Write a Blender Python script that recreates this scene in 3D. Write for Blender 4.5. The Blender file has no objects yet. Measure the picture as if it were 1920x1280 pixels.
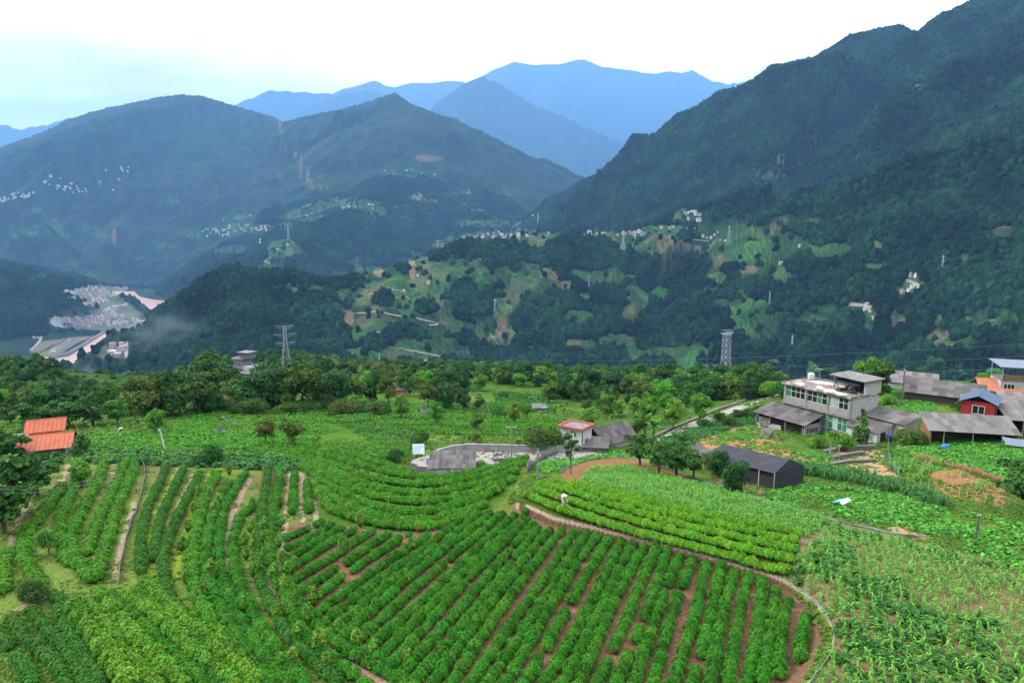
import bpy, math, random
import numpy as np
from mathutils import Vector, Matrix
R = math.radians
sc = bpy.context.scene
COL = sc.collection

# ------------------------------------------------------------------ camera
CAMZ = 25.0
PITCH = R(9.3)
FPX = 1280.0                                   # focal length in photo pixels (24 mm on 36 mm)
cam_d = bpy.data.cameras.new("camera"); cam_d.lens = 24; cam_d.sensor_width = 36
cam_d.clip_start = 0.5; cam_d.clip_end = 60000
cam = bpy.data.objects.new("camera", cam_d); COL.objects.link(cam)
cam.location = (0, 0, CAMZ); cam.rotation_euler = (R(90) - PITCH, 0, 0)
sc.camera = cam

# ------------------------------------------------------------------ sky, sun, exposure
SUN_EL, SUN_AZ = R(37), R(-74)                 # azimuth from +Y, negative = to the left
world = bpy.data.worlds.new("World"); sc.world = world; world.use_nodes = True
wt = world.node_tree; wt.nodes.clear()
def WN(t, **k):
    n = wt.nodes.new(t)
    for a, b in k.items(): setattr(n, a, b)
    return n
w_out = WN("ShaderNodeOutputWorld"); w_bg = WN("ShaderNodeBackground")
w_sky = WN("ShaderNodeTexSky", sky_type='NISHITA', sun_disc=False)
w_sky.sun_elevation = SUN_EL; w_sky.sun_rotation = SUN_AZ
w_sc = WN("ShaderNodeVectorMath", operation='SCALE'); w_sc.inputs['Scale'].default_value = 0.10
wt.links.new(w_sky.outputs[0], w_sc.inputs[0])
w_tc = WN("ShaderNodeTexCoord"); w_sep = WN("ShaderNodeSeparateXYZ")
wt.links.new(w_tc.outputs['Generated'], w_sep.inputs[0])
# cloud deck: direction projected on a flat layer overhead
w_mx = WN("ShaderNodeMath", operation='ABSOLUTE'); wt.links.new(w_sep.outputs[2], w_mx.inputs[0])
w_ad = WN("ShaderNodeMath", operation='ADD'); w_ad.inputs[1].default_value = 0.22; wt.links.new(w_mx.outputs[0], w_ad.inputs[0])
w_dv = WN("ShaderNodeVectorMath", operation='DIVIDE'); wt.links.new(w_tc.outputs['Generated'], w_dv.inputs[0])
w_cb = WN("ShaderNodeCombineXYZ")
for i in range(3): wt.links.new(w_ad.outputs[0], w_cb.inputs[i])
wt.links.new(w_cb.outputs[0], w_dv.inputs[1])
w_n = WN("ShaderNodeTexNoise"); w_n.inputs['Scale'].default_value = 1.0; w_n.inputs['Detail'].default_value = 5; w_n.inputs['Roughness'].default_value = 0.5
w_n.inputs['Distortion'].default_value = 0.3
w_map = WN("ShaderNodeMapping"); w_map.inputs['Location'].default_value = (1.65, 5.0, 1.7); w_map.inputs['Scale'].default_value = (0.9, 0.9, 1.0)
wt.links.new(w_dv.outputs[0], w_map.inputs[0]); wt.links.new(w_map.outputs[0], w_n.inputs['Vector'])
w_rp = WN("ShaderNodeValToRGB"); e = w_rp.color_ramp.elements
SKYL = 2.35
e[0].position = 0.28; e[0].color = (0.50, 0.375, 0.33, 1)
e[1].position = 0.50; e[1].color = (1.0, 1.0, 1.02, 1)
wt.links.new(w_n.outputs[0], w_rp.inputs[0])
w_cs = WN("ShaderNodeVectorMath", operation='SCALE'); w_cs.inputs['Scale'].default_value = SKYL
wt.links.new(w_rp.outputs[0], w_cs.inputs[0])
w_mix = WN("ShaderNodeMix", data_type='RGBA'); w_mix.inputs[0].default_value = 0.96
wt.links.new(w_sc.outputs[0], w_mix.inputs[6]); wt.links.new(w_cs.outputs[0], w_mix.inputs[7])
wt.links.new(w_mix.outputs[2], w_bg.inputs[0]); w_bg.inputs[1].default_value = 1.0
wt.links.new(w_bg.outputs[0], w_out.inputs[0])

sun_d = bpy.data.lights.new("sun", 'SUN'); sun_d.energy = 3.3; sun_d.angle = R(12); sun_d.color = (1.0, 0.95, 0.86)
sun = bpy.data.objects.new("sun", sun_d); COL.objects.link(sun)
sdir = Vector((math.sin(SUN_AZ) * math.cos(SUN_EL), math.cos(SUN_AZ) * math.cos(SUN_EL), math.sin(SUN_EL)))
sun.rotation_euler = sdir.to_track_quat('Z', 'Y').to_euler()
vs = sc.view_settings
vs.view_transform = 'Standard'; vs.look = 'None'; vs.gamma = 1; vs.use_curve_mapping = False
vs.exposure = .95
cy = sc.cycles
cy.max_bounces = 5; cy.diffuse_bounces = 2; cy.glossy_bounces = 2; cy.transmission_bounces = 3
cy.transparent_max_bounces = 8; cy.volume_bounces = 0
cy.use_denoising = True
cy.sample_clamp_indirect = 4

# ------------------------------------------------------------------ numpy noise
def _h(ix, iy, seed):
    h = (ix.astype(np.int64) * 374761393 + iy.astype(np.int64) * 668265263 + seed * 974634777) & 0xFFFFFFFF
    h = ((h ^ (h >> 13)) * 1274126177) & 0xFFFFFFFF
    h = h ^ (h >> 16)
    return (h & 0xFFFFFF).astype(np.float32) / np.float32(0xFFFFFF)
def vnoise(x, y, seed=0):
    x = np.asarray(x, np.float64); y = np.asarray(y, np.float64)
    ix = np.floor(x); iy = np.floor(y)
    fx = (x - ix).astype(np.float32); fy = (y - iy).astype(np.float32)
    ix = ix.astype(np.int64); iy = iy.astype(np.int64)
    fx = fx * fx * (3 - 2 * fx); fy = fy * fy * (3 - 2 * fy)
    a = _h(ix, iy, seed); b = _h(ix + 1, iy, seed); c = _h(ix, iy + 1, seed); d = _h(ix + 1, iy + 1, seed)
    return (a + (b - a) * fx) * (1 - fy) + (c + (d - c) * fx) * fy
def fbm(x, y, seed=0, oct=4, g=0.5):
    t = 0; a = 1.0; s = 0
    for o in range(oct):
        t = t + a * vnoise(x * 2 ** o, y * 2 ** o, seed + o * 17); s += a; a *= g
    return t / s
def ridged(x, y, seed=0, oct=3):
    t = 0; a = 1.0; s = 0
    for o in range(oct):
        n = 1 - np.abs(2 * vnoise(x * 2 ** o, y * 2 ** o, seed + o * 31) - 1)
        t = t + a * n; s += a; a *= 0.5
    return t / s
def sstep(a, b, x):
    t = np.clip((x - a) / (b - a), 0, 1); return t * t * (3 - 2 * t)

# ------------------------------------------------------------------ picture geometry -> world
cP, sP = math.cos(PITCH), math.sin(PITCH)
def ray(u, v):
    u = np.asarray(u, float); v = np.asarray(v, float)
    x = (u - 960) / FPX; y = (640 - v) / FPX
    return np.stack([x, cP + y * sP, -sP + y * cP], -1)
def W(u, v, d):
    return np.array([0, 0, CAMZ]) + np.asarray(d, float)[..., None] * ray(u, v)
def project(x, y, z):
    dz = z - CAMZ
    dep = y * cP - dz * sP; up = y * sP + dz * cP
    dep = np.where(dep < 0.5, 0.5, dep)
    return 960 + FPX * x / dep, 640 - FPX * up / dep, dep

# ------------------------------------------------------------------ near plateau: control heights
CT = """0,1280,-1;0,1100,-1.5;0,950,-3;200,1280,0;200,1050,-1;250,900,-4;450,1280,0.2;450,1050,-.5;400,900,-3.3;700,1280,0;600,1100,-.1;
560,985,-1.2;560,880,-3.6;900,1280,0;900,1100,-.2;850,990,-1.0;960,955,-1.0;780,965,-1.9;610,890,-3.2;750,930,-2.8;900,905,-3.2;960,880,-4;700,880,-5;850,893,-7.6;
1000,905,-2.8;1010,965,-.8;1200,1020,-.4;1500,1060,-.2;1200,1280,0;1500,1280,0;1700,1280,.6;1920,1280,1.0;1920,1100,.3;1700,1100,.3;1500,960,-1.6;1300,930,-2;
1130,880,-3.2;1070,885,-3.5;1700,970,-2;1920,1000,-2;1560,1000,-1;1400,905,-4.2;1480,905,-4.4;1600,905,-4.6;1750,935,-3.6;1920,925,-4;1320,862,-5.2;1250,845,-7.2;
1200,855,-6.2;1380,820,-7.6;1480,832,-8.6;1560,842,-8.5;1650,872,-6.2;1680,832,-8;1750,862,-6;1750,800,-7.5;1900,862,-5.5;1690,745,-8.7;1800,745,-9;1920,745,-9;
1440,747,-13;1350,777,-12;1300,797,-11.6;1180,842,-9.6;830,852,-9.2;940,852,-9.1;1070,850,-9.1;760,868,-8.8;1080,837,-9.8;1150,832,-10.5;1200,812,-12.5;
600,842,-7.6;450,842,-6.6;300,852,-6;150,862,-6.5;90,846,-8;0,860,-8;150,800,-12;300,792,-12.5;420,802,-11.5;600,802,-12.5;750,792,-14;850,802,-13;950,802,-14;
960,762,-21;1000,742,-28;1050,772,-21;800,752,-21;650,762,-18;450,767,-16;300,767,-15.5;100,762,-16.5;0,762,-18;1200,762,-21;1300,757,-19;1380,752,-17;
60,700,-34;460,702,-46;535,698,-58;300,742,-30;200,742,-34;1640,725,-10.5;1900,720,-11"""
cpts = []
for t in CT.replace("\n", "").split(";"):
    if not t.strip(): continue
    u, v, z = [float(q) for q in t.split(",")]
    d = ray(u, v); k = (z - CAMZ) / d[2]
    cpts.append((d[0] * k, d[1] * k, z))
for th in (-75, -60, -45, -30, -15, 0, 15, 30, 45, 60, 75):
    a = R(th)
    for r_, z_ in ((6, .8), (18, .3), (230 if abs(th) > 40 else 0, -22), (450, -108), (700, -225)):
        if r_: cpts.append((r_ * math.sin(a), r_ * math.cos(a), z_))
cpts = np.array(cpts)
def lp(x, y):
    r = np.hypot(x, y); th = np.arctan2(x, y)
    return np.clip(th, -1.35, 1.35), np.log(np.clip(r, 5, 700))
def tpsk(da, db):
    r2 = da * da + db * db + 1e-9
    return 0.5 * r2 * np.log(r2)
_a, _b = lp(cpts[:, 0], cpts[:, 1]); _n = len(cpts)
K = tpsk(_a[:, None] - _a[None], _b[:, None] - _b[None]) + np.eye(_n) * 2e-4
Pm = np.stack([np.ones(_n), _a, _b], 1)
A = np.block([[K, Pm], [Pm.T, np.zeros((3, 3))]])
_sol = np.linalg.solve(A, np.concatenate([cpts[:, 2], np.zeros(3)]))
def tps(x, y):
    a, b = lp(x, y)
    out = (_sol[_n] + _sol[_n + 1] * a + _sol[_n + 2] * b).astype(np.float32)
    a = a.astype(np.float32); b = b.astype(np.float32)
    for i in range(_n):
        da = a - np.float32(_a[i]); db = b - np.float32(_b[i])
        r2 = da * da + db * db + np.float32(1e-9)
        out += np.float32(0.5 * _sol[i]) * r2 * np.log(r2)
    return out
# the bank that lifts the clipped tea terrace and the maize above the big tea field
def on_plane(pts, z):
    o = []
    for u, v in pts:
        d = ray(u, v); k = (z - CAMZ) / d[2]; o.append((d[0] * k, d[1] * k))
    return np.array(o)
BANK = on_plane([(950, 938), (985, 960), (1050, 985), (1130, 1005), (1210, 1027), (1290, 1047), (1370, 1067), (1440, 1088), (1490, 1112), (1530, 1150), (1546, 1195), (1535, 1240), (1500, 1290), (1450, 1400)], -0.3)
BANKPOLY = np.vstack([BANK, on_plane([(1500, 1500), (2600, 1400)], 0), on_plane([(2500, 980), (1600, 930), (1200, 900), (1000, 905)], -2)])
ROAD_Z = -9.2
ROADC = on_plane([(800,876),(826,866),(870,859),(940,857),(1010,858),(1070,857),(1140,852)], -9.2)
def seg_dist(x, y, pl):
    best = np.full(np.shape(x), 1e9, np.float32)
    for i in range(len(pl) - 1):
        ax, ay = pl[i]; bx, by = pl[i + 1]
        L = (bx - ax) ** 2 + (by - ay) ** 2
        t = np.clip(((x - ax) * (bx - ax) + (y - ay) * (by - ay)) / L, 0, 1)
        best = np.minimum(best, np.hypot(x - ax - t * (bx - ax), y - ay - t * (by - ay)))
    return best
def in_poly(x, y, pl):
    c = np.zeros(np.shape(x), bool); n = len(pl)
    for i in range(n):
        x1, y1 = pl[i]; x2, y2 = pl[(i + 1) % n]
        if y1 == y2: continue
        m = ((y1 > y) != (y2 > y)) & (x < (x2 - x1) * (y - y1) / (y2 - y1) + x1)
        c ^= m
    return c

# ------------------------------------------------------------------ far mountains: ridge lines (u, v, depth) and side slopes
RIDGES = [
 # right-hand mountain with its spurs
 dict(p=[(1065,418,4300),(1100,382,4200),(1200,300,3900),(1240,266,3800),(1300,222,3650),(1400,166,3400),(1480,122,3200),(1530,109,3100),(1600,66,2950),(1640,58,2900),(1690,48,2850),(1722,66,2800),(1770,36,2700),(1830,0,2600),(1900,-30,2500),(2050,-60,2300),(2300,-120,2000)], s=.62, g=190, a=.62, e=3.0),
 dict(p=[(1535,115,3080),(1500,230,2750),(1460,300,2500),(1400,345,2330),(1320,388,2150)], s=.50, g=150, a=.36),
 dict(p=[(1690,60,2820),(1660,190,2500),(1610,320,2200),(1560,420,2000)], s=.6, g=150, a=.52),
 dict(p=[(1830,10,2570),(1800,160,2250),(1790,300,1900),(1730,400,1720)], s=.6, g=150, a=.52),
 dict(p=[(2050,150,2000),(1930,300,1800),(1820,470,1450),(1730,610,1170),(1665,720,960)], s=.45, g=130, a=.16),
 dict(p=[(2300,300,1500),(2000,480,1200),(1850,620,950)], s=.45, g=130, a=.16),
 # middle hill with the village on its saddle
 dict(p=[(1330,380,2200),(1250,409,2050),(1180,433,1980),(1090,437,1900),(1000,439,1850),(930,440,1800),(870,452,1760),(830,470,1720),(760,493,1650),(690,512,1600),(640,527,1580),(600,528,1560),(545,508,1500),(480,513,1480),(430,499,1450),(385,522,1420),(300,588,1350),(240,648,1280),(195,700,1230),(150,770,1180)], s=.40, g=90, a=.14),
 dict(p=[(1090,440,1890),(1060,560,1500),(1040,700,1200)], s=.38, g=90, a=.12),
 dict(p=[(760,496,1640),(700,600,1330),(650,720,1080)], s=.38, g=90, a=.12),
 dict(p=[(1320,390,2140),(1350,540,1500),(1375,700,1150)], s=.4, g=90, a=.12),
 dict(p=[(480,516,1470),(500,620,1200),(520,720,1010)], s=.42, g=90, a=.12),
 # left dark slope above the river
 dict(p=[(-500,380,2600),(-300,430,2550),(-100,480,2500),(0,510,2480),(40,520,2450),(70,535,2430),(105,560,2400),(130,583,2380),(150,606,2360)], s=.27, g=110, a=.2),
 # second mountain on the left with its front spur
 dict(p=[(1100,400,6200),(1050,367,6100),(1000,330,6000),(960,300,5950),(900,268,5880),(830,224,5760),(800,205,5700),(772,196,6000),(740,173,6300),(690,190,6400),(640,205,6450),(600,212,6450),(545,224,6400),(500,240,6350),(480,248,6300),(400,292,6000),(300,338,5700),(215,374,5450),(120,440,5150)], s=.60, g=260, a=.58),
 dict(p=[(800,208,5690),(790,262,5100),(740,318,4500),(690,383,3800),(590,418,3350),(545,458,3050),(480,497,2850),(420,530,2700)], s=.42, g=170, a=.2),
 dict(p=[(640,208,6440),(600,300,5600),(500,400,4700),(400,470,4150)], s=.5, g=200, a=.22),
 dict(p=[(800,210,5690),(880,330,4800),(900,400,4000),(880,440,3300)], s=.5, g=170, a=.2),
 dict(p=[(1000,335,5900),(1030,390,5000),(1040,420,4300)], s=.5, g=170, a=.2),
 # left mountain
 dict(p=[(-400,360,7200),(-200,325,7100),(0,274,7000),(60,256,7000),(120,226,7000),(190,204,7000),(250,192,7000),(300,182,7000),(335,177,7000),(380,180,7000),(440,197,7200),(500,215,7400),(560,240,7600)], s=.56, g=300, a=.58),
 dict(p=[(250,195,6950),(150,300,6200),(80,350,5700),(0,400,5200)], s=.5, g=220, a=.24),
 dict(p=[(400,190,7000),(330,290,6300),(270,370,5600),(180,470,4700)], s=.55, g=220, a=.24),
 # pale mountains behind
 dict(p=[(760,270,14552),(815,195,14725),(870,155,14725),(903,142,14725),(935,155,14552),(1000,195,14206),(1060,218,13859),(1100,240,13686),(1180,272,13339),(1245,325,12993)], s=.75, g=546, a=.3),
 dict(p=[(1040,215,13946),(1060,270,13166),(1110,268,12647),(1180,330,11954),(1200,370,11261)], s=.75, g=390, a=.25),
 dict(p=[(720,260,21655),(800,205,21655),(860,168,21655),(890,150,21655),(930,127,21655),(965,115,21655),(1000,119,21655),(1050,116,21655),(1095,111,21655),(1130,124,21655),(1165,126,21655),(1205,136,21655),(1250,134,21655),(1300,132,21655),(1330,147,21655),(1360,157,21655),(1395,153,21828),(1440,133,22175),(1500,140,22175),(1600,160,22175)], s=.7, g=780, a=.3),
 dict(p=[(1190,240,16978),(1240,245,16458),(1290,290,15592)], s=.7, g=520, a=.25),
 dict(p=[(380,215,19923),(420,202,19923),(445,193,19923),(510,167,19923),(545,171,19923),(610,174,19923),(680,185,19923)], s=.7, g=650, a=.28),
 dict(p=[(540,225,17844),(570,206,17844),(600,192,17844),(645,171,17844),(690,167,18017),(760,185,18190)], s=.7, g=585, a=.28),
 dict(p=[(620,175,22521),(660,161,22521),(700,151,22521),(740,162,22521),(775,155,22521),(850,150,22521),(900,160,22521)], s=.7, g=650, a=.28),
 dict(p=[(-150,250,19923),(-60,235,19923),(0,230,19923),(20,236,19923),(36,243,19923),(60,236,19923),(90,233,19923),(120,222,19923),(170,215,19923)], s=.7, g=650, a=.25),
 dict(p=[(1640,140,11261),(1690,90,11261),(1720,63,11261),(1760,43,11261),(1800,21,11261),(1830,2,11261),(1900,-40,11261),(2050,-120,11261)], s=.7, g=455, a=.25),
]
RIVER_Z = -330.0
def river_pt(u, v):
    d = ray(u, v); k = (RIVER_Z - CAMZ) / d[2]; return d[0] * k, d[1] * k
RIVER_POLYS = [[river_pt(*q) for q in pl] for pl in (
    [(178,552),(205,546),(252,546),(262,556),(285,561),(330,566),(330,590),(300,600),(281,597),(262,583),(240,567),(222,559),(200,560),(180,558)],
    [(205,622),(190,628),(160,648),(130,668),(105,672),(85,668),(70,672),(90,690),(60,720),(100,760),(150,730),(176,670),(190,640),(212,626)])]
RIVER_PLS = [[river_pt(*q) for q in pl] for pl in ([(180,554),(230,550),(260,563),(300,580),(325,583)], [(205,624),(165,655),(135,680),(110,700),(60,760)])]

def far_height(x, y, r, rough=True):
    """highest of all the ridges, with gullies that run down the fall line"""
    base = np.float32(RIVER_Z - 4) + 10 * fbm(x / 300, y / 300, 5, 3)
    h = np.full(x.shape, -1e4, np.float32); dd = np.zeros(x.shape, np.float32)
    th = np.arctan2(x, y)
    for ri, rd in enumerate(RIDGES):
        P = np.array([W(*q) for q in rd['p']])
        pth = np.arctan2(P[:, 0], P[:, 1]); pr = np.hypot(P[:, 0], P[:, 1])
        m = (th > pth.min() - .55) & (th < pth.max() + .55) & (r > pr.min() * .3) & (r < pr.max() * 1.6)
        idx = np.nonzero(m)
        X = x[idx].astype(np.float32); Y = y[idx].astype(np.float32)
        bd = np.full(X.shape, 1e12, np.float32); bz = np.zeros(X.shape, np.float32); bs = np.zeros(X.shape, np.float32)
        s0 = 0.0
        for i in range(len(P) - 1):
            ax, ay, az = [np.float32(q) for q in P[i]]; bx, by, bz_ = [np.float32(q) for q in P[i + 1]]
            dx, dy = bx - ax, by - ay; L2 = dx * dx + dy * dy; L = math.sqrt(L2)
            t = np.clip(((X - ax) * dx + (Y - ay) * dy) / L2, 0, 1)
            ex = X - ax - t * dx; ey = Y - ay - t * dy
            d2 = ex * ex + ey * ey
            if i == 0 and 'e' in rd: d2 = d2 + (rd['e'] ** 2 - 1) * np.where(t <= 0, (ex * dx + ey * dy) ** 2 / L2, 0)
            # distance penalised by height so that the higher of two flanks wins
            k = d2 < bd
            bd = np.where(k, d2, bd); bz = np.where(k, az + t * (bz_ - az), bz); bs = np.where(k, s0 + t * L + (0.35 * (ex * dy - ey * dx) / L), bs)
            s0 += L
        D = np.sqrt(bd)
        g = rd['g']
        wob = (fbm(X / (g * 2.2), Y / (g * 2.2), 90 + ri, 3) - .5) * g * 1.1
        gul = ridged((bs + wob) / (g * 1.6), D / (g * 7), 7 * ri + 3, 3)          # 0..1 crest of side spurs
        grow = np.clip(D / (g * 2.5), 0, 1)
        hh = bz - rd['s'] * D * (1 - .10 * np.clip(D / (g * 14), 0, 1)) + (gul - .62) * rd['a'] * g * 4.0 * grow
        hh += (fbm(X / (g * .5), Y / (g * .5), 50 + ri, 3) - .5) * g * .22 * np.clip(D / (g * .5), .05, 1)
        cur = h[idx]; k = hh > cur
        cur = np.where(k, hh, cur); h[idx] = cur
        dcur = dd[idx]; dd[idx] = np.where(k, D, dcur)
    # soft valley floor
    k = 14.0
    t = np.clip(.5 + .5 * (h - base) / k, 0, 1)
    h = base * (1 - t) + h * t + k * t * (1 - t)
    return h

def terrain(x, y):
    r = np.hypot(x, y); z = np.empty(x.shape, np.float32)
    near = np.full(x.shape, -1e4, np.float32)
    m = r < 1600
    n_ = tps(x[m], y[m]) - .38 * np.clip(r[m] - 700, 0, None)
    bx, by = x[m], y[m]; rr = r[m]
    k = rr < 130
    up = np.zeros(bx.shape, np.float32)
    ins = in_poly(bx[k], by[k], BANKPOLY); sd = seg_dist(bx[k], by[k], BANK) * np.where(ins, 1, -1)
    up[k] = 1.25 * sstep(-1.0, .9, sd) * np.where(ins, np.exp(-np.clip(sd, 0, None) / 22), 1)
    n_ = n_ + up
    n_ = n_ + (fbm(bx / 60, by / 60, 11, 4) - .5) * np.clip((rr - 150) * .05, 0, 14) + (fbm(bx / 3, by / 3, 12, 3) - .5) * .25 * np.clip(rr / 60, .3, 2)
    rd_ = seg_dist(bx, by, ROADC); kr = sstep(7.5, 4.2, rd_); n_ = n_ * (1 - kr) + (ROAD_Z - .15) * kr
    near[m] = n_
    far = np.full(x.shape, RIVER_Z - 4, np.float32)
    mf = r > 450
    far[mf] = far_height(x[mf], y[mf], r[mf])
    back = (np.abs(np.arctan2(x, y)) > 1.2)
    z = np.maximum(near, far)
    # behind the camera the hillside climbs on
    z = np.where(back, np.where(r < 60, z, .35 * (r - 60) * sstep(1.2, 1.7, np.abs(np.arctan2(x, y))) * sstep(60, 400, r) + z * (1 - sstep(60, 400, r)) ), z)
    z = np.minimum(z, 1200 + 1e6 * (~back))
    # river channel
    for pl in RIVER_PLS:
        d = seg_dist(x, y, pl)
        w = 150.0
        z = np.where(d < w, np.minimum(z, RIVER_Z - 6 + np.clip(d - 70, 0, None) * .35), z)
    for pl in RIVER_POLYS:
        k = in_poly(x, y, pl); z = np.where(k, np.minimum(z, RIVER_Z - 6), z)
    return z

# polar grid: fine where the camera looks, coarse behind it
NTH = 800
th_f = np.linspace(R(-43), R(43), NTH)
th_c = np.concatenate([np.linspace(R(-180), R(-43), 34)[:-1], th_f, np.linspace(R(43), R(180), 34)[1:-1]])
def geo(a, b, n): return np.geomspace(a, b, n, endpoint=False)
r_g = np.concatenate([geo(3, 34, 24), geo(34, 70, 210), geo(70, 160, 130), geo(160, 900, 110), geo(900, 2400, 190), geo(2400, 4600, 110), geo(4600, 8600, 180), geo(8600, 26000, 140), [26000, 31000]])
TH, RR = np.meshgrid(th_c, r_g)                       # rows = rings
GX = (RR * np.sin(TH)); GY = (RR * np.cos(TH))
GZ = terrain(GX, GY)
GZ[-1] = RIVER_Z
# canopy roughness on far forest
rng = np.random.default_rng(4)
jit = sstep(4300, 5200, RR) * (rng.random(RR.shape) - .5)
GZ = GZ + (jit * np.clip(RR * .0022, 0, 18) * (GZ > RIVER_Z + 12)).astype(np.float32)
lnr = np.log(r_g)
def H(x, y):
    """ground height at world x, y (bilinear on the grid)"""
    x = np.asarray(x, float); y = np.asarray(y, float)
    th = np.arctan2(x, y); lr = np.log(np.clip(np.hypot(x, y), 3.01, 25500))
    fi = np.interp(th, th_c, np.arange(len(th_c))); fj = np.interp(lr, lnr, np.arange(len(r_g)))
    i = np.clip(fi.astype(int), 0, len(th_c) - 2); j = np.clip(fj.astype(int), 0, len(r_g) - 2)
    a = fi - i; b = fj - j
    return (GZ[j, i] * (1 - a) + GZ[j, i + 1] * a) * (1 - b) + (GZ[j + 1, i] * (1 - a) + GZ[j + 1, i + 1] * a) * b
def hit(u, v, r0=12.0, r1=14500.0, n=1400):
    """where the sight line through a photo pixel meets the ground"""
    u = np.atleast_1d(np.asarray(u, float)); v = np.atleast_1d(np.asarray(v, float))
    d = ray(u, v); hd = np.hypot(d[:, 0], d[:, 1]); d = d / hd[:, None]
    rs = np.geomspace(r0, r1, n)
    out = np.full((len(u), 3), np.nan); done = np.zeros(len(u), bool)
    ph = None
    X = d[:, 0][:, None] * rs; Y = d[:, 1][:, None] * rs; Z = CAMZ + d[:, 2][:, None] * rs
    G = H(X, Y); below = Z < G
    k = np.argmax(below, 1); ok = below.any(1) & (k > 0)
    for q in np.nonzero(ok)[0]:
        kk = k[q]; e0 = Z[q, kk - 1] - G[q, kk - 1]; e1 = Z[q, kk] - G[q, kk]
        t = e0 / (e0 - e1); rr = rs[kk - 1] + t * (rs[kk] - rs[kk - 1])
        x, y = d[q, 0] * rr, d[q, 1] * rr
        out[q] = (x, y, H(x, y))
    return out
def P(u, v, **k):
    p = hit([u], [v], **k)[0]; return Vector(p)
def PL(pts, **k):
    a = np.array(pts, float); return hit(a[:, 0], a[:, 1], **k)
# ------------------------------------------------------------------ land cover painted on the ground (true surface colours)
UU, VV, DEP = project(GX, GY, GZ)
VIS = (RR > 10) & (np.abs(TH) < R(44))
def lerp(a, b, t): return a + (b - a) * t[..., None]
GC = np.zeros(GZ.shape + (3,), np.float32)
n1 = fbm(GX / 9, GY / 9, 21, 4).astype(np.float32); n2 = fbm(GX / 2.2, GY / 2.2, 22, 3).astype(np.float32)
nf = fbm(GX / 220, GY / 220, 23, 4).astype(np.float32); nf2 = fbm(GX / 45, GY / 45, 24, 3).astype(np.float32)
C_GRASS = np.array([.045, .105, .014]); C_GRASS2 = np.array([.09, .15, .02]); C_FOREST = np.array([.006, .018, .010]); C_FOREST2 = np.array([.017, .036, .016])
C_SOIL = np.array([.20, .125, .075]); C_SAND = np.array([.34, .22, .12]); C_RED = np.array([.25, .12, .055]); C_PATH = np.array([.30, .215, .15])
C_FIELD = np.array([.030, .095, .026]); C_PALE = np.array([.33, .27, .19])
GC[:] = lerp(C_GRASS, C_GRASS2, sstep(.35, .7, n1) * .6) * (.55 + .9 * n2)[..., None]
farm = sstep(170, 420, RR)
GC = lerp(GC, lerp(C_FOREST[None, None], C_FOREST2[None, None], sstep(.3, .7, nf2)), farm)
FIELD = np.zeros(GZ.shape, np.float32)                 # how much a spot of the far hills is farmed (no trees there)
def ell(u, v, ru, rv, rmin=900, rmax=6500, edge=.12, rot=0, seed=0):
    a = R(rot); du = (UU - u); dv = (VV - v)
    x = (du * math.cos(a) + dv * math.sin(a)) / ru; y = (-du * math.sin(a) + dv * math.cos(a)) / rv
    q = np.sqrt(x * x + y * y) + (nf2 - .5) * 1.1 + (nf - .5) * .5
    return sstep(1 + edge * .5, 1 - edge * .5, q) * VIS * (RR > rmin) * (RR < rmax)
FIELDS = [(760,560,120,60),(700,600,70,60),(880,520,110,45),(960,560,60,50),(760,660,110,22),(850,460,40,20),(1230,455,110,26),(1400,460,110,45),(1430,500,60,40),(1370,420,60,14),
 (1010,455,60,16),(700,510,70,14),(840,600,50,35),(930,620,45,45),(1000,520,60,25),(1130,520,50,18),(1190,560,25,40),(1150,640,60,14),(1260,660,80,14),(1400,585,35,40),(1430,620,40,30),
 (1560,470,50,16),(1640,500,30,12),(1560,580,30,10),(1620,575,35,12),(1700,545,40,14),(1680,600,30,14),(1760,640,40,20),(1860,600,50,20),(1870,440,40,14),(1480,300,22,14),(1440,330,30,8),(1500,420,60,10),
 (860,700,70,14),(1100,690,60,8),(1320,690,60,8),(600,640,18,10),(640,560,16,30),(600,400,70,20),(660,385,60,14),(530,470,40,25),(700,400,30,14),(460,430,60,10),(440,470,40,12),(900,420,70,10),(780,370,20,8),(960,360,20,8),(560,540,80,10),(510,500,30,14),(360,440,20,10),(600,350,20,7),(870,360,18,6),(1020,440,40,8),(30,435,40,10),(90,430,30,12),(160,430,30,8),(70,520,20,10)]
_rf = random.Random(12)
FIELDS += [(_rf.uniform(1050, 1900), _rf.uniform(445, 690), _rf.uniform(8, 30), _rf.uniform(5, 16)) for _ in range(42)] + [(_rf.uniform(660, 1050), _rf.uniform(455, 690), _rf.uniform(10, 34), _rf.uniform(6, 18)) for _ in range(26)] + [(_rf.uniform(480, 1000), _rf.uniform(320, 470), _rf.uniform(6, 24), _rf.uniform(3, 8)) for _ in range(26)] + [(_rf.uniform(0, 480), _rf.uniform(360, 520), _rf.uniform(8, 24), _rf.uniform(3, 7)) for _ in range(18)]
FIELDS += [(930, 444, 80, 10), (1140, 441, 75, 8), (1292, 406, 36, 16), (1250, 430, 24, 8), (760, 326, 46, 9), (672, 388, 44, 10), (590, 404, 30, 9), (1335, 446, 30, 12), (1712, 530, 26, 20), (1625, 577, 16, 12)]
for i, (u, v, ru, rv) in enumerate(FIELDS):
    FIELD = np.maximum(FIELD, ell(u, v, ru, rv, seed=i))
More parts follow.
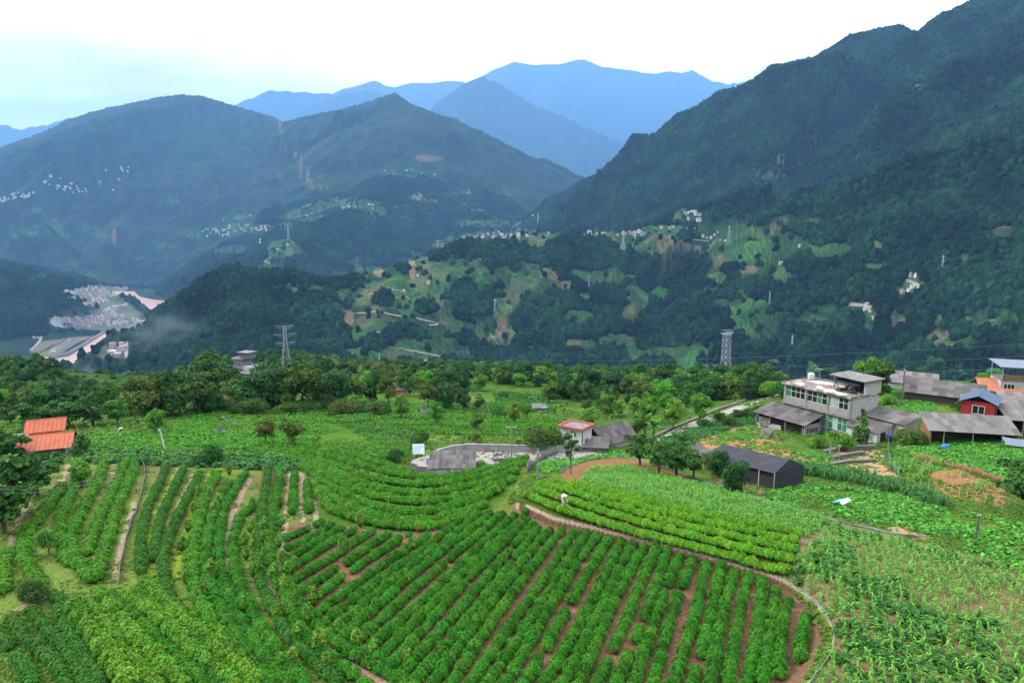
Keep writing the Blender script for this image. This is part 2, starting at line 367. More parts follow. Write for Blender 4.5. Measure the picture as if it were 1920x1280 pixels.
# woods inside the fields
for (u, v, ru, rv) in [(870,560,26,34),(1080,470,60,26),(700,645,24,10),(800,575,22,16),(740,480,20,8),(930,485,30,16),(1000,600,40,40),(1430,540,30,14),(890,470,40,14),(760,620,30,12),(720,560,14,14),(1290,440,18,6),(1400,405,30,6),(560,505,30,10),(650,410,50,14)]:
    FIELD *= 1 - ell(u, v, ru, rv)
_cw = (vnoise(GX / 35, GY / 35, 41) - .5) * 40; _ci = np.floor((GX + _cw) / 70).astype(np.int64); _cj = np.floor((GY - _cw) / 55).astype(np.int64)
cell = _h(_ci, _cj, 5); cell2 = _h(_ci, _cj, 9)                            # patchwork of small plots
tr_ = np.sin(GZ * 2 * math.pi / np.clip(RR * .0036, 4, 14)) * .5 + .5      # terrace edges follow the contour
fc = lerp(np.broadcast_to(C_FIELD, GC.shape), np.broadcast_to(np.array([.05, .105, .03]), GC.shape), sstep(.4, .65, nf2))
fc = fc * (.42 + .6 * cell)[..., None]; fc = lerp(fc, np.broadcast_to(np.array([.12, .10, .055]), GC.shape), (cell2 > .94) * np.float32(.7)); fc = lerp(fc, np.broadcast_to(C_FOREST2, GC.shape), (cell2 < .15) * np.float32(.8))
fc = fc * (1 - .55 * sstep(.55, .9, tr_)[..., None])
fc = lerp(fc, np.broadcast_to(np.array([.10, .095, .05]), GC.shape), sstep(.64, .74, fbm(GX / 70, GY / 70, 33, 3)) * .4)
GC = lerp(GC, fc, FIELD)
for (u, v, ru, rv, c, k) in [(941,612,11,26,C_SOIL,.8),(1186,522,22,9,C_SOIL,.8),(1260,583,8,14,C_RED,.7),(772,505,9,16,C_SAND,.9),(710,510,10,7,C_SAND,.8),(862,694,18,13,C_PALE,.8),(655,595,9,16,C_SAND,.7),(925,632,8,4,C_SAND,.8),
    (960,490,8,8,C_RED,.6),(1170,478,14,12,C_SOIL,.6),(1350,488,16,10,C_SOIL,.6),(1405,505,14,8,C_SOIL,.7),(1500,484,8,4,C_PALE,.6),(1718,155,9,10,C_PALE,.8),(1766,118,4,8,C_PALE,.8),(1835,215,8,20,C_SOIL,.6),(1893,98,3,10,C_PALE,.8),(1616,265,8,9,C_SOIL,.5),
    (564,308,3,22,C_SOIL,1),(577,335,3,18,C_SOIL,1),(584,345,2,12,C_SOIL,1),(554,290,4,4,C_SOIL,1),(214,448,4,16,C_RED,.9),(525,236,2,14,C_SAND,.7),(800,297,26,6,C_SAND,.5),(785,372,14,7,C_SAND,.5),(890,362,12,6,C_SAND,.5),(1470,295,10,8,C_SAND,.6),(1430,322,20,5,C_SAND,.35),
    (180,347,10,3,C_SAND,.6),(170,510,5,2,C_SAND,.3),(1055,540,14,10,C_SOIL,.5),(660,300,3,6,C_SAND,.3),(1140,700,30,6,C_SOIL,.5),(1045,640,40,9,C_SAND,.5),(1840,565,14,6,C_SAND,.4),(1775,650,20,8,C_SAND,.4),(1880,425,18,6,C_SAND,.6),(1890,470,30,10,C_FIELD,.5),(1690,215,8,5,C_SAND,.4)]:
    m = ell(u, v, ru, rv, rmax=9000) * k * .5
    GC = lerp(GC, np.broadcast_to(c, GC.shape), m); FIELD = np.maximum(FIELD, m)
# grassier crests of the big right mountain and the pale peaks
hi = sstep(250, 900, GZ) * sstep(.5, .7, nf) * (RR < 6000)
GC = lerp(GC, np.broadcast_to(np.array([.03, .045, .022]), GC.shape), hi * .8)
GC = GC * (1 + (rng.random(GZ.shape) - .5)[..., None] * .7 * sstep(700, 1500, RR)[..., None])
# river banks and the built-up flat around the town
def nearpoly(pts, c, k, rmin, rmax, wob=6.0, soft=0):
    pl = np.array(pts, float)
    wu = UU + (n2 - .5) * wob + (n1 - .5) * wob; wv = VV + (n2 - .5) * wob * .6
    m = in_poly(wu, wv, pl) & VIS & (RR > rmin) & (RR < rmax)
    global GC
    GC = lerp(GC, np.broadcast_to(np.asarray(c), GC.shape), m * np.float32(k))
    return m
def farpoly(pts, c, k):
    m = in_poly(UU, VV, np.array(pts, float)) & VIS & (RR > 1300)
    global GC, FIELD
    GC = lerp(GC, np.broadcast_to(np.asarray(c), GC.shape), m * np.float32(k)); FIELD = np.maximum(FIELD, m.astype(np.float32))
C_TOWN = np.array([.14, .16, .11])
farpoly([(110,548),(180,532),(240,540),(215,562),(245,575),(272,600),(255,620),(200,622),(130,615),(85,608),(100,595),(160,590),(190,575),(150,560)], C_TOWN, .8)
farpoly([(195,560),(222,558),(242,568),(262,584),(282,600),(262,598),(240,582)], np.array([.06,.11,.03]), .7)
farpoly([(75,640),(120,635),(60,668),(130,640),(100,662),(80,668),(55,660)], C_PALE * .6, .5)
farpoly([(92,655),(130,632),(172,630),(205,624),(190,627),(150,640),(110,664),(90,668)], np.array([.2,.18,.15]), .6)
farpoly([(190,650),(240,640),(240,672),(180,672)], np.array([.08,.09,.05]), .6)

# near fields
MAINF = [(532,990),(560,978),(650,985),(760,1000),(860,985),(960,940),(990,962),(1050,985),(1130,1005),(1290,1047),(1440,1088),(1490,1112),(1530,1150),(1544,1195),(1532,1240),(1490,1300),(1440,1500),(600,1500),(700,1290),(640,1235),(560,1170),(530,1110)]
LEFTF = [(-200,880),(140,850),(270,865),(460,880),(560,880),(600,900),(600,960),(540,990),(530,1110),(560,1170),(700,1300),(600,1500),(-400,1500)]
nearpoly(LEFTF, C_SOIL * .85, .5, 20, 120, 16)
lf = in_poly(UU, VV, np.array(LEFTF, float)) & VIS & (RR < 120)
GC = lerp(GC, np.broadcast_to(np.array([.10, .16, .025]), GC.shape), lf * sstep(.42, .55, n1) * .85)
nearpoly([(0,1180),(120,1120),(330,1180),(420,1290),(420,1500),(-300,1500)], C_GRASS2 * .8, .8, 18, 90, 14)
nearpoly(MAINF, C_SOIL * np.array([.72, .66, .62]), 1, 18, 120, 3)
mf_ = in_poly(UU, VV, np.array(MAINF, float)) & VIS & (RR < 120)
GC = lerp(GC, np.broadcast_to(np.array([.19, .10, .058]), GC.shape), mf_ * sstep(.5, .62, n1) * .7)
# grass strips between the left rows
def stripe(pts, wpx, c, k, rmax=120):
    global GC
    d = seg_dist(UU + (n2 - .5) * 7, VV, np.array(pts, float))
    m = sstep(wpx, wpx * .6, d) * VIS * (RR < rmax) * (RR > 10)
    GC = lerp(GC, np.broadcast_to(np.asarray(c), GC.shape), m.astype(np.float32) * np.float32(k))
for pl in ([(392,895),(371,928),(352,983),(332,1045),(325,1090)], [(336,878),(309,936),(285,991),(277,1034),(280,1080)]): stripe(pl, 9, (.15, .22, .02), .9)
for pl in ([(466,900),(434,964),(430,1014),(426,1073),(445,1124),(465,1163),(500,1215),(540,1260),(580,1300)], [(363,893),(344,936),(316,983),(300,1020)], [(545,885),(535,975),(531,1022),(542,1092),(550,1140),(597,1202),(656,1245),(700,1268),(740,1290)], [(252,945),(235,1000),(220,1050),(215,1085)], [(210,870),(200,880),(235,905),(205,970),(190,1020),(168,1070)], [(60,920),(45,955),(28,985),(18,1030)], [(40,1060),(50,1080),(85,1115),(20,1150),(-20,1170)], [(497,1040),(500,1085),(520,1130)], [(565,890),(567,975)], [(588,900),(592,970)], [(130,870),(115,900)], [(405,960),(390,1000),(375,1080)],[(420,1000),(400,1080)]): stripe(pl, 6, C_PATH * .92, .95)
# bank below the clipped terrace
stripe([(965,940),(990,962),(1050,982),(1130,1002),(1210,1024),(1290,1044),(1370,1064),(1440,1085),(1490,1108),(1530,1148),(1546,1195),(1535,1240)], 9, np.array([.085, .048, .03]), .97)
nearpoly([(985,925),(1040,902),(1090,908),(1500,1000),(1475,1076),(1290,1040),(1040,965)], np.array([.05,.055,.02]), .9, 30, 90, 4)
stripe([(985,948),(1040,972),(1130,993),(1210,1013),(1290,1033),(1370,1055),(1440,1076),(1480,1092)], 4, C_PATH * 1.1, .9)
stripe([(1490,1100),(1535,1138),(1560,1180),(1556,1215),(1540,1245),(1510,1275)], 8, C_GRASS2 * 1.2, .8)
stripe([(1478,1092),(1520,1120),(1552,1155),(1566,1190),(1556,1230),(1530,1265),(1500,1300)], 3.5, C_PALE, .7)
stripe([(950,900),(965,930),(940,960)], 14, C_GRASS2, .7); stripe([(975,905),(968,950)], 4, C_SAND, .8)
# soil under the maize
MAIZE = [(1095,872),(1180,868),(1300,905),(1420,940),(1560,978),(1690,1008),(1830,1042),(2100,1090),(2300,1500),(1520,1500),(1530,1270),(1566,1190),(1540,1135),(1480,1085),(1500,1010),(1330,965),(1200,930),(1080,905)]
nearpoly(MAIZE, C_SOIL * .95, .8, 18, 130, 14)
nearpoly([(1050,880),(1100,862),(1160,858),(1210,864),(1290,892),(1270,905),(1180,890),(1100,905),(1060,908)], C_RED * .85, .85, 40, 130, 8)
nearpoly([(1300,830),(1340,808),(1400,795),(1445,800),(1470,840),(1500,850),(1490,865),(1400,850),(1320,845)], C_RED * 1.35, .85, 60, 140, 10)
nearpoly([(1560,850),(1600,838),(1650,845),(1690,895),(1660,892),(1600,880),(1560,865)], C_SAND * 1.0, .95, 60, 140, 6)
nearpoly([(1440,845),(1560,850),(1560,865),(1450,862)], C_SAND * .8, .6, 60, 140, 10)
nearpoly([(1740,885),(1800,880),(1860,905),(1900,930),(1880,950),(1760,925)], C_RED * 1.1, .85, 60, 140, 10)
nearpoly([(1660,988),(1700,985),(1760,1005),(1740,1010),(1690,1003)], C_SAND, .9, 40, 110, 4)
nearpoly([(1820,1020),(1870,1025),(1900,1040),(1850,1042)], C_SOIL * 1.1, .8, 40, 110, 6)
nearpoly([(1330,890),(1420,905),(1450,925),(1420,930),(1340,910)], C_SOIL * .9, .8, 40, 110, 8)
nearpoly([(730,800),(800,815),(870,818),(990,822),(1000,832),(900,833),(840,830),(780,820)], C_PALE * np.array([.9, .75, .6]), .85, 80, 200, 6)
nearpoly([(640,880),(760,872),(900,885),(900,895),(760,890)], C_RED * .8, .7, 70, 130, 6)
stripe([(150,806),(235,808)], 3, C_SOIL * .8, .8, 200); stripe([(255,805),(330,808)], 7, C_SOIL, .7, 200); stripe([(120,850),(210,868)], 6, C_PATH, .5, 140); stripe([(130,795),(230,795)], 3, C_SAND, .7, 200)
midf = (RR > 80) & (RR < 260) & VIS & (VV < 870) & (VV > 735) & (UU < 1060)
GC = lerp(GC, np.broadcast_to(np.array([.05, .125, .012]), GC.shape) * (.5 + 1.0 * n2)[..., None], midf * np.float32(.75))
GC = lerp(GC, np.broadcast_to(np.array([.15, .12, .05]), GC.shape), midf * sstep(.66, .74, n1) * .7)

def attr_color(me, arr):
    ca = me.color_attributes.new("Col", 'FLOAT_COLOR', 'POINT')
    a4 = np.ones((len(arr), 4), np.float32); a4[:, :3] = arr; ca.data.foreach_set("color", a4.ravel())
def mesh_np(name, V, F, mats, fm=None, col=None, smooth=False):
    """fast mesh from arrays; F is an (n,3) or (n,4) array or a list of such arrays"""
    if not isinstance(F, list): F = [F]
    F = [np.asarray(f, np.int32) for f in F if len(f)]
    me = bpy.data.meshes.new(name)
    V = np.asarray(V, np.float32)
    me.vertices.add(len(V)); me.vertices.foreach_set("co", V.ravel())
    loops = np.concatenate([f.ravel() for f in F]); tot = np.concatenate([np.full(len(f), f.shape[1], np.int32) for f in F])
    me.loops.add(len(loops)); me.loops.foreach_set("vertex_index", loops)
    me.polygons.add(len(tot)); st = np.concatenate([[0], np.cumsum(tot)[:-1]]).astype(np.int32)
    me.polygons.foreach_set("loop_start", st)
    if fm is not None: me.polygons.foreach_set("material_index", np.asarray(fm, np.int32))
    if smooth: me.polygons.foreach_set("use_smooth", np.ones(len(tot), bool))
    for m in mats: me.materials.append(m)
    if col is not None: attr_color(me, col)
    me.update(calc_edges=True); me.validate()
    return me
def link(me, name, parent=None):
    o = bpy.data.objects.new(name, me); COL.objects.link(o)
    if parent is not None: o.parent = parent
    return o
def tag(o, label=None, cat=None, group=None, kind=None):
    if label: o["label"] = label
    if cat: o["category"] = cat
    if group: o["group"] = group
    if kind: o["kind"] = kind
    return o
def thing(name, label, cat, loc=(0, 0, 0), rz=0, group=None):
    o = bpy.data.objects.new(name, None); COL.objects.link(o)
    o.location = loc; o.rotation_euler = (0, 0, rz); o.empty_display_size = .3
    return tag(o, label, cat, group)

# ------------------------------------------------------------------ materials
def mat(name, base=(.5, .5, .5), rough=.8, vcol=False, rnd=0.0, noise=None, noise2=None, bump=None, trans=0.0, spec=.3, metal=0.0, huej=0.0):
    """base colour (or the mesh's own 'Col'), varied by object, by noise=(scale, colour, lo, hi) layers, with bump=(scale, strength, dist)"""
    m = bpy.data.materials.new(name); m.use_nodes = True; nt = m.node_tree
    bs = nt.nodes["Principled BSDF"]; out = nt.nodes["Material Output"]
    bs.inputs["Roughness"].default_value = rough; bs.inputs["Metallic"].default_value = metal
    bs.inputs["Specular IOR Level"].default_value = spec
    N = nt.nodes.new; L = nt.links.new
    if vcol:
        a = N("ShaderNodeAttribute"); a.attribute_name = "Col"
        if vcol == 'mul':
            mx = N("ShaderNodeMix"); mx.data_type = 'RGBA'; mx.blend_type = 'MULTIPLY'; mx.inputs[0].default_value = 1
            mx.inputs[6].default_value = (*base, 1); L(a.outputs[0], mx.inputs[7]); c = mx.outputs[2]
        else: c = a.outputs[0]
    else:
        rg = N("ShaderNodeRGB"); rg.outputs[0].default_value = (*base, 1); c = rg.outputs[0]
    tc = N("ShaderNodeTexCoord")
    for ly in (noise, noise2):
        if ly:
            n = N("ShaderNodeTexNoise"); n.inputs["Scale"].default_value = ly[0]; n.inputs["Detail"].default_value = 5; L(tc.outputs["Object"], n.inputs["Vector"])
            rp = N("ShaderNodeMapRange"); rp.inputs[1].default_value = ly[2]; rp.inputs[2].default_value = ly[3]; L(n.outputs[0], rp.inputs[0])
            mx = N("ShaderNodeMix"); mx.data_type = 'RGBA'; L(rp.outputs[0], mx.inputs[0]); L(c, mx.inputs[6]); mx.inputs[7].default_value = (*ly[1], 1); c = mx.outputs[2]
    if rnd or huej:
        oi = N("ShaderNodeObjectInfo"); hs = N("ShaderNodeHueSaturation")
        mr = N("ShaderNodeMapRange"); mr.inputs[3].default_value = 1 - rnd; mr.inputs[4].default_value = 1 + rnd; L(oi.outputs["Random"], mr.inputs[0]); L(mr.outputs[0], hs.inputs["Value"])
        if huej:
            m2 = N("ShaderNodeMath"); m2.operation = 'MULTIPLY'; m2.inputs[1].default_value = 7.31; L(oi.outputs["Random"], m2.inputs[0])
            m3 = N("ShaderNodeMath"); m3.operation = 'FRACT'; L(m2.outputs[0], m3.inputs[0])
            m4 = N("ShaderNodeMapRange"); m4.inputs[3].default_value = .5 - huej; m4.inputs[4].default_value = .5 + huej; L(m3.outputs[0], m4.inputs[0]); L(m4.outputs[0], hs.inputs["Hue"])
        L(c, hs.inputs["Color"]); c = hs.outputs[0]
    L(c, bs.inputs["Base Color"])
    if bump:
        n = N("ShaderNodeTexNoise"); n.inputs["Scale"].default_value = bump[0]; n.inputs["Detail"].default_value = 6; L(tc.outputs["Object"], n.inputs["Vector"])
        b = N("ShaderNodeBump"); b.inputs["Strength"].default_value = bump[1]; b.inputs["Distance"].default_value = bump[2]; L(n.outputs[0], b.inputs["Height"]); L(b.outputs[0], bs.inputs["Normal"])
    if trans:
        t = N("ShaderNodeBsdfTranslucent"); L(c, t.inputs[0]); ms = N("ShaderNodeMixShader"); ms.inputs[0].default_value = trans
        L(bs.outputs[0], ms.inputs[1]); L(t.outputs[0], ms.inputs[2]); L(ms.outputs[0], out.inputs[0])
    return m

M_ground = mat("ground", vcol=True, rough=.95, spec=.03, noise=None, bump=(3.0, .8, .3))
nt = M_ground.node_tree
# clods, weeds and litter at close range: a fine value noise on top of the land cover
_b = nt.nodes["Principled BSDF"]; _src = _b.inputs["Base Color"].links[0].from_socket
_tc = nt.nodes.new("ShaderNodeTexCoord"); _n = nt.nodes.new("ShaderNodeTexNoise"); _n.inputs["Scale"].default_value = 4.5; _n.inputs["Detail"].default_value = 8; _n.inputs["Roughness"].default_value = .7
nt.links.new(_tc.outputs["Object"], _n.inputs["Vector"])
_mr = nt.nodes.new("ShaderNodeMapRange"); _mr.inputs[1].default_value = .3; _mr.inputs[2].default_value = .7; _mr.inputs[3].default_value = .45; _mr.inputs[4].default_value = 1.4
nt.links.new(_n.outputs[0], _mr.inputs[0])
_mx = nt.nodes.new("ShaderNodeVectorMath"); _mx.operation = 'SCALE'; nt.links.new(_src, _mx.inputs[0]); nt.links.new(_mr.outputs[0], _mx.inputs["Scale"]); nt.links.new(_mx.outputs[0], _b.inputs["Base Color"])

nr, nc = GZ.shape
idx = np.arange(nr * nc).reshape(nr, nc)
F = np.stack([idx[:-1, :-1], idx[1:, :-1], idx[1:, 1:], idx[:-1, 1:]], -1).reshape(-1, 4)
Fw = np.stack([idx[:-1, -1], idx[1:, -1], idx[1:, 0], idx[:-1, 0]], -1)
Vt = np.stack([GX, GY, GZ], -1).reshape(-1, 3)
ground = link(mesh_np("ground", Vt, np.vstack([F, Fw])[:, ::-1], [M_ground], col=np.clip(GC, .004, .8).reshape(-1, 3), smooth=True), "ground")
tag(ground, "terraced green hillside with valley and forested mountains behind", "terrain", kind="structure")

# ------------------------------------------------------------------ river
M_water = mat("river_water", (.34, .215, .165), rough=.45, spec=.2, noise=(.02, (.27, .165, .12), .4, .65), bump=(.05, .3, 1.0))
for k, pl in enumerate(RIVER_POLYS):
    c = np.mean(pl, 0)
    me = bpy.data.meshes.new("river"); me.from_pydata([(x, y, RIVER_Z) for x, y in pl], [], [list(range(len(pl)))]); me.materials.append(M_water); me.update()
    tag(link(me, "river"), ["muddy pinkish brown river bend beyond the town", "muddy river reach below the town in front of its embankment"][k], "river", kind="structure")

# ------------------------------------------------------------------ haze
hz = bpy.data.meshes.new("haze")
x0, x1, y0, y1, z0, z1 = -31500, 31500, -31500, 31500, RIVER_Z - 20, float(GZ.max()) + 40
hv = [(x, y, z) for x in (x0, x1) for y in (y0, y1) for z in (z0, z1)]
hz.from_pydata(hv, [], [(0, 1, 3, 2), (4, 6, 7, 5), (0, 4, 5, 1), (2, 3, 7, 6), (0, 2, 6, 4), (1, 5, 7, 3)]); hz.update()
M_haze = bpy.data.materials.new("haze"); M_haze.use_nodes = True; nt = M_haze.node_tree; nt.nodes.clear()
_o = nt.nodes.new("ShaderNodeOutputMaterial"); _v = nt.nodes.new("ShaderNodeVolumePrincipled")
_v.inputs["Color"].default_value = (.205, .47, .95, 1); _v.inputs["Density"].default_value = 0.65e-4
nt.links.new(_v.outputs[0], _o.inputs["Volume"]); hz.materials.append(M_haze)
haze = link(hz, "haze"); tag(haze, "blue valley haze in front of the far mountains", "haze", kind="stuff")
# ------------------------------------------------------------------ foliage meshes
def ico(sub=1):
    import bmesh
    bm = bmesh.new(); bmesh.ops.create_icosphere(bm, subdivisions=sub, radius=1)
    V = np.array([v.co[:] for v in bm.verts]); Fa = np.array([[v.index for v in f.verts] for f in bm.faces]); bm.free()
    return V, Fa
ICO1, ICO2 = ico(1), ico(2)
def unit(v): return v / (np.linalg.norm(v, axis=-1, keepdims=True) + 1e-9)
def leaf_quads(C, Nn, size, g, aspect=1.5, bend=0.0):
    """one bent leaf spray per centre, facing roughly along Nn"""
    n = len(C); Nn = unit(Nn)
    t = unit(np.cross(Nn, g.normal(size=(n, 3)))); b = np.cross(Nn, t)
    s = (size * g.uniform(.6, 1.35, n))[:, None]
    t = t * s * .5 * aspect; b = b * s * .5
    V = np.stack([C - t, C + b * .9 - Nn * s * .12, C + t, C - b * .9 - Nn * s * .12], 1).reshape(-1, 3)
    F = np.arange(n * 4).reshape(n, 4)
    return V, F
def crown(lumps, size, seed, per=110, up=.35, colj=.35, core=.0, aspect=1.5, tipc=None):
    g = np.random.default_rng(seed); Vs, Cs = [], []
    for (c, r) in lumps:
        r = np.asarray(r, float) * np.ones(3); k = int(per * (np.mean(r) ** 1.6))
        k = max(k, 12)
        d = unit(g.normal(size=(k, 3))); d[:, 2] = np.where(d[:, 2] < -.35, -d[:, 2], d[:, 2])
        p = np.asarray(c) + d * r * g.uniform(.62, 1.06, (k, 1))
        V, F = leaf_quads(p, d + g.normal(size=(k, 3)) * .55 + np.array([0, 0, up]), size, g, aspect)
        Vs.append(V); lc = g.uniform(.8, 1.2)
        Cs.append(np.repeat(lc * g.uniform(1 - colj, 1 + colj, k), 4))
    V = np.vstack(Vs); F = np.arange(len(V)).reshape(-1, 4); c1 = np.concatenate(Cs)[:, None]
    hue = np.repeat(g.uniform(-.12, .12, len(F)), 4)[:, None]
    return V, F, np.clip(c1 * np.hstack([1 + hue * 1.6, np.ones_like(hue), 1 - hue]), .2, 2.2)
def tube(pts, rad, n=6):
    pts = np.array(pts, float); Vs = []; Fs = []
    for i, p in enumerate(pts):
        d = pts[min(i + 1, len(pts) - 1)] - pts[max(i - 1, 0)]; d = d / (np.linalg.norm(d) + 1e-9)
        a = np.cross(d, [0.3, 1, .2] if abs(d[1]) < .9 else [1, 0, 0]); a /= np.linalg.norm(a); b = np.cross(d, a)
        for k in range(n):
            t = 2 * math.pi * k / n; Vs.append(p + rad[i] * (a * math.cos(t) + b * math.sin(t)))
    for i in range(len(pts) - 1):
        for k in range(n):
            Fs.append((i * n + k, i * n + (k + 1) % n, (i + 1) * n + (k + 1) % n, (i + 1) * n + k))
    return np.array(Vs), np.array(Fs)
def join(parts):
    V = []; F = []; o = 0
    for v, f in parts:
        V.append(v); F.append(np.asarray(f) + o); o += len(v)
    return np.vstack(V), np.vstack(F)

M_tea = mat("tea_leaf", (.036, .165, .012), .5, 'mul', rnd=.3, trans=.2, spec=.06, huej=.012)
M_tea2 = mat("tea_leaf_terrace", (.105, .300, .018), .5, 'mul', rnd=.16, trans=.22, spec=.06, huej=.012)
M_tea3 = mat("tea_leaf_lush", (.080, .228, .018), .5, 'mul', rnd=.2, trans=.22, spec=.06, huej=.015)
M_tea4 = mat("tea_leaf_deep", (.038, .140, .017), .5, 'mul', rnd=.2, trans=.18, spec=.06, huej=.012)
M_tea5 = mat("tea_leaf_slope", (.058, .205, .014), .5, 'mul', rnd=.18, trans=.2, spec=.06, huej=.012)
M_dark = mat("leaf_dark", (.036, .098, .016), .55, 'mul', rnd=.3, trans=.15, spec=.06, huej=.02)
M_light = mat("leaf_light", (.090, .230, .024), .5, 'mul', rnd=.22, trans=.28, spec=.06, huej=.02)
M_olive = mat("leaf_olive", (.080, .130, .022), .55, 'mul', rnd=.25, trans=.2, spec=.06, huej=.02)
M_blue = mat("leaf_bluegreen", (.026, .085, .020), .5, 'mul', rnd=.25, trans=.15, spec=.06, huej=.015)
M_maize = mat("leaf_maize", (.10, .26, .035), .45, 'mul', rnd=.25, trans=.25, spec=.06, huej=.012)
M_crop = mat("leaf_crop", (.060, .205, .022), .45, 'mul', rnd=.3, trans=.2, spec=.06, huej=.015)
M_crop2 = mat("leaf_crop_dark", (.036, .120, .022), .45, 'mul', rnd=.3, trans=.2, spec=.06, huej=.015)
M_wood = mat("bark", (.12, .085, .06), .9, noise=(6, (.06, .045, .035), .4, .7), bump=(20, .5, .03))
M_canopy = mat("forest_canopy", (.0055, .022, .0095), .8, 'mul', rnd=.5, spec=.03, huej=.03)

_nt = M_canopy.node_tree; _b = _nt.nodes["Principled BSDF"]; _src = _b.inputs["Base Color"].links[0].from_socket       # stands of different kinds of wood
_oi = _nt.nodes.new("ShaderNodeObjectInfo"); _n = _nt.nodes.new("ShaderNodeTexNoise"); _n.inputs["Scale"].default_value = .009; _n.inputs["Detail"].default_value = 4; _nt.links.new(_oi.outputs["Location"], _n.inputs["Vector"])
_mr = _nt.nodes.new("ShaderNodeMapRange"); _mr.inputs[1].default_value = .35; _mr.inputs[2].default_value = .68; _mr.inputs[3].default_value = .4; _mr.inputs[4].default_value = 1.6; _nt.links.new(_n.outputs[0], _mr.inputs[0])
_mx = _nt.nodes.new("ShaderNodeVectorMath"); _mx.operation = 'SCALE'; _nt.links.new(_src, _mx.inputs[0]); _nt.links.new(_mr.outputs[0], _mx.inputs["Scale"]); _nt.links.new(_mx.outputs[0], _b.inputs["Base Color"])
def bush_mesh(seed, mt, name="tea_bush", rx=.5, rz=.46, leaf=.125, n=330, flat=1.0):
    g = np.random.default_rng(seed)
    d = unit(g.normal(size=(n, 3))); d[:, 2] = np.where(d[:, 2] < -.15, np.abs(d[:, 2]), d[:, 2])
    ph = np.arctan2(d[:, 1], d[:, 0])
    rr = 1 + .13 * np.sin(ph * 3 + seed) + .10 * np.sin(ph * 5 + seed * 2 + d[:, 2] * 4)
    p = d * (np.array([rx, rx, rz])) * rr[:, None] * g.uniform(.80, 1.06, (n, 1)); p[:, 2] = np.sign(p[:, 2]) * np.abs(p[:, 2]) ** flat
    p[:, 2] += rz * .85
    V, Fq = leaf_quads(p, d + g.normal(size=(n, 3)) * .45 + np.array([0, 0, .35]), leaf, g, 1.5)
    cv = np.repeat(g.uniform(.6, 1.4, n), 4)
    hue = np.repeat(g.uniform(-.12, .24, n), 4)
    iv, if_ = ICO1
    cvz = iv * np.array([rx * .84, rx * .84, rz * .84]) * (1 + .1 * g.normal(size=(len(iv), 1))) + np.array([0, 0, rz * .85])
    col = np.concatenate([np.stack([cv * (1 + hue * 1.5), cv, cv * (1 - hue)], 1), np.full((len(iv), 3), .8)])
    return mesh_np(name, np.vstack([V, cvz]), [Fq, if_ + len(V)], [mt], col=col)
BUSH = {k: [bush_mesh(s + 10 * i, m, rz=rz, rx=rx, leaf=lf, n=nn) for s in range(5)] for i, (k, m, rx, rz, lf, nn) in enumerate([
    ('main', M_tea, .50, .44, .092, 560), ('terrace', M_tea2, .56, .46, .092, 600), ('lush', M_tea3, .62, .58, .115, 620), ('deep', M_tea4, .50, .46, .10, 520), ('slope', M_tea5, .58, .44, .11, 520)])}
SAPL = [bush_mesh(90 + s, M_light, "sapling", .38, .75, .17, 150) for s in range(3)]

def resample(p, step, g, jit=.12):
    seg = np.hypot(np.diff(p[:, 0]), np.diff(p[:, 1])); s = np.concatenate([[0], np.cumsum(seg)])
    n = max(2, int(s[-1] / step)); t = np.linspace(0, s[-1], n) + g.uniform(-jit, jit, n) * step
    x = np.interp(t, s, p[:, 0]); y = np.interp(t, s, p[:, 1])
    return np.stack([x, y, H(x, y)], 1)
def smooth_pl(pts, k=3):
    p = np.array(pts, float)
    for _ in range(k):
        q = [p[0]]
        for a, b in zip(p[:-1], p[1:]): q += [a * .75 + b * .25, a * .25 + b * .75]
        q.append(p[-1]); p = np.array(q)
    return p
ORD = "first second third fourth fifth sixth seventh eighth ninth tenth eleventh twelfth thirteenth fourteenth fifteenth sixteenth seventeenth eighteenth nineteenth twentieth twenty-first twenty-second twenty-third twenty-fourth twenty-fifth twenty-sixth twenty-seventh twenty-eighth twenty-ninth thirtieth thirty-first thirty-second thirty-third thirty-fourth thirty-fifth thirty-sixth thirty-seventh thirty-eighth thirty-ninth fortieth".split()
rg = random.Random(7)
NB = 0
def tea_row(wp, label, kind, group, step=.60, miss=.03, sc_=1.0, gap=0.0, zs=1.0, seed=0):
    """a row of tea bushes: the row is the thing, each bush a part"""
    global NB
    g = np.random.default_rng(seed + 1000)
    q = resample(np.asarray(wp), step, g)
    q = q[np.isfinite(q[:, 0])]
    if len(q) < 2: return None
    o = q[0]; t = thing("tea_row", label, "tea row", tuple(o), 0, group)
    hole = 0
    for i, p in enumerate(q):
        if hole > 0: hole -= 1; continue
        if g.random() < miss: hole = g.integers(0, 2); continue
        b = bpy.data.objects.new("tea_bush", BUSH[kind][int(g.integers(5))]); COL.objects.link(b); b.parent = t; NB += 1
        s = sc_ * g.uniform(.84, 1.14)
        b.location = (p[0] - o[0] + g.uniform(-.05, .05), p[1] - o[1] + g.uniform(-.05, .05), p[2] - o[2] - .04)
        b.rotation_euler = (0, 0, g.uniform(0, 6.28)); b.scale = (s, s, s * zs * g.uniform(.88, 1.12))
    return t

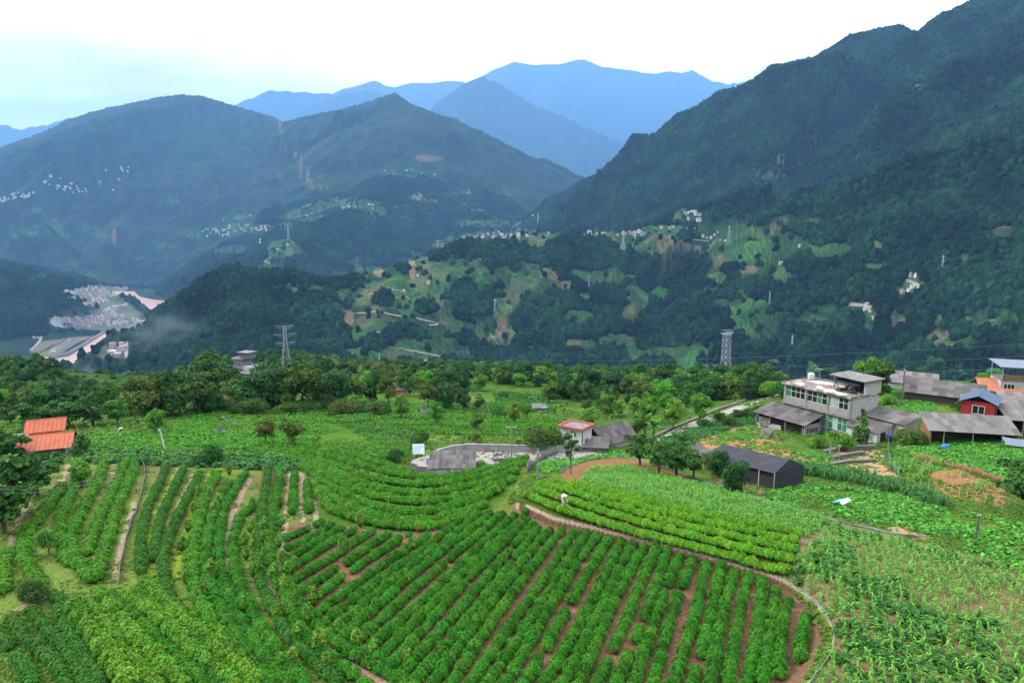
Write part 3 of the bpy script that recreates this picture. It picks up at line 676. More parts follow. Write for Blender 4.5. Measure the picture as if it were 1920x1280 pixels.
# big middle field: rows between guide rows (lower-left end, upper-right end)
GUIDE = [((539,1014),(602,986)),((539,1079),(662,1000)),((597,1157),(802,1010)),((628,1184),(900,968)),((710,1243),(985,962)),((775,1292),(1008,997)),((876,1295),(1077,1001)),((1050,1300),(1186,1026)),((1150,1300),(1249,1040)),((1331,1300),(1378,1077)),((1396,1300),(1429,1096)),((1462,1270),(1479,1133)),((1498,1243),(1510,1162))]
STEPS = [3, 4, 2, 4, 3, 3, 5, 3, 5, 2, 2, 1]
rows = []
gw = [(PL([a])[0], PL([b])[0]) for a, b in GUIDE]
for (a, b), (c, d), n in zip(gw[:-1], gw[1:], STEPS):
    for k in range(n): t = k / n; rows.append((a + (c - a) * t, b + (d - b) * t))
rows.append(gw[-1])
for i, (a, b) in enumerate(rows):
    tt = np.linspace(0, 1, 14)[:, None]; bow = np.sin(tt * math.pi) * (.25 * math.sin(i * 1.7))
    w = a + (b - a) * tt; w[:, 0] += bow[:, 0]
    tea_row(w, "%s row of rounded tea bushes from the left across the big middle tea field" % ORD[i], 'main', "tea rows of the big middle field", step=.50, miss=.022, sc_=.77 if i < 22 else .79, zs=1.12, seed=i)

LROWS = [
 ([(537,1097),(566,1145),(597,1184),(636,1216),(675,1239),(714,1262),(760,1290)], 'main', "outermost curved tea hedge along the left border of the big middle field", 1.0),
 ([(527,876),(515,958),(503,1032),(511,1079),(535,1114),(545,1152),(562,1187),(588,1217),(623,1247),(658,1268),(692,1295)], 'main', "curved tea row left of the pale dirt path, with bright saplings in it", 1.0),
 ([(503,884),(492,958),(484,1032),(484,1087),(497,1118),(515,1157),(542,1202),(582,1242),(632,1285)], 'deep', "dark curved tea row two rows left of the pale dirt path", 1.0),
 ([(476,954),(453,970),(441,1001),(437,1055),(449,1106),(473,1153),(500,1202),(532,1242),(570,1290)], 'main', "curved tea row right of the long brown furrow in the left field", 1.0),
 ([(461,891),(441,922),(422,954),(414,989),(410,1036),(414,1079),(426,1118),(449,1165),(471,1204),(502,1247),(540,1295)], 'main', "curved tea row left of the long brown furrow in the left field", 1.0),
 ([(430,911),(410,946),(395,985),(385,1032),(385,1071),(395,1112),(420,1162),(442,1202),(477,1252),(510,1295)], 'main', "curved tea row third from the grass strip in the left field", 1.05),
 ([(406,895),(391,919),(375,969),(363,1016),(359,1071),(370,1122),(395,1172),(432,1237),(470,1295)], 'slope', "tea row just right of the yellow grass strip in the left field", 1.1),
 ([(375,891),(352,938),(332,977),(316,1016),(305,1055),(312,1112),(338,1167),(373,1222),(415,1295)], 'deep', "dark tea row between the two yellow grass strips", 1.0),
 ([(344,884),(328,919),(312,950),(297,993),(289,1052)], 'deep', "short dark tea row left of the lower yellow grass strip", 1.0),
 ([(312,880),(300,911),(281,946),(270,985),(262,1032),(266,1079)], 'deep', "dark tea row just right of the grey net fence", 1.0),
 ([(254,868),(242,911),(219,958),(207,1009),(191,1055),(184,1087)], 'slope', "tea row just left of the grey net fence", 1.05),
 ([(238,866),(219,911),(195,958),(176,1001),(164,1040)], 'slope', "second tea row left of the grey net fence", 1.0),
 ([(199,864),(184,911),(164,946),(137,993),(129,1032),(148,1063),(172,1092)], 'slope', "third tea row left of the grey net fence", 1.1),
 ([(160,880),(141,915),(125,950),(109,989),(117,1024),(130,1060)], 'slope', "fourth tea row left of the grey net fence, broken in places", 1.05),
 ([(117,915),(94,950),(70,982),(51,1005),(43,1048),(59,1079),(78,1106)], 'slope', "fifth tea row left of the grey net fence near the dark tree", 1.1),
 ([(20,1040),(5,1070),(8,1110)], 'slope', "short tea row at the left frame edge above the dirt bend", 1.1),
 ([(185,1120),(219,1155),(250,1202),(281,1233),(340,1290)], 'lush', "lush tall tea row from the net fence end down to the lower edge", .98),
 ([(240,1124),(289,1155),(336,1202),(391,1249),(440,1295)], 'lush', "lush bright tea row second from the net fence end", .98),
 ([(272,1102),(305,1131),(352,1178),(406,1221),(478,1285)], 'lush', "lush bright tea row third from the net fence end", .98),
 ([(145,1155),(172,1190),(203,1233),(240,1290)], 'lush', "lush tea row left of the small dark gap at the lower left", 1.2),
 ([(165,1138),(196,1172),(226,1218),(262,1262),(300,1300)], 'lush', "narrow tea row between the lush row at the dark gap and the next lush row", .9),
 ([(212,1122),(254,1155),(293,1202),(336,1241),(390,1295)], 'main', "narrower darker tea row between the first two lush rows from the net fence end", .9),
 ([(256,1113),(297,1143),(344,1190),(398,1235),(460,1292)], 'main', "narrower darker tea row between the second and third lush rows from the net fence end", .9),
 ([(112,1150),(125,1185),(160,1240),(190,1290)], 'deep', "dark tea row curving through the lower left corner", 1.0),
 ([(60,1155),(90,1190),(125,1222),(150,1260),(165,1295)], 'deep', "dark tea row second from the lower left corner", 1.0),
 ([(25,1170),(50,1208),(80,1232),(108,1252),(125,1290)], 'deep', "dark tea row third from the lower left corner", 1.0),
 ([(0,1195),(20,1225),(42,1245),(62,1290)], 'deep', "short dark tea row nearest the lower left corner", 1.0),
 ([(95,1120),(130,1135),(165,1150)], 'deep', "very short dark tea row above the lower left rows", 1.0),
 ([(552,893),(550,930),(549,965)], 'main', "short tea row right of the pale path end", 1.0),
 ([(576,905),(577,935),(580,962)], 'main', "short tea row second right of the pale path end", 1.0),
]
for i, (pl, kd, lab, s) in enumerate(LROWS):
    tea_row(PL(smooth_pl(pl)), lab, kd, "curving tea rows of the left field", step=.5 * s, miss=.025, sc_=s * .86, seed=100 + i)
def c2(l): return [(480 + x / 2.56, 780 + y / 2.56) for x, y in l]
KROWS = [
 ([(300,375),(340,445),(420,485),(560,525),(700,545),(830,550),(960,515),(1060,485)], "lowest curving tea hedge between the hollow and the big middle field"),
 ([(290,355),(380,415),(480,465),(620,505),(760,525),(900,505),(1000,475),(1100,435)], "second lowest curving tea row of the hollow"),
 ([(240,262),(330,335),(440,395),(560,445),(700,475),(830,475),(960,445),(1090,405),(1180,355)], "third curving tea row of the hollow from below"),
 ([(230,255),(350,305),(480,365),(600,405),(740,425),(880,425),(1000,395),(1120,365),(1229,315)], "fourth curving tea row of the hollow from below"),
 ([(150,215),(300,245),(430,305),(560,355),(700,380),(850,385),(1000,355),(1130,325),(1250,275)], "fifth curving tea row of the hollow from below"),
 ([(60,190),(250,212),(400,258),(540,306),(700,336),(850,342),(1000,326),(1150,285),(1290,235)], "sixth curving tea row of the hollow from below"),
 ([(30,172),(230,183),(400,218),(560,263),(700,298),(850,306),(1000,300),(1150,260),(1300,210)], "seventh curving tea row of the hollow, just below the hut"),
 ([(120,160),(300,172),(430,190),(540,222),(650,256),(740,282)], "topmost curving tea row of the hollow left of the hut"),
]
for i, (pl, lab) in enumerate(KROWS):
    tea_row(PL(smooth_pl(c2(pl))), lab, 'slope', "curving tea rows of the hollow below the hut", step=.6, miss=.0, sc_=.98, zs=1.1, seed=200 + i)
TROWS = [
 [(987,932),(1038,956),(1116,981),(1194,1005),(1272,1024),(1350,1044),(1440,1071),(1472,1076)],
 [(1005,923),(1077,947),(1155,972),(1233,994),(1311,1014),(1390,1034),(1482,1055)],
 [(1012,913),(1077,927),(1136,948),(1214,972),(1292,993),(1370,1010),(1487,1036)],
 [(1035,907),(1097,924),(1175,945),(1253,968),(1331,986),(1490,1019)],
 [(1077,910),(1155,930),(1233,951),(1331,973),(1495,1004)]]
TL = ["front clipped bright tea hedge on the raised terrace above the bank", "second clipped tea hedge from the bank on the raised terrace", "middle clipped tea hedge on the raised terrace", "fourth clipped tea hedge from the bank on the raised terrace", "rearmost clipped tea hedge of the raised terrace next to the maize"]
for i, pl in enumerate(TROWS):
    tea_row(PL(smooth_pl(pl)), TL[i], 'terrace', "clipped tea hedges of the raised terrace", step=.40, miss=.0, sc_=.78, zs=1.1, seed=300 + i)

# saplings set out between the left rows
SP = [(527,906),(526,952),(527,990),(523,1026),(530,1056),(553,1068),(534,1110),(549,1135),(578,1170),(560,1205),(600,1225),(588,1138),(636,1192),(668,1212),(765,1250),(515,1090),(497,1022),(496,1050),(496,998),(474,955),(470,1000),(460,1028),(462,1050),(476,1085),(405,965),(375,935),(412,948),(402,980),(352,998),(342,1035),(398,1085),(378,1125),(365,965),(645,1036),(772,1035),(784,998),(676,988),(430,890),(455,1150),(700,1230),(612,1258),(395,930),(350,1095),(540,1080),(550,1245),(520,1165)]
for i, (u, v) in enumerate(SP):
    p = P(u, v); s = rg.uniform(.75, 1.15)
    o = link(SAPL[i % 3], "sapling"); o.location = p; o.scale = (s, s, s); o.rotation_euler = (0, 0, rg.uniform(0, 6))
    tag(o, "small bright yellow green sapling standing between the tea rows", "sapling", "bright saplings among the tea rows")

# hedges farther off: one mesh per row
def hedge_mesh(wp, seed, mt, w=.55, h=.75, step=.42, leaf=.3, per=14):
    g = np.random.default_rng(seed); q = resample(np.asarray(wp), step, g); q = q[np.isfinite(q[:, 0])]
    if len(q) < 3: return None, None
    o = q[0].copy(); q = q - o; n = len(q) * per
    k = np.repeat(np.arange(len(q)), per); a = g.uniform(-.25, math.pi + .25, n)
    tg = np.gradient(q[:, :2], axis=0); tg = tg / (np.linalg.norm(tg, axis=1, keepdims=True) + 1e-9); nx = np.stack([-tg[:, 1], tg[:, 0]], 1)
    lm = .8 + .4 * vnoise(np.arange(len(q)) * .55, np.full(len(q), seed * 3.3), 5)
    c = q[k] + np.stack([nx[k, 0] * np.cos(a) * w, nx[k, 1] * np.cos(a) * w, np.maximum(np.sin(a), -.05) * h], 1) * lm[k][:, None]
    c[:, :2] += g.uniform(-step, step, (n, 2)) * .6
    d = np.stack([nx[k, 0] * np.cos(a), nx[k, 1] * np.cos(a), np.sin(a) + .3], 1)
    V, Fq = leaf_quads(c, d + g.normal(size=(n, 3)) * .4, leaf, g, 1.5)
    cv = np.repeat(g.uniform(.65, 1.35, n), 4); col = np.stack([cv, cv, cv], 1)
    return mesh_np("tea_hedge", V, Fq, [mt], col=col), o
def hedges(ga, gb, n, label, group, mt, w=.55, h=.75, leaf=.3, miss=0, per=14, seed=0, wav=.0):
    A = PL(smooth_pl(ga, 2)); B = PL(smooth_pl(gb, 2)); m = 24
    def rs(p): 
        p = p[np.isfinite(p[:, 0])]; s = np.linspace(0, len(p) - 1, m); return np.stack([np.interp(s, np.arange(len(p)), p[:, q]) for q in range(3)], 1)
    A, B = rs(A), rs(B)
    for i in range(n):
        t = i / max(1, n - 1); w_ = A + (B - A) * t
        f0, f1 = (0, m) if miss == 0 else (rg.randint(0, int(m * miss)), m - rg.randint(0, int(m * miss)))
        w_ = w_[f0:f1].copy(); w_[:, 1] += np.sin(np.linspace(0, 5, len(w_)) + i * 2.1) * wav
        me, o = hedge_mesh(w_, seed * 50 + i + 400, mt, w, h, leaf=leaf, per=per)
        if me is None: continue
        ob = link(me, "tea_hedge"); ob.location = o
        tag(ob, "%s tea hedge from the front %s" % (ORD[i], label), "tea hedge", group)
hedges([(130,868),(250,860),(400,862),(520,858),(560,862)], [(190,812),(260,812),(360,812),(470,815),(600,822)], 10, "of the green slope behind the left field", "tea hedges on the slope behind the left field", M_tea5, w=.5, leaf=.25, seed=1, wav=.5, miss=.12)
hedges([(330,812),(390,822),(470,820),(560,812),(620,812)], [(330,782),(420,772),(480,772),(560,775),(620,772)], 10, "of the terraced slope around the little hut", "tea hedges around the little hut", M_tea5, w=.52, leaf=.26, seed=2, wav=.6, miss=.1)
hedges([(600,858),(660,858),(720,862),(760,852)], [(600,838),(660,832),(720,835),(770,838)], 5, "of the low green patch left of the white board", "tea hedges left of the white board", M_tea5, w=.6, leaf=.25, seed=3, wav=.3)
hedges([(690,825),(740,838),(780,842)], [(640,795),(700,790),(760,800)], 8, "of the dark diagonal patch beside the round dark bush", "dark diagonal tea hedges", M_tea4, w=.55, leaf=.25, seed=4, wav=.0)
hedges([(800,812),(880,818),(980,818),(1040,812)], [(640,782),(760,778),(880,782),(1050,790)], 9, "of the meadow slope above the curved road", "tea hedges above the curved road", M_tea5, w=.52, leaf=.28, seed=5, wav=.7, miss=.15)
hedges([(620,795),(700,790),(800,785)], [(620,772),(700,766),(800,770)], 6, "of the bright slope under the tree belt", "tea hedges under the tree belt", M_tea5, w=.52, leaf=.28, seed=6, wav=.6, miss=.1)
hedges([(800,775),(880,775),(960,772)], [(820,762),(880,760),(960,758)], 4, "of the brownish terraces right of the tree belt", "tea hedges on the brownish terraces", M_tea4, w=.6, leaf=.28, seed=7, wav=.5, miss=.1)
hedges([(935,768),(990,772),(1040,775)], [(925,738),(980,738),(1020,742)], 9, "of the far terraced field beyond the meadow", "far terraced tea hedges", M_tea4, w=.9, leaf=.5, seed=8, miss=.1)
# ------------------------------------------------------------------ trees
def lumps_for(kind, g):
    L = []
    if kind == 'dense':
        for _ in range(26):
            d = unit(g.normal(size=3)); L.append((np.array([0, 0, 3.9]) + d * np.array([2.7, 2.7, 3.6]) * g.uniform(.55, 1), g.uniform(1.0, 1.7)))
    elif kind == 'wide':
        for _ in range(18):
            d = unit(g.normal(size=3)); L.append((np.array([0, 0, 4.0]) + d * np.array([3.6, 3.6, 2.4]) * g.uniform(.45, 1), (g.uniform(1.0, 1.7), g.uniform(1.0, 1.7), g.uniform(.5, .8))))
    elif kind == 'light':
        for _ in range(22):
            d = unit(g.normal(size=3)); L.append((np.array([0, 0, 4.1]) + d * np.array([2.4, 2.4, 2.9]) * g.uniform(.45, 1), g.uniform(.65, 1.2)))
    elif kind == 'cone':
        for k in range(15):
            t = k / 14; a = g.uniform(0, 6.28); r = 1.7 * (1 - t) ** .7 + .1; L.append((np.array([math.cos(a) * r * .7, math.sin(a) * r * .7, 1.0 + t * 7.0]), g.uniform(.75, 1.2) * (1.1 - .6 * t)))
    elif kind == 'bush':
        for _ in range(12):
            d = unit(g.normal(size=3)); d[2] = abs(d[2]); L.append((np.array([0, 0, .7]) + d * np.array([1.5, 1.5, 1.2]) * g.uniform(.4, 1), g.uniform(.6, 1.0)))
    elif kind == 'thin':
        for k in range(14):
            t = k / 13; a = g.uniform(0, 6.28); r = g.uniform(.4, 1.5) * (1 - .5 * abs(t - .4)); L.append((np.array([math.cos(a) * r, math.sin(a) * r, 3.0 + t * 4]), g.uniform(.35, .6)))
    return L
def trunk_for(kind, g, L):
    parts = []
    if kind == 'bush':
        for k in range(4):
            a = k * 1.57 + g.uniform(0, .6); parts.append(tube([(0, 0, -.3), (math.cos(a) * .5, math.sin(a) * .5, .7)], [.07, .03], 5))
        return join(parts)
    top = {'dense': 5.5, 'wide': 4.8, 'light': 5.2, 'cone': 7.4, 'thin': 6.8}[kind]; r = {'dense': .22, 'wide': .26, 'light': .15, 'cone': .17, 'thin': .10}[kind]
    b = g.uniform(-.25, .25, 2)
    parts.append(tube([(0, 0, -.5), (b[0] * .3, b[1] * .3, top * .3), (b[0], b[1], top * .65), (b[0] * .5, b[1] * .5, top)], [r * 1.25, r, r * .7, r * .3], 7))
    for (c, rr) in L[:9]:
        z0 = min(top * .8, max(1.0, c[2] - 1.8)); s = np.array([b[0] * z0 / top, b[1] * z0 / top, z0])
        parts.append(tube([s, s + (c - s) * .5 + np.array([0, 0, .15]), c], [r * .5, r * .32, r * .12], 5))
    return join(parts)
TREES = {}
def tree_kind(key, kind, mt, leaf, per, seeds, colj=.35, up=.35):
    out = []
    for s in seeds:
        g = np.random.default_rng(s); L = lumps_for(kind, g)
        V, F, c = crown(L, leaf, s + 500, per, up, colj)
        tv, tf = trunk_for(kind, g, L)
        out.append((mesh_np("trunk", tv, tf, [M_wood], smooth=True), mesh_np("crown", V, F, [mt], col=c), float(V[:, 2].max())))
    TREES[key] = out
tree_kind('dense', 'dense', M_dark, .40, 120, (1, 2, 3, 4))
tree_kind('wide', 'wide', M_dark, .42, 95, (11, 12))
tree_kind('light', 'light', M_light, .30, 140, (21, 22, 23, 24))
tree_kind('olive', 'light', M_olive, .34, 100, (31, 32))
tree_kind('cone', 'cone', M_dark, .40, 100, (41, 42))
tree_kind('bush', 'bush', M_dark, .15, 480, (51, 52))
tree_kind('lbush', 'bush', M_light, .15, 420, (55, 56))
tree_kind('obush', 'bush', M_olive, .15, 420, (58,))
tree_kind('blue', 'dense', M_blue, .36, 120, (61, 62))
tree_kind('thin', 'thin', M_blue, .28, 190, (71,))
def plant_tree(key, u, vb, vt, label, group=None, name="tree", wide=1.0, cat="tree", base=None):
    p = P(u, vb) if base is None else Vector(base)
    if not math.isfinite(p.x): return
    dep = p.y * cP - (p.z - CAMZ) * sP
    tm, cm, h0 = rg.choice(TREES[key])
    s = max(.15, (vb - vt) * dep / FPX / h0 / .97)
    t = thing(name, label, cat, p, rg.uniform(0, 6.28), group); t.scale = (s * wide * rg.uniform(.92, 1.1), s * wide * rg.uniform(.92, 1.1), s)
    link(tm, "trunk", t); link(cm, "crown", t)
    return t
G1 = "dark trees of the belt beyond the tea slopes"
L1 = "dense dark green broadleaf tree in the belt behind the tea slope"
for (u, b, t) in [(262,778,694),(300,781,700),(338,780,690),(375,778,696),(398,776,712),(345,764,682),(468,768,702),(500,768,690),(535,770,688),(566,770,684),(598,768,690),(632,764,692),(505,758,678),(545,755,674),(590,752,682),(630,752,690),(666,760,706),(700,752,694),(728,757,700),(762,742,692),(802,768,718),(836,768,716),(870,768,726),(898,770,738),(820,754,706),(852,752,716),(436,764,708)]:
    plant_tree(rg.choice(['dense', 'dense', 'dense', 'blue', 'olive']), u, b, t, "BELT", G1, "broadleaf_tree")
bt = sorted([o for o in COL.objects if o.get("label") == "BELT"], key=lambda o: o.location.x / o.location.y)
for i, o in enumerate(bt): o["label"] = "%s dense dark broadleaf tree from the left in the belt behind the tea slope" % ORD[i]
for i, (u, b, t) in enumerate([(u_, 772 + 6 * math.sin(u_), 748 + 5 * math.sin(u_ * 1.7)) for u_ in range(235, 735, 34)]):
    plant_tree('bush' if i % 3 else 'obush', u, b, t, "low dark undergrowth shrub at the foot of the tree belt", "undergrowth shrubs at the foot of the tree belt", "shrub", 1.5, "shrub")
G2 = "trees on the dark left ridge"
for i, (u, b, t) in enumerate([(8,706,672),(40,702,664),(72,700,660),(102,704,668),(30,732,684),(70,730,680),(108,730,688),(142,732,702),(10,752,704),(52,760,712),(96,756,712),(134,752,702),(170,754,710),(188,764,722),(206,758,718),(232,752,722),(162,742,710),(60,776,730),(20,792,742)]):
    plant_tree('dense', u, b, t, "RIDGE", G2, "forest_tree")
bt = sorted([o for o in COL.objects if o.get("label") == "RIDGE"], key=lambda o: o.location.x / o.location.y)
for i, o in enumerate(bt): o["label"] = "%s dark forest tree from the left on the ridge above the orange roofed house" % ORD[i]
for (u, b, t, lab) in [(126,740,700,"slender dark tree standing above the left ridge crowns"),(180,760,716,"dark pointed tree in the gap right of the left ridge")]:
    plant_tree('cone', u, b, t, lab, None, "forest_tree")
for (u, b, t, q_) in [(130,802,750,"second from the right"),(175,800,745,"rightmost"),(62,806,752,"leftmost"),(98,800,748,"second from the left")]:
    plant_tree('wide', u, b, t, q_ + " of the spreading dark trees behind the orange roofed house", "spreading trees behind the orange roofed house", "spreading_tree", 1.1)
ONE = [
 ('dense',395,738,655,"tall dark tree standing left of the tiered grey house in the belt"),('dense',414,735,664,"dark tree touching the tall one left of the tiered grey house"),('dense',463,690,660,"small dark tree rising right behind the tiered grey house"),
 ('light',221,797,748,"round bright green tree at the left end of the tea slope"),('light',293,816,765,"pale green airy tree behind the white pole"),('light',665,774,740,"small light green tree left under the belt"),('olive',703,784,752,"small olive tree with a bare stem in front of the belt"),
 ('light',752,787,738,"bright green tree in the middle in front of the belt"),('light',818,797,750,"bright green tree right of the middle before the dark belt"),('olive',893,810,768,"olive airy tree on the meadow above the curved road"),('light',964,796,752,"light green tree at the right end of the meadow"),('light',988,782,756,"second light green tree at the right end of the meadow"),
 ('olive',498,838,782,"feathery olive tree left of a pair on the tea slope"),('olive',548,838,782,"feathery olive tree right of a pair on the tea slope"),('olive',465,762,730,"yellowish olive shrub tree at the foot of the belt"),('olive',615,760,735,"low brownish tree at the foot of the belt"),('light',745,726,702,"yellow green tree by the little brown house in the belt"),('olive',830,722,700,"flowering yellowish crown at the belt's right part"),
 ('dense',1030,754,714,"dark tree left of the far terraced field's right edge"),('dense',1048,748,706,"dark round tree beside the far terraced field"),('dense',1083,752,699,"tallest dark tree behind the pink roofed house"),('dense',1105,758,712,"dark tree right of the tallest one behind the pink roofed house"),
 ('cone',1122,764,722,"left one of three dark pointed trees behind the old grey roof"),('cone',1138,764,720,"middle one of three dark pointed trees behind the old grey roof"),('cone',1152,762,721,"right one of three dark pointed trees behind the old grey roof"),('cone',1176,760,727,"dim pointed tree left of a pair over the gorge"),('cone',1197,756,724,"dim pointed tree right of a pair over the gorge"),
 ('light',1105,806,762,"light green tree just above the pink roof"),('light',1136,784,738,"bright tree behind the old grey roof"),('light',1160,782,748,"small bright tree right behind the old grey roof"),('olive',1100,775,748,"olive tree between dark trees and the pink roof"),('light',1190,778,744,"small pale green tree left of the road trees"),
 ('light',1218,795,736,"light tree left of the tall bright one over the road"),('light',1250,780,714,"tall bright yellow green tree over the road's upper end"),('light',1262,805,746,"big round bright tree beside the road"),('light',1312,794,734,"big bright green tree next to the road's retaining edge"),('dense',1286,764,718,"dark tree behind the bright roadside trees"),('olive',1195,822,770,"dull olive tree right of the old grey roof"),
 ('olive',1378,752,704,"yellowish tree near the lattice tower foot"),('blue',1404,750,714,"dark green tree left of the pointed one by the road"),('cone',1426,746,690,"dark dense pointed tree by the road's top"),('lbush',1448,744,714,"green bush left of the concrete house by the road's top"),('bush',1466,746,714,"dark bush touching the concrete house's left side"),
 ('light',1525,716,678,"bright tree behind the concrete house's flat roof"),('wide',1560,716,686,"dark spreading tree behind the concrete house"),('dense',1640,748,674,"tall dark tree between the concrete house and the big grey roofs"),('light',1632,740,666,"bright leafy top of a tall tree behind the concrete house"),('blue',1752,705,668,"round green tree behind the long grey roof"),('bush',1735,702,684,"low shrub left of the round tree behind the long grey roof"),
 ('wide',1806,714,693,"low dark tree right behind the long grey roof"),('lbush',1862,712,690,"green shrub next to the open roofed house"),('lbush',1842,716,698,"light shrub left of the open roofed house"),('cone',1612,838,764,"dark dense bush at the concrete house's right corner"),('lbush',1580,846,812,"green bush below the concrete house's wall"),('lbush',1528,838,814,"grey green bush in front of the pig pen"),
 ('wide',1925,960,858,"big dark spreading tree at the right frame edge"),('blue',1347,892,842,"round dark tree growing against the black net roof"),('blue',1379,924,862,"glossy round tree before the black net shed"),
 ('wide',25,968,842,"big dark spreading tree at the left frame edge below the orange roof"),('wide',70,930,862,"dark overhanging tree just below the orange roof"),('wide',8,1000,900,"dark tree at the left frame edge above the dirt track"),('wide',110,880,845,"dark shrub under the orange roof's front eave"),('light',155,912,858,"bright green round tree right of the dark overhanging trees"),('light',92,1040,986,"small yellow green tree in the left field"),('bush',60,1128,1086,"little round tree on the dirt bend at the left"),('bush',395,872,832,"round olive dark bush at the end of the left rows"),
 ('wide',22,868,800,"dark tree covering the left end of the orange roofs"),('dense',150,856,812,"dark tree at the right corner of the orange roofed house"),('bush',60,880,846,"low dark shrub under the orange roof's left end"),('lbush',1745,800,778,"green shrub between the barn and the long shed"),('bush',1800,770,752,"dark shrub at the big barn's corner"),('lbush',1660,760,738,"light shrub in the field behind the concrete house"),
 ('bush',788,832,804,"round dark bush beside the white board"),('bush',740,862,840,"green bush left of the white board"),('thin',1070,888,806,"slender young tree with thin stem in front of the pink roofed house"),('obush',1008,842,796,"big reddish dark bush left of the pink roofed house"),('bush',1030,842,806,"dark bush touching the pink roofed house's wall"),
 ('lbush',908,886,862,"small bush on the wall right of the hut"),('lbush',882,824,808,"small green bush in the middle of the road parapet"),('bush',940,746,732,"small dark tree on the meadow's upper edge"),('bush',934,782,760,"small dark round tree on the meadow"),('olive',895,838,806,"thin olive bush behind the road parapet"),
 ('wide',1200,872,812,"dark glossy tree left of the row by the black net shed"),('wide',1236,888,826,"dark glossy tree second in the row by the black net shed"),('wide',1268,893,828,"dark glossy tree third in the row by the black net shed"),('wide',1300,896,842,"dark glossy tree nearest the black net shed's left end"),('wide',1280,856,812,"small dark tree behind the row by the black net shed"),
 ('lbush',1690,855,838,"pale shrub on the terrace edge right of the annexe"),('obush',1700,835,800,"brownish thicket between the annexe and the long shed"),('obush',1880,735,712,"yellowish vine heap on the grey roof")]
for (k, u, b, t, lab) in ONE[:-1]:
    plant_tree(k, u, b, t, lab, None, {'bush': "shrub", 'lbush': "shrub", 'obush': "shrub"}.get(k, "tree"), cat="shrub" if 'bush' in k else "tree")
for i, (u, b) in enumerate([(1350,789),(1368,797),(1384,783),(1405,780),(1422,776),(1444,778),(1322,800)]):
    plant_tree('bush', u, b + 2, b - 16, "small round shrub along the sloping road beside the maize", "small shrubs along the sloping road", "shrub", cat="shrub")

# banana and papaya plants
def banana_mesh(seed, n=11):
    g = np.random.default_rng(seed); Vs = []; Fs = []; Cs = []; o = 0
    for k in range(n):
        a = k * 2.4 + g.uniform(-.3, .3); el = g.uniform(.7, 1.35); L = g.uniform(2.0, 3.0); w = .32; m = 6
        pts = []
        for i in range(m + 1):
            t = i / m; rr = L * t * math.cos(el) * 1.0 + .1; z = 2.2 + L * t * math.sin(el) - 1.5 * t * t * (1.3 - el * .5)
            ww = w * math.sin(math.pi * (.12 + .86 * t)); c = np.array([math.cos(a) * rr, math.sin(a) * rr, z]); s = np.array([-math.sin(a), math.cos(a), 0]) * ww
            pts += [c - s - np.array([0, 0, .12 * ww / w]), c, c + s - np.array([0, 0, .12 * ww / w])]
        Vs += pts; Cs += [g.uniform(.7, 1.3)] * len(pts)
        for i in range(m):
            b = o + i * 3; Fs += [(b, b + 1, b + 4, b + 3), (b + 1, b + 2, b + 5, b + 4)]
        o += len(pts)
    Cs = np.array(Cs)[:, None] * np.ones(3)
    tv, tf = tube([(0, 0, -.3), (0.05, 0, 1.2), (0, 0, 2.5)], [.17, .14, .08], 7)
    return mesh_np("stem", tv, tf, [M_light], col=np.ones((len(tv), 3)) * .8), mesh_np("leaves", Vs, np.array(Fs), [M_light], col=Cs)
BAN = [banana_mesh(s) for s in (1, 2)]
for i, (u, b, t, lab) in enumerate([(1208,824,762,"tall banana plant right of the old grey roof"),(1226,822,776,"smaller banana plant beside the tall one"),(1042,778,754,"banana plant above the pink roofed house"),(1058,780,760,"second banana plant above the pink roofed house"),(985,842,806,"banana plant with drooping leaves left of the reddish bush"),(1388,748,704,"banana plant by the yellowish tree at the tower"),(972,845,815,"low drooping banana plant beside the power pole")]):
    p = P(u, b); dep = p.y * cP - (p.z - CAMZ) * sP; s = (b - t) * dep / FPX / 4.3
    tt = thing("banana_plant", lab, "banana plant", p, i * 1.3); tt.scale = (s, s, s); link(BAN[i % 2][0], "stem", tt); link(BAN[i % 2][1], "leaves", tt)
def papaya(u, vb, vt, lab):
    p = P(u, vb); dep = p.y * cP - (p.z - CAMZ) * sP; h = (vb - vt) * dep / FPX
    t = thing("papaya_tree", lab, "tree", p, .3); g = np.random.default_rng(5)
    tv, tf = tube([(0, 0, -.3), (.05, 0, h * .5), (0, .03, h * .85)], [.1, .08, .06], 7); link(mesh_np("trunk", tv, tf, [mat("papaya_bark", (.25, .27, .24), .9)], smooth=True), "trunk", t)
    L = [(np.array([math.cos(a) * r, math.sin(a) * r, h * .85 + z]), (.42, .42, .16)) for a, r, z in [(k * 2.4, .25 + .07 * k, .35 - .09 * k) for k in range(9)]]
    V, F, c = crown(L, .3, 3, 160, .6); link(mesh_np("crown", V, F, [M_light], col=c), "crown", t)
papaya(1556, 852, 806, "papaya tree with pale stem in front of the concrete house")

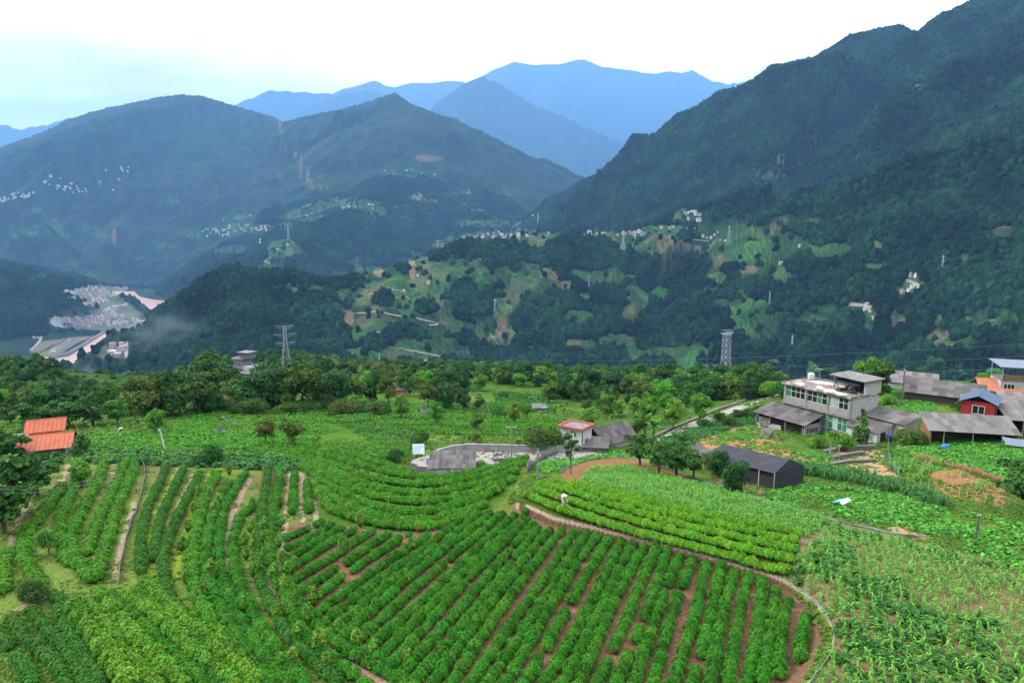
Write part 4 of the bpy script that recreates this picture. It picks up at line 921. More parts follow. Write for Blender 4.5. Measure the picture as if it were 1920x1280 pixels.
# ------------------------------------------------------------------ scattered stuff (geometry-node instances of small plants)
def hidden_collection(name, meshes):
    c = bpy.data.collections.new(name)
    for i, m in enumerate(meshes):
        o = bpy.data.objects.new("%s_%d" % (name, i), m); c.objects.link(o)
    return c
def scatter(name, label, pts, rz, scl, vi, coll, cat="plants"):
    me = bpy.data.meshes.new(name); n = len(pts)
    me.vertices.add(n); me.vertices.foreach_set("co", np.asarray(pts, np.float32).ravel())
    for an, ty, ar in (("rz", 'FLOAT', rz), ("sc", 'FLOAT_VECTOR', scl), ("vi", 'INT', vi)):
        at = me.attributes.new(an, ty, 'POINT'); at.data.foreach_set("vector" if ty == 'FLOAT_VECTOR' else "value", np.asarray(ar, np.int32 if ty == 'INT' else np.float32).ravel())
    ob = link(me, name); tag(ob, label, cat, kind="stuff")
    ng = bpy.data.node_groups.new(name, 'GeometryNodeTree')
    ng.interface.new_socket("Geometry", in_out='INPUT', socket_type='NodeSocketGeometry'); ng.interface.new_socket("Geometry", in_out='OUTPUT', socket_type='NodeSocketGeometry')
    N = ng.nodes.new; L = ng.links.new
    gi = N('NodeGroupInput'); go = N('NodeGroupOutput'); ip = N('GeometryNodeInstanceOnPoints'); ci = N('GeometryNodeCollectionInfo')
    ci.inputs['Collection'].default_value = coll; ci.inputs['Separate Children'].default_value = True; ci.inputs['Reset Children'].default_value = True
    ip.inputs['Pick Instance'].default_value = True
    def na(nm, ty):
        a = N('GeometryNodeInputNamedAttribute'); a.data_type = ty; a.inputs['Name'].default_value = nm; return a.outputs['Attribute']
    cx = N('ShaderNodeCombineXYZ'); L(na("rz", 'FLOAT'), cx.inputs[2])
    L(gi.outputs[0], ip.inputs['Points']); L(ci.outputs[0], ip.inputs['Instance']); L(na("vi", 'INT'), ip.inputs['Instance Index']); L(cx.outputs[0], ip.inputs['Rotation']); L(na("sc", 'FLOAT_VECTOR'), ip.inputs['Scale'])
    L(ip.outputs[0], go.inputs[0])
    md = ob.modifiers.new("plants", 'NODES'); md.node_group = ng
    return ob

# visibility of each ground vertex (with slack, so that a step to the side finds no holes)
elev = (GZ - CAMZ) / RR
runmax = np.maximum.accumulate(elev, 0)
SEEN = elev >= runmax - .03
# forest canopy of the gorge and the nearer mountains
def crown_blob(seed, sub=2):
    V, F = ICO2; g = np.random.default_rng(seed); V = V.copy()
    q = vnoise(V[:, 0] * 1.7 + seed * 9, V[:, 1] * 1.7 + V[:, 2] * 1.3, seed) + .5 * vnoise(V[:, 0] * 4 + seed, V[:, 1] * 4 + V[:, 2] * 3.1, seed + 9)
    V = V * (.62 + .55 * q)[:, None] * np.array([1, 1, .95]); V += g.normal(size=V.shape) * .07; V[:, 2] = np.maximum(V[:, 2], -.6) + .45
    F = F[(V[F][:, :, 2].mean(1) > -.1)]
    fv = V[F].reshape(-1, 3); c = np.repeat(g.uniform(.6, 1.5, len(F)), 3)
    return mesh_np("canopy_crown", fv, np.arange(len(fv)).reshape(-1, 3), [M_canopy], col=np.stack([c, c, c], 1))
CAN = hidden_collection("canopy", [crown_blob(s) for s in range(6)])
g = np.random.default_rng(77)
def near_idx(x, y):
    th = np.arctan2(x, y); lr = np.log(np.hypot(x, y))
    return np.clip(np.rint(np.interp(lr, lnr, np.arange(len(r_g)))).astype(int), 0, nr - 1), np.clip(np.rint(np.interp(th, th_c, np.arange(len(th_c)))).astype(int), 0, nc - 1)
N0 = 520000
tt_ = g.uniform(R(-42), R(42), N0); rr_ = np.sqrt(g.uniform(620 ** 2, 4700 ** 2, N0))
fx, fy = rr_ * np.sin(tt_), rr_ * np.cos(tt_); fj, fi = near_idx(fx, fy); fz = H(fx, fy)
keep = SEEN[fj, fi] & (g.random(N0) > FIELD[fj, fi] * .985) & (fz > RIVER_Z + 10)
keep &= ~((rr_ < 420) & (tt_ > R(12)) & (fz > -30))
keep &= ~((rr_ > 2600) & (g.random(N0) < .25))
pu, pv, _ = project(fx, fy, fz)
# keep the town, its roads and the river banks open
TOWN = np.array([(110,545),(250,538),(300,560),(285,600),(262,625),(245,690),(180,690),(62,690),(85,640),(95,590),(150,560)])
intown = in_poly(pu, pv, TOWN) & (rr_ > 1300); keep &= ~(intown & (g.random(N0) < .93))
keep &= ~(in_poly(pu, pv, np.array([(440,682),(478,680),(482,702),(440,704)])) & (rr_ < 600))
fx, fy, fz, rk = fx[keep], fy[keep], fz[keep], rr_[keep]
big = g.uniform(.75, 1.3, len(fx)) * np.where(rk < 2600, 5.2, 6.0) * (.8 + .5 * fbm(fx / 60, fy / 60, 3, 2)); big = np.where(rk < 700, big * .8, big)
scl = np.stack([big * g.uniform(.85, 1.15, len(fx)), big * g.uniform(.85, 1.15, len(fx)), big * g.uniform(1.0, 1.9, len(fx))], 1)
scatter("forest", "dense dark forest covering the gorge and the nearer mountain slopes", np.stack([fx, fy, fz - big * .25], 1), g.uniform(0, 6.28, len(fx)), scl, g.integers(0, 6, len(fx)), CAN, "forest")
#print("forest", len(fx))

# leafy wood on the near slope beyond the belt
N1 = 8500
tt_ = g.uniform(R(-42), R(42), N1); rr_ = np.sqrt(g.uniform(165 ** 2, 640 ** 2, N1)); wx, wy = rr_ * np.sin(tt_), rr_ * np.cos(tt_); wz = H(wx, wy); fj, fi = near_idx(wx, wy)
pu, pv, _ = project(wx, wy, wz)
keep = SEEN[fj, fi] & ~((tt_ > R(-1)) & (tt_ <= R(14)) & (pv > 752)) & ~((tt_ > R(14)) & (tt_ < R(22)) & ((pv > 752) | (rr_ < 150))) & ~((tt_ >= R(22)) & (rr_ < 420)) & ~(in_poly(pu, pv, np.array([(438,676),(482,676),(486,708),(436,708)])))
keep &= ~(in_poly(pu, pv, np.array([(915,730),(1040,730),(1060,775),(915,775)])) ) & ~(in_poly(pu, pv, np.array([(735,725),(760,725),(760,746),(735,746)])))
keep &= ~((tt_ < R(-1)) & (rr_ < 215))
low_ = (pu > 85) & (pu < 430) & (pv < 742)
keep &= ~((np.abs(tt_ + R(17.5)) < R(5.0)) & (wz > -48) & (rr_ < 330))
wx, wy, wz = wx[keep], wy[keep], wz[keep]; sw = g.uniform(.55, 1.05, len(wx)) * np.where(low_[keep], .34, 1)
WOOD = hidden_collection("wood_crowns", [t_[1] for k_ in ('dense', 'light', 'blue', 'olive') for t_ in TREES[k_][:2]])
scatter("woodland", "leafy woodland on the slope falling away beyond the tree belt", np.stack([wx, wy, wz - .8], 1), g.uniform(0, 6.28, len(wx)), np.stack([sw * 1.1, sw * 1.1, sw], 1), g.integers(0, 8, len(wx)), WOOD, "woodland")
# maize
def maize_mesh(seed, mt):
    g = np.random.default_rng(seed); Vs = []; Fs = []; Cs = []; o = 0; hh = g.uniform(.55, .8)
    tv, tf = tube([(0, 0, -.1), (.02, .01, hh * .6), (.0, .0, hh)], [.022, .018, .008], 4); Vs.append(tv); Fs.append(tf); Cs.append(np.ones(len(tv))); o = len(tv)
    for k in range(8):
        a = (k % 2) * math.pi + seed + g.uniform(-.5, .5); z0 = hh * (.18 + .1 * k); L = g.uniform(.42, .68); w = .045; m = 4; pts = []
        for i in range(m + 1):
            t = i / m; r = L * t * .85; z = z0 + L * (.75 * t - .95 * t * t); ww = w * (1 - t ** 2.2) + .004
            c = np.array([math.cos(a) * r, math.sin(a) * r, z]); s = np.array([-math.sin(a), math.cos(a), 0]) * ww; pts += [c - s, c + s]
        Vs.append(np.array(pts)); Fs.append(np.array([(o + i * 2, o + i * 2 + 1, o + i * 2 + 3, o + i * 2 + 2) for i in range(m)])); Cs.append(np.full(len(pts), g.uniform(.7, 1.4))); o += len(pts)
    c = np.concatenate(Cs)[:, None] * np.ones(3)
    return mesh_np("maize_plant", np.vstack(Vs), np.vstack(Fs), [mt], col=c)
MZ = [maize_mesh(s, M_maize) for s in range(6)]; MZD = [maize_mesh(s + 20, M_crop2) for s in range(4)]
def leafy_mesh(seed, mt, n=26, lf=.2, w=.36, h=.42):
    g = np.random.default_rng(seed); d = unit(g.normal(size=(n, 3))); d[:, 2] = np.abs(d[:, 2]); p = d * np.array([w, w, h]) * g.uniform(.35, 1.05, (n, 1))
    V, F = leaf_quads(p, d * .5 + np.array([0, 0, .9]) + g.normal(size=(n, 3)) * .35, lf, g, 1.35); c = np.repeat(g.uniform(.6, 1.45, n), 4)
    return mesh_np("leafy_plant", V, F, [mt], col=np.stack([c, c, c], 1))
LF = [leafy_mesh(s, M_crop) for s in range(5)]; LFD = [leafy_mesh(s + 9, M_crop2, 30, .22, .4, .6) for s in range(4)]
GR = [leafy_mesh(s + 30, mat("grass_tuft", (.07, .14, .018), .6, 'mul', rnd=.3, trans=.2, spec=.06, huej=.02), 22, .16, .3, .22) for s in range(3)]
def in_pix(poly, n, rmin, rmax, seed, dens=None):
    """random ground points inside an outline traced on the photo, uniform over the ground"""
    w = PL(poly); w = w[np.isfinite(w[:, 0])]; g = np.random.default_rng(seed)
    lo, hi_ = w[:, :2].min(0), w[:, :2].max(0)
    x = g.uniform(lo[0], hi_[0], n); y = g.uniform(lo[1], hi_[1], n); m = in_poly(x, y, w[:, :2])
    x, y = x[m], y[m]
    return x, y, g
def crop(name, label, poly, meshes, spacing, scale, seed, cat, mask=None, row=None, zoff=0.0):
    w = PL(poly); w = w[np.isfinite(w[:, 0])]; lo, hi_ = w[:, :2].min(0), w[:, :2].max(0); g = np.random.default_rng(seed)
    if row:
        ang, sx, sy = row; c = (lo + hi_) / 2; R_ = np.hypot(*(hi_ - lo)) / 2
        a, b = np.meshgrid(np.arange(-R_, R_, sx), np.arange(-R_, R_, sy)); a = a.ravel() + g.normal(0, .07, a.size); b = b.ravel() + g.normal(0, sy * .2, b.size)
        x = c[0] + a * math.cos(ang) - b * math.sin(ang); y = c[1] + a * math.sin(ang) + b * math.cos(ang)
    else:
        n = int((hi_[0] - lo[0]) * (hi_[1] - lo[1]) / spacing ** 2); x = g.uniform(lo[0], hi_[0], n); y = g.uniform(lo[1], hi_[1], n)
    m = in_poly(x, y, w[:, :2])
    x, y = x[m], y[m]
    if mask is not None: k = mask(x, y, g); x, y = x[k], y[k]
    n = len(x); s = g.uniform(.7, 1.25, n) * scale
    return x, y, s, g
def put(name, label, cat, meshes, x, y, s, g, zf=1.0):
    n = len(x); scatter(name, label, np.stack([x, y, H(x, y) - .03], 1), g.uniform(0, 6.28, n), np.stack([s, s, s * zf], 1), g.integers(0, len(meshes), n), hidden_collection(name + "_plants", meshes), cat)
# maize in rows on the right; the three hundred nearest plants are things of their own
mzpoly = [(1500,1045),(1560,985),(1690,1016),(1830,1050),(2000,1085),(2080,1300),(1530,1300),(1535,1272),(1572,1190),(1545,1130),(1490,1090)]
def thin(x, y, g): return (fbm(x / 5, y / 5, 61, 3) > .24) | (g.random(len(x)) < .45)
x, y, s, gq = crop("maize", "", mzpoly, MZ, 0, 1.0, 5, "maize", thin, row=(R(-24), .60, .31))
o_ = np.argsort(np.hypot(x, y)); x, y, s = x[o_], y[o_], s[o_]
uu_, vv_, _ = project(x, y, H(x, y)); vis_ = (uu_ < 1915) & (vv_ < 1275)
first = np.nonzero(vis_)[0][:300]; rest = np.setdiff1d(np.arange(len(x)), first)
zz = H(x, y)
for k in first:
    o = link(MZ[int(k) % 6], "maize_plant"); o.location = (x[k], y[k], zz[k] - .03); o.rotation_euler = (0, 0, rg.uniform(0, 6.28)); o.scale = (s[k] * .74,) * 3
    tag(o, "young green maize plant in the near rows of the lower right field", "maize plant", "nearest maize plants of the lower right field")
put("maize_crop", "green maize crop standing in rows over the right field", "maize crop", MZ, x[rest], y[rest], s[rest] * .74, gq)
patch = lambda a, b, seed: (lambda x, y, g: fbm(x / a, y / a, seed, 3) > b)
x, y, s, gq = crop("", "", mzpoly, LFD, .62, 1.0, 6, "", patch(7, .50, 62)); put("bean_crop", "dark leafy plants growing between the maize", "leafy crop", LFD, x, y, s, gq)
x, y, s, gq = crop("", "", [(1090,890),(1120,878),(1180,876),(1290,905),(1420,938),(1560,978),(1510,1010),(1330,968),(1200,932),(1095,905)], MZ, 0, .8, 7, "", None, row=(R(20), .5, .33)); put("maize_crop", "short dense maize behind the clipped tea terrace", "maize crop", MZ, x, y, s, gq)
x, y, s, gq = crop("", "", [(1120,885),(1180,878),(1290,907),(1420,940),(1560,980),(1510,1010),(1330,968),(1200,932),(1110,905)], LF, .5, .8, 8, "", patch(4, .42, 63)); put("leafy_crop", "leafy plants among the short maize behind the tea terrace", "leafy crop", LF, x, y, s, gq)
x, y, s, gq = crop("", "", [(1425,925),(1500,905),(1600,915),(1720,935),(1830,965),(1990,1000),(1990,1080),(1830,1040),(1690,985),(1560,970),(1450,940)], LF, .42, 1.1, 9, "", lambda x, y, g: fbm(x / 4, y / 4, 64, 3) > .36); put("leafy_crop", "dense bright leafy crop between the cloth edge and the terraced beds", "leafy crop", LF, x, y, s, gq)
x, y, s, gq = crop("", "", [(1440,868),(1500,872),(1600,885),(1700,915),(1780,945),(1770,955),(1690,930),(1590,905),(1500,890),(1440,885)], MZD, .5, 1.5, 10, ""); put("tall_maize", "band of tall dark maize in front of the bare yard", "maize crop", MZD, x, y, s, gq)
x, y, s, gq = crop("", "", [(1655,880),(1680,850),(1740,855),(1800,885),(1870,915),(1850,925),(1790,905),(1730,905)], MZ, .7, 1.1, 11, "", patch(3, .45, 65)); put("terrace_crop", "sparse green plants on the red terraced beds", "leafy crop", MZ, x, y, s, gq)
x, y, s, gq = crop("", "", [(1680,855),(1690,800),(1735,755),(1760,780),(1770,810),(1850,825),(1990,850),(1990,890),(1900,900),(1800,875),(1700,850)], LF, .36, 1.1, 12, ""); put("leafy_crop", "bright leafy field below the long shed", "leafy crop", LF, x, y, s, gq)
x, y, s, gq = crop("", "", [(1628,728),(1690,732),(1745,750),(1755,775),(1690,800),(1640,775),(1628,750)], LF, .36, 1.1, 13, ""); put("leafy_crop", "bright leafy field behind the concrete house", "leafy crop", LF, x, y, s, gq)
x, y, s, gq = crop("", "", [(1200,850),(1250,822),(1330,795),(1440,757),(1470,760),(1450,795),(1380,800),(1300,830),(1240,842)], LFD, .45, 1.0, 14, ""); put("leafy_crop", "blue green leafy crop along the sloping road", "leafy crop", LFD, x, y, s, gq)
x, y, s, gq = crop("", "", [(1010,868),(1080,862),(1140,845),(1190,850),(1230,862),(1150,858),(1095,866),(1050,884),(1010,890)], LF, .42, 1.1, 15, ""); put("leafy_crop", "green leafy strip between the road and the cloth edged field", "leafy crop", LF, x, y, s, gq)
x, y, s, gq = crop("", "", [(1310,832),(1340,812),(1400,798),(1445,803),(1470,842),(1400,850),(1330,845)], LF, .75, 1.0, 16, "", patch(4, .46, 66)); put("vegetable_bed", "scattered vegetables on the reddish bed left of the concrete house", "leafy crop", LF, x, y, s, gq)
x, y, s, gq = crop("", "", [(1380,850),(1480,845),(1560,850),(1600,895),(1500,880),(1400,870)], LF, .5, 1.1, 17, "", patch(3, .48, 67)); put("weeds", "weeds and low greens in front of the pig pen", "weeds", LF, x, y, s, gq)
# grass and weeds
lfp = [(-150,900),(140,862),(270,870),(460,885),(545,890),(600,920),(590,960),(535,985),(530,1100),(560,1170),(700,1300),(-250,1300)]
x, y, s, gq = crop("", "", lfp, GR, .42, .75, 18, "", patch(2.5, .52, 68)); put("grass", "grass and weeds between the left tea rows", "grass", GR, x, y, s, gq)
x, y, s, gq = crop("", "", [(-200,1180),(120,1125),(330,1190),(420,1300),(-250,1300)], GR, .3, .8, 19, ""); put("grass", "short grass under the lower left rows", "grass", GR, x, y, s, gq)
x, y, s, gq = crop("", "", [(955,945),(975,905),(1010,890),(1040,895),(1000,905),(985,925),(985,940)], GR, .3, 1.0, 20, ""); put("grass", "yellow green grass on the spur by the leaning posts", "grass", GR, x, y, s, gq)
x, y, s, gq = crop("", "", [(1480,1095),(1530,1130),(1562,1185),(1556,1225),(1535,1262),(1500,1295),(1525,1245),(1545,1190),(1520,1140)], GR, .22, .75, 21, ""); put("grass", "grass verge round the right end of the big tea field", "grass", GR, x, y, s, gq)
x, y, s, gq = crop("", "", [(130,800),(600,775),(900,760),(1060,800),(1050,835),(850,835),(760,865),(600,855),(130,862)], GR, 1.2, 1.9, 22, "", patch(8, .47, 69)); put("weeds", "weeds and ferns among the hedges of the middle slopes", "weeds", GR, x, y, s, gq)
x, y, s, gq = crop("", "", [(130,850),(280,845),(400,855),(560,860),(560,885),(270,870),(150,868)], LFD, .9, 1.6, 23, ""); put("weeds", "dark scrub along the top of the left field", "weeds", LFD, x, y, s, gq)

x, y, s, gq = crop("", "", [(1300,900),(1300,815),(1440,750),(1500,745),(1990,745),(1990,900),(1990,1080),(1830,1042),(1560,975),(1420,935)], GR, .6, 1.0, 24, "", patch(5, .40, 70)); put("grass", "grass and weeds around the hamlet and its plots", "grass", GR, x, y, s, gq)
x, y, s, gq = crop("", "", [(560,850),(780,845),(960,800),(1060,790),(1200,800),(1290,775),(1400,745),(1440,750),(1280,815),(1180,850),(1050,868),(1000,900),(960,870),(800,860),(700,875),(600,870)], GR, .75, 1.5, 25, "", patch(6, .42, 71)); put("grass", "rough grass around the road and the pink roofed house", "grass", GR, x, y, s, gq)
x, y, s, gq = crop("", "", [(-100,870),(-100,800),(140,795),(240,770),(700,755),(1000,755),(1300,752),(1300,770),(1050,790),(700,772),(240,800),(140,850)], GR, 1.5, 2.6, 26, "", patch(9, .40, 72)); put("weeds", "rough weeds and ferns below the tree belt", "weeds", GR, x, y, s, gq)
# ------------------------------------------------------------------ building kit
class MB:
    """collects boxes, prisms, tubes and polygons into one mesh"""
    def __init__(s): s.v = []; s.f = []; s.m = []
    def add(s, V, F, mi=0):
        o = len(s.v); s.v += [tuple(float(q) for q in v) for v in V]; s.f += [tuple(int(q) + o for q in f) for f in F]; s.m += [mi] * len(F); return s
    def box(s, x0, x1, y0, y1, z0, z1, mi=0):
        V = [(x, y, z) for x in (x0, x1) for y in (y0, y1) for z in (z0, z1)]
        return s.add(V, [(0, 1, 3, 2), (4, 6, 7, 5), (0, 4, 5, 1), (2, 3, 7, 6), (0, 2, 6, 4), (1, 5, 7, 3)], mi)
    def bar(s, a, b, r, n=4, mi=0):
        V, F = tube([a, b], [r, r], n); s.add(V, F, mi)
        return s.add(V[:n], [tuple(range(n))[::-1]], mi).add(V[n:], [tuple(range(n))], mi)
    def poly(s, pts, mi=0): return s.add(pts, [tuple(range(len(pts)))], mi)
    def slab(s, pts, t, mi=0):
        """a flat or sloping polygon with thickness t downwards"""
        n = len(pts); V = list(pts) + [(x, y, z - t) for x, y, z in pts]
        return s.add(V, [tuple(range(n)), tuple(range(2 * n - 1, n - 1, -1))] + [(i, i + n, (i + 1) % n + n, (i + 1) % n) for i in range(n)], mi)
    def build(s, name, mats, parent=None):
        me = bpy.data.meshes.new(name); me.from_pydata(s.v, [], s.f)
        for m in (mats if isinstance(mats, list) else [mats]): me.materials.append(m)
        me.polygons.foreach_set("material_index", np.array(s.m, np.int32)); me.update()
        return link(me, name, parent)
M_conc = mat("concrete", (0.248, 0.239, 0.217), .9, noise=(1.1, (0.161, 0.152, 0.136), .45, .7), noise2=(7, (0.298, 0.285, 0.267), .55, .8), bump=(7.440, 0.124, 0.012))
M_conc_d = mat("concrete_stained", (0.186, 0.177, 0.161), .9, noise=(1.4, (0.093, 0.087, 0.074), .42, .65), bump=(6.200, 0.186, 0.012))
M_white = mat("white_plaster", (0.459, 0.453, 0.434), .85, noise=(.9, (0.347, 0.335, 0.310), .5, .8))
M_cream = mat("pale_boards", (0.360, 0.341, 0.310), .8, noise=(2.0, (0.260, 0.242, 0.217), .5, .8))
M_roofslab = mat("roof_slab", (0.161, 0.124, 0.102), .9, noise=(.45, (0.496, 0.484, 0.465), .50, .56), noise2=(1.8, (0.087, 0.062, 0.050), .6, .75))
M_sheet = mat("asbestos_sheet", (.105, .096, .088), .9, rnd=.38, noise=(2.2, (0.062, 0.057, 0.053), .45, .75), noise2=(11, (0.174, 0.167, 0.158), .6, .8))
M_sheet_l = mat("asbestos_sheet_pale", (.135, .125, .12), .9, rnd=.32, noise=(2.5, (.085, .068, .055), .5, .8))
M_orange = mat("orange_steel_roof", (.37, .082, .026), .5, rnd=.06, noise=(1.1, (.26, .06, .022), .45, .7))
M_orange_d = mat("orange_tile_roof", (0.352, 0.144, 0.080), .8, noise=(1.2, (0.272, 0.112, 0.064), .45, .7))
M_bluegrey = mat("bluegrey_steel_roof", (0.136, 0.160, 0.200), .45, noise=(.8, (0.104, 0.120, 0.152), .45, .7))
M_bluesteel = mat("blue_steel_roof", (.085, .12, .185), .45, noise=(.7, (0.096, 0.144, 0.224), .45, .7))
M_palesteel = mat("pale_steel_roof", (.13, .155, .20), .45)
M_red = mat("red_cabin_wall", (.28, .022, .018), .6, noise=(1.5, (.21, .018, .015), .45, .7))
M_pink = mat("pink_roof_edge", (.34, .075, .07), .7)
M_net = mat("black_shade_net", (.022, .022, .028), .75, noise=(.8, (.035, .035, .042), .4, .7))
M_dkwood = mat("dark_wood", (.075, .055, .042), .9, noise=(4, (.04, .03, .024), .4, .7))
M_straw = mat("dry_straw", (.22, .13, .055), .95, noise=(5, (.12, .07, .03), .4, .7), bump=(14, .8, .06))
M_gdark = mat("pane_dark", (.015, .018, .018), .12, spec=.6)
M_ggreen = mat("pane_green_curtain", (.035, .19, .085), .3, rnd=.3)
M_gpale = mat("pane_pale", (.26, .36, .31), .25, rnd=.2)
M_frame = mat("white_window_frame", (0.446, 0.446, 0.434), .5)
M_steel = mat("galvanised_steel", (.40, .42, .45), .45, metal=.5)
M_steel_f = mat("grey_lattice_steel", (.34, .36, .40), .6)
M_blue = mat("blue_plastic", (0.024, 0.128, 0.336), .5)
M_pole = mat("concrete_pole", (0.223, 0.211, 0.192), .9, noise=(3, (0.155, 0.143, 0.130), .4, .7))
M_dpole = mat("dark_pole", (.10, .085, .075), .9)
M_road = mat("road_concrete", (0.248, 0.220, 0.208), .9, noise=(.5, (0.205, 0.177, 0.164), .4, .7), noise2=(5, (0.273, 0.248, 0.236), .55, .8))
M_stone = mat("stone_wall", (0.149, 0.130, 0.112), .95, noise=(3, (0.087, 0.074, 0.062), .4, .65), bump=(3.720, 0.372, 0.050))
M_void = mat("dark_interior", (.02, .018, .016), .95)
M_cloth = mat("grey_ground_cloth", (0.223, 0.236, 0.229), .9, noise=(2, (0.136, 0.155, 0.136), .45, .7))
M_gnet = mat("green_fence_net", (.045, .13, .10), .9)
M_greynet = mat("grey_fence_net", (.15, .16, .15), .9, noise=(3, (.08, .10, .07), .4, .7))
M_bamboo = mat("bamboo_stake", (.45, .36, .24), .8)

SHEETS = {}
def sheet_mesh(w, l, mt, waves=6, amp=.028):
    k = (round(w, 2), round(l, 2), mt.name, waves)
    if k not in SHEETS:
        n = waves * 4; V = []; F = []
        for i in range(n + 1):
            x = -w / 2 + w * i / n; z = amp * math.sin(2 * math.pi * i / 4) 
            V += [(x, -l / 2, z), (x, l / 2, z)]
        F = [(2 * i, 2 * i + 2, 2 * i + 3, 2 * i + 1) for i in range(n)]
        SHEETS[k] = mesh_np("roof_sheet", V, np.array(F), [mt])
    return SHEETS[k]
def roof_sheets(parent, o, ux, uy, L, Wd, nx, ny, mt, name="roof_sheet", seed=0, jit=1.0):
    """cover a sloping rectangle (corner o, unit vectors ux along, uy up the slope) with separate corrugated sheets"""
    g = random.Random(seed); ux = Vector(ux).normalized(); uy = Vector(uy).normalized(); nz = ux.cross(uy).normalized()
    w, l = L / nx, Wd / ny
    for j in range(ny):
        for i in range(nx):
            me = sheet_mesh(w * 1.03, l * 1.07, mt); ob = link(me, name, parent)
            c = Vector(o) + ux * (w * (i + .5)) + uy * (l * (j + .5)) + nz * (.02 + .022 * j + .012 * (i % 2) + g.uniform(0, .012) * jit)
            M = Matrix((ux, uy, nz)).transposed().to_4x4() @ Matrix.Rotation(g.uniform(-.012, .012) * jit, 4, 'Z'); M.translation = c
            ob.matrix_local = M
def window(parent, x0, x1, y, z0, z1, nc, nr, panes, depth=.05, name="window", axis='x', flip=1):
    """a framed window in the plane y (or x when axis='y'); each pane its own sub-part"""
    f = MB(); t = .045
    def bx(a0, a1, c0, c1):
        if axis == 'x': f.box(a0, a1, y - depth, y + depth, c0, c1)
        else: f.box(y - depth, y + depth, a0, a1, c0, c1)
    for i in range(nc + 1):
        a = x0 + (x1 - x0) * i / nc; bx(a - t, a + t, z0, z1)
    for j in range(nr + 1):
        c = z0 + (z1 - z0) * (j / nr if nr != 2 else (0, .58, 1)[j])
        for i in range(nc):
            a0 = x0 + (x1 - x0) * i / nc + t; a1 = x0 + (x1 - x0) * (i + 1) / nc - t; bx(a0, a1, c - t, c + t)
    w = f.build(name, M_frame, parent); k = 0
    for j in range(nr):
        c0 = z0 + (z1 - z0) * (j / nr if nr != 2 else (0, .58, 1)[j]); c1 = z0 + (z1 - z0) * ((j + 1) / nr if nr != 2 else (0, .58, 1)[j + 1])
        for i in range(nc):
            a0 = x0 + (x1 - x0) * i / nc; a1 = x0 + (x1 - x0) * (i + 1) / nc
            m = MB()
            if axis == 'x': m.box(a0 + .05, a1 - .05, y - .012, y + .012, c0 + .05, c1 - .05)
            else: m.box(y - .012, y + .012, a0 + .05, a1 - .05, c0 + .05, c1 - .05)
            m.build("pane", {'d': M_gdark, 'g': M_ggreen, 'p': M_gpale}[panes[k % len(panes)]], w); k += 1
    return w
def wpt(u, v, d): return Vector(W(np.array(u), np.array(v), np.array(float(d))))
def ground_z(p): return float(H(p.x, p.y))

# ------------------------------------------------------------------ the concrete farmhouse
fl = wpt(1472, 717, 123); fr = wpt(1596, 744, 112)
FH_RZ = math.atan2(fr.y - fl.y, fr.x - fl.x); FW = math.hypot(fr.x - fl.x, fr.y - fl.y)
FH_TOP = (fl.z + fr.z) / 2; FH_Z = FH_TOP - 6.9
fh = thing("farmhouse", "two storey concrete farmhouse with green curtained windows and patchy white flat roof", "house", (fl.x, fl.y, FH_Z), FH_RZ)
FD = 7.6; S1, S2 = 3.3, 6.7
b = MB(); b.box(.02, FW - .02, .45, FD, -2.0, S2 - .05); b.build("wall", M_conc, fh)
b = MB()
for x in (0, FW / 3, 2 * FW / 3, FW - .38):
    b.box(x, x + .38, -.0, .5, -2.0, S1 - .12); b.box(x, x + .38, -.12, .5, S1 + .12, S2 - .02)
b.build("pier", M_conc, fh)
b = MB(); b.box(-.25, FW + .2, -.35, .6, S1 - .12, S1 + .12); b.build("floor_slab", M_conc_d, fh)
bw = FW / 3
PAN2 = ["gddd" + "gddd", "ddgd" + "ddgd", "ppdd" + "ppdd"]; PAN1 = ["dggd", "ddgg", "gpgg" + "gpgg"]
for k in range(3):
    x0, x1 = k * bw + .38, (k + 1) * bw - (.38 if k == 2 else 0)
    b = MB(); b.box(x0, x1, -.06, .44, S1 + .12, S1 + 1.25); b.build("parapet_panel", M_conc, fh)
    window(fh, x0 + .05, x1 - .05, .12, S1 + 1.27, S2 - .28, 4, 2, PAN2[k])
    b = MB(); b.box(x0, x1, .05, .44, -2.0, .75); b.build("parapet_panel", M_conc_d, fh)
    window(fh, x0 + .05, x1 - .05, .15, .78, S1 - .3, 4, 2, PAN1[k] * 2)
    b = MB(); b.box(x0, x1, .02, .44, S2 - .27, S2 - .02); b.build("lintel", M_conc, fh)
b = MB()
for i in range(9): b.box(FW - .02, FW + .06, .5 + i * .86, .5 + i * .86 + .12, S1 + .1, S2 - .05)
b.box(FW - .02, FW + .025, .4, FD, S1 - .3, S2 - .04); b.build("side_cladding", M_cream, fh)
b = MB(); b.box(-.45, FW + .25, -.55, FD + .2, S2, S2 + .16); b.build("roof", M_roofslab, fh)
b = MB(); b.box(-.45, FW + .25, FD + .05, FD + .2, S2 + .163, S2 + .42); b.box(-.45, -.3, -.55, FD + .04, S2 + .163, S2 + .34); b.box(-.29, FW + .25, -.55, -.44, S2 + .163, S2 + .25); b.box(FW + .1, FW + .25, -.43, 2.4, S2 + .163, S2 + .3); b.build("roof_kerb", M_conc_d, fh)
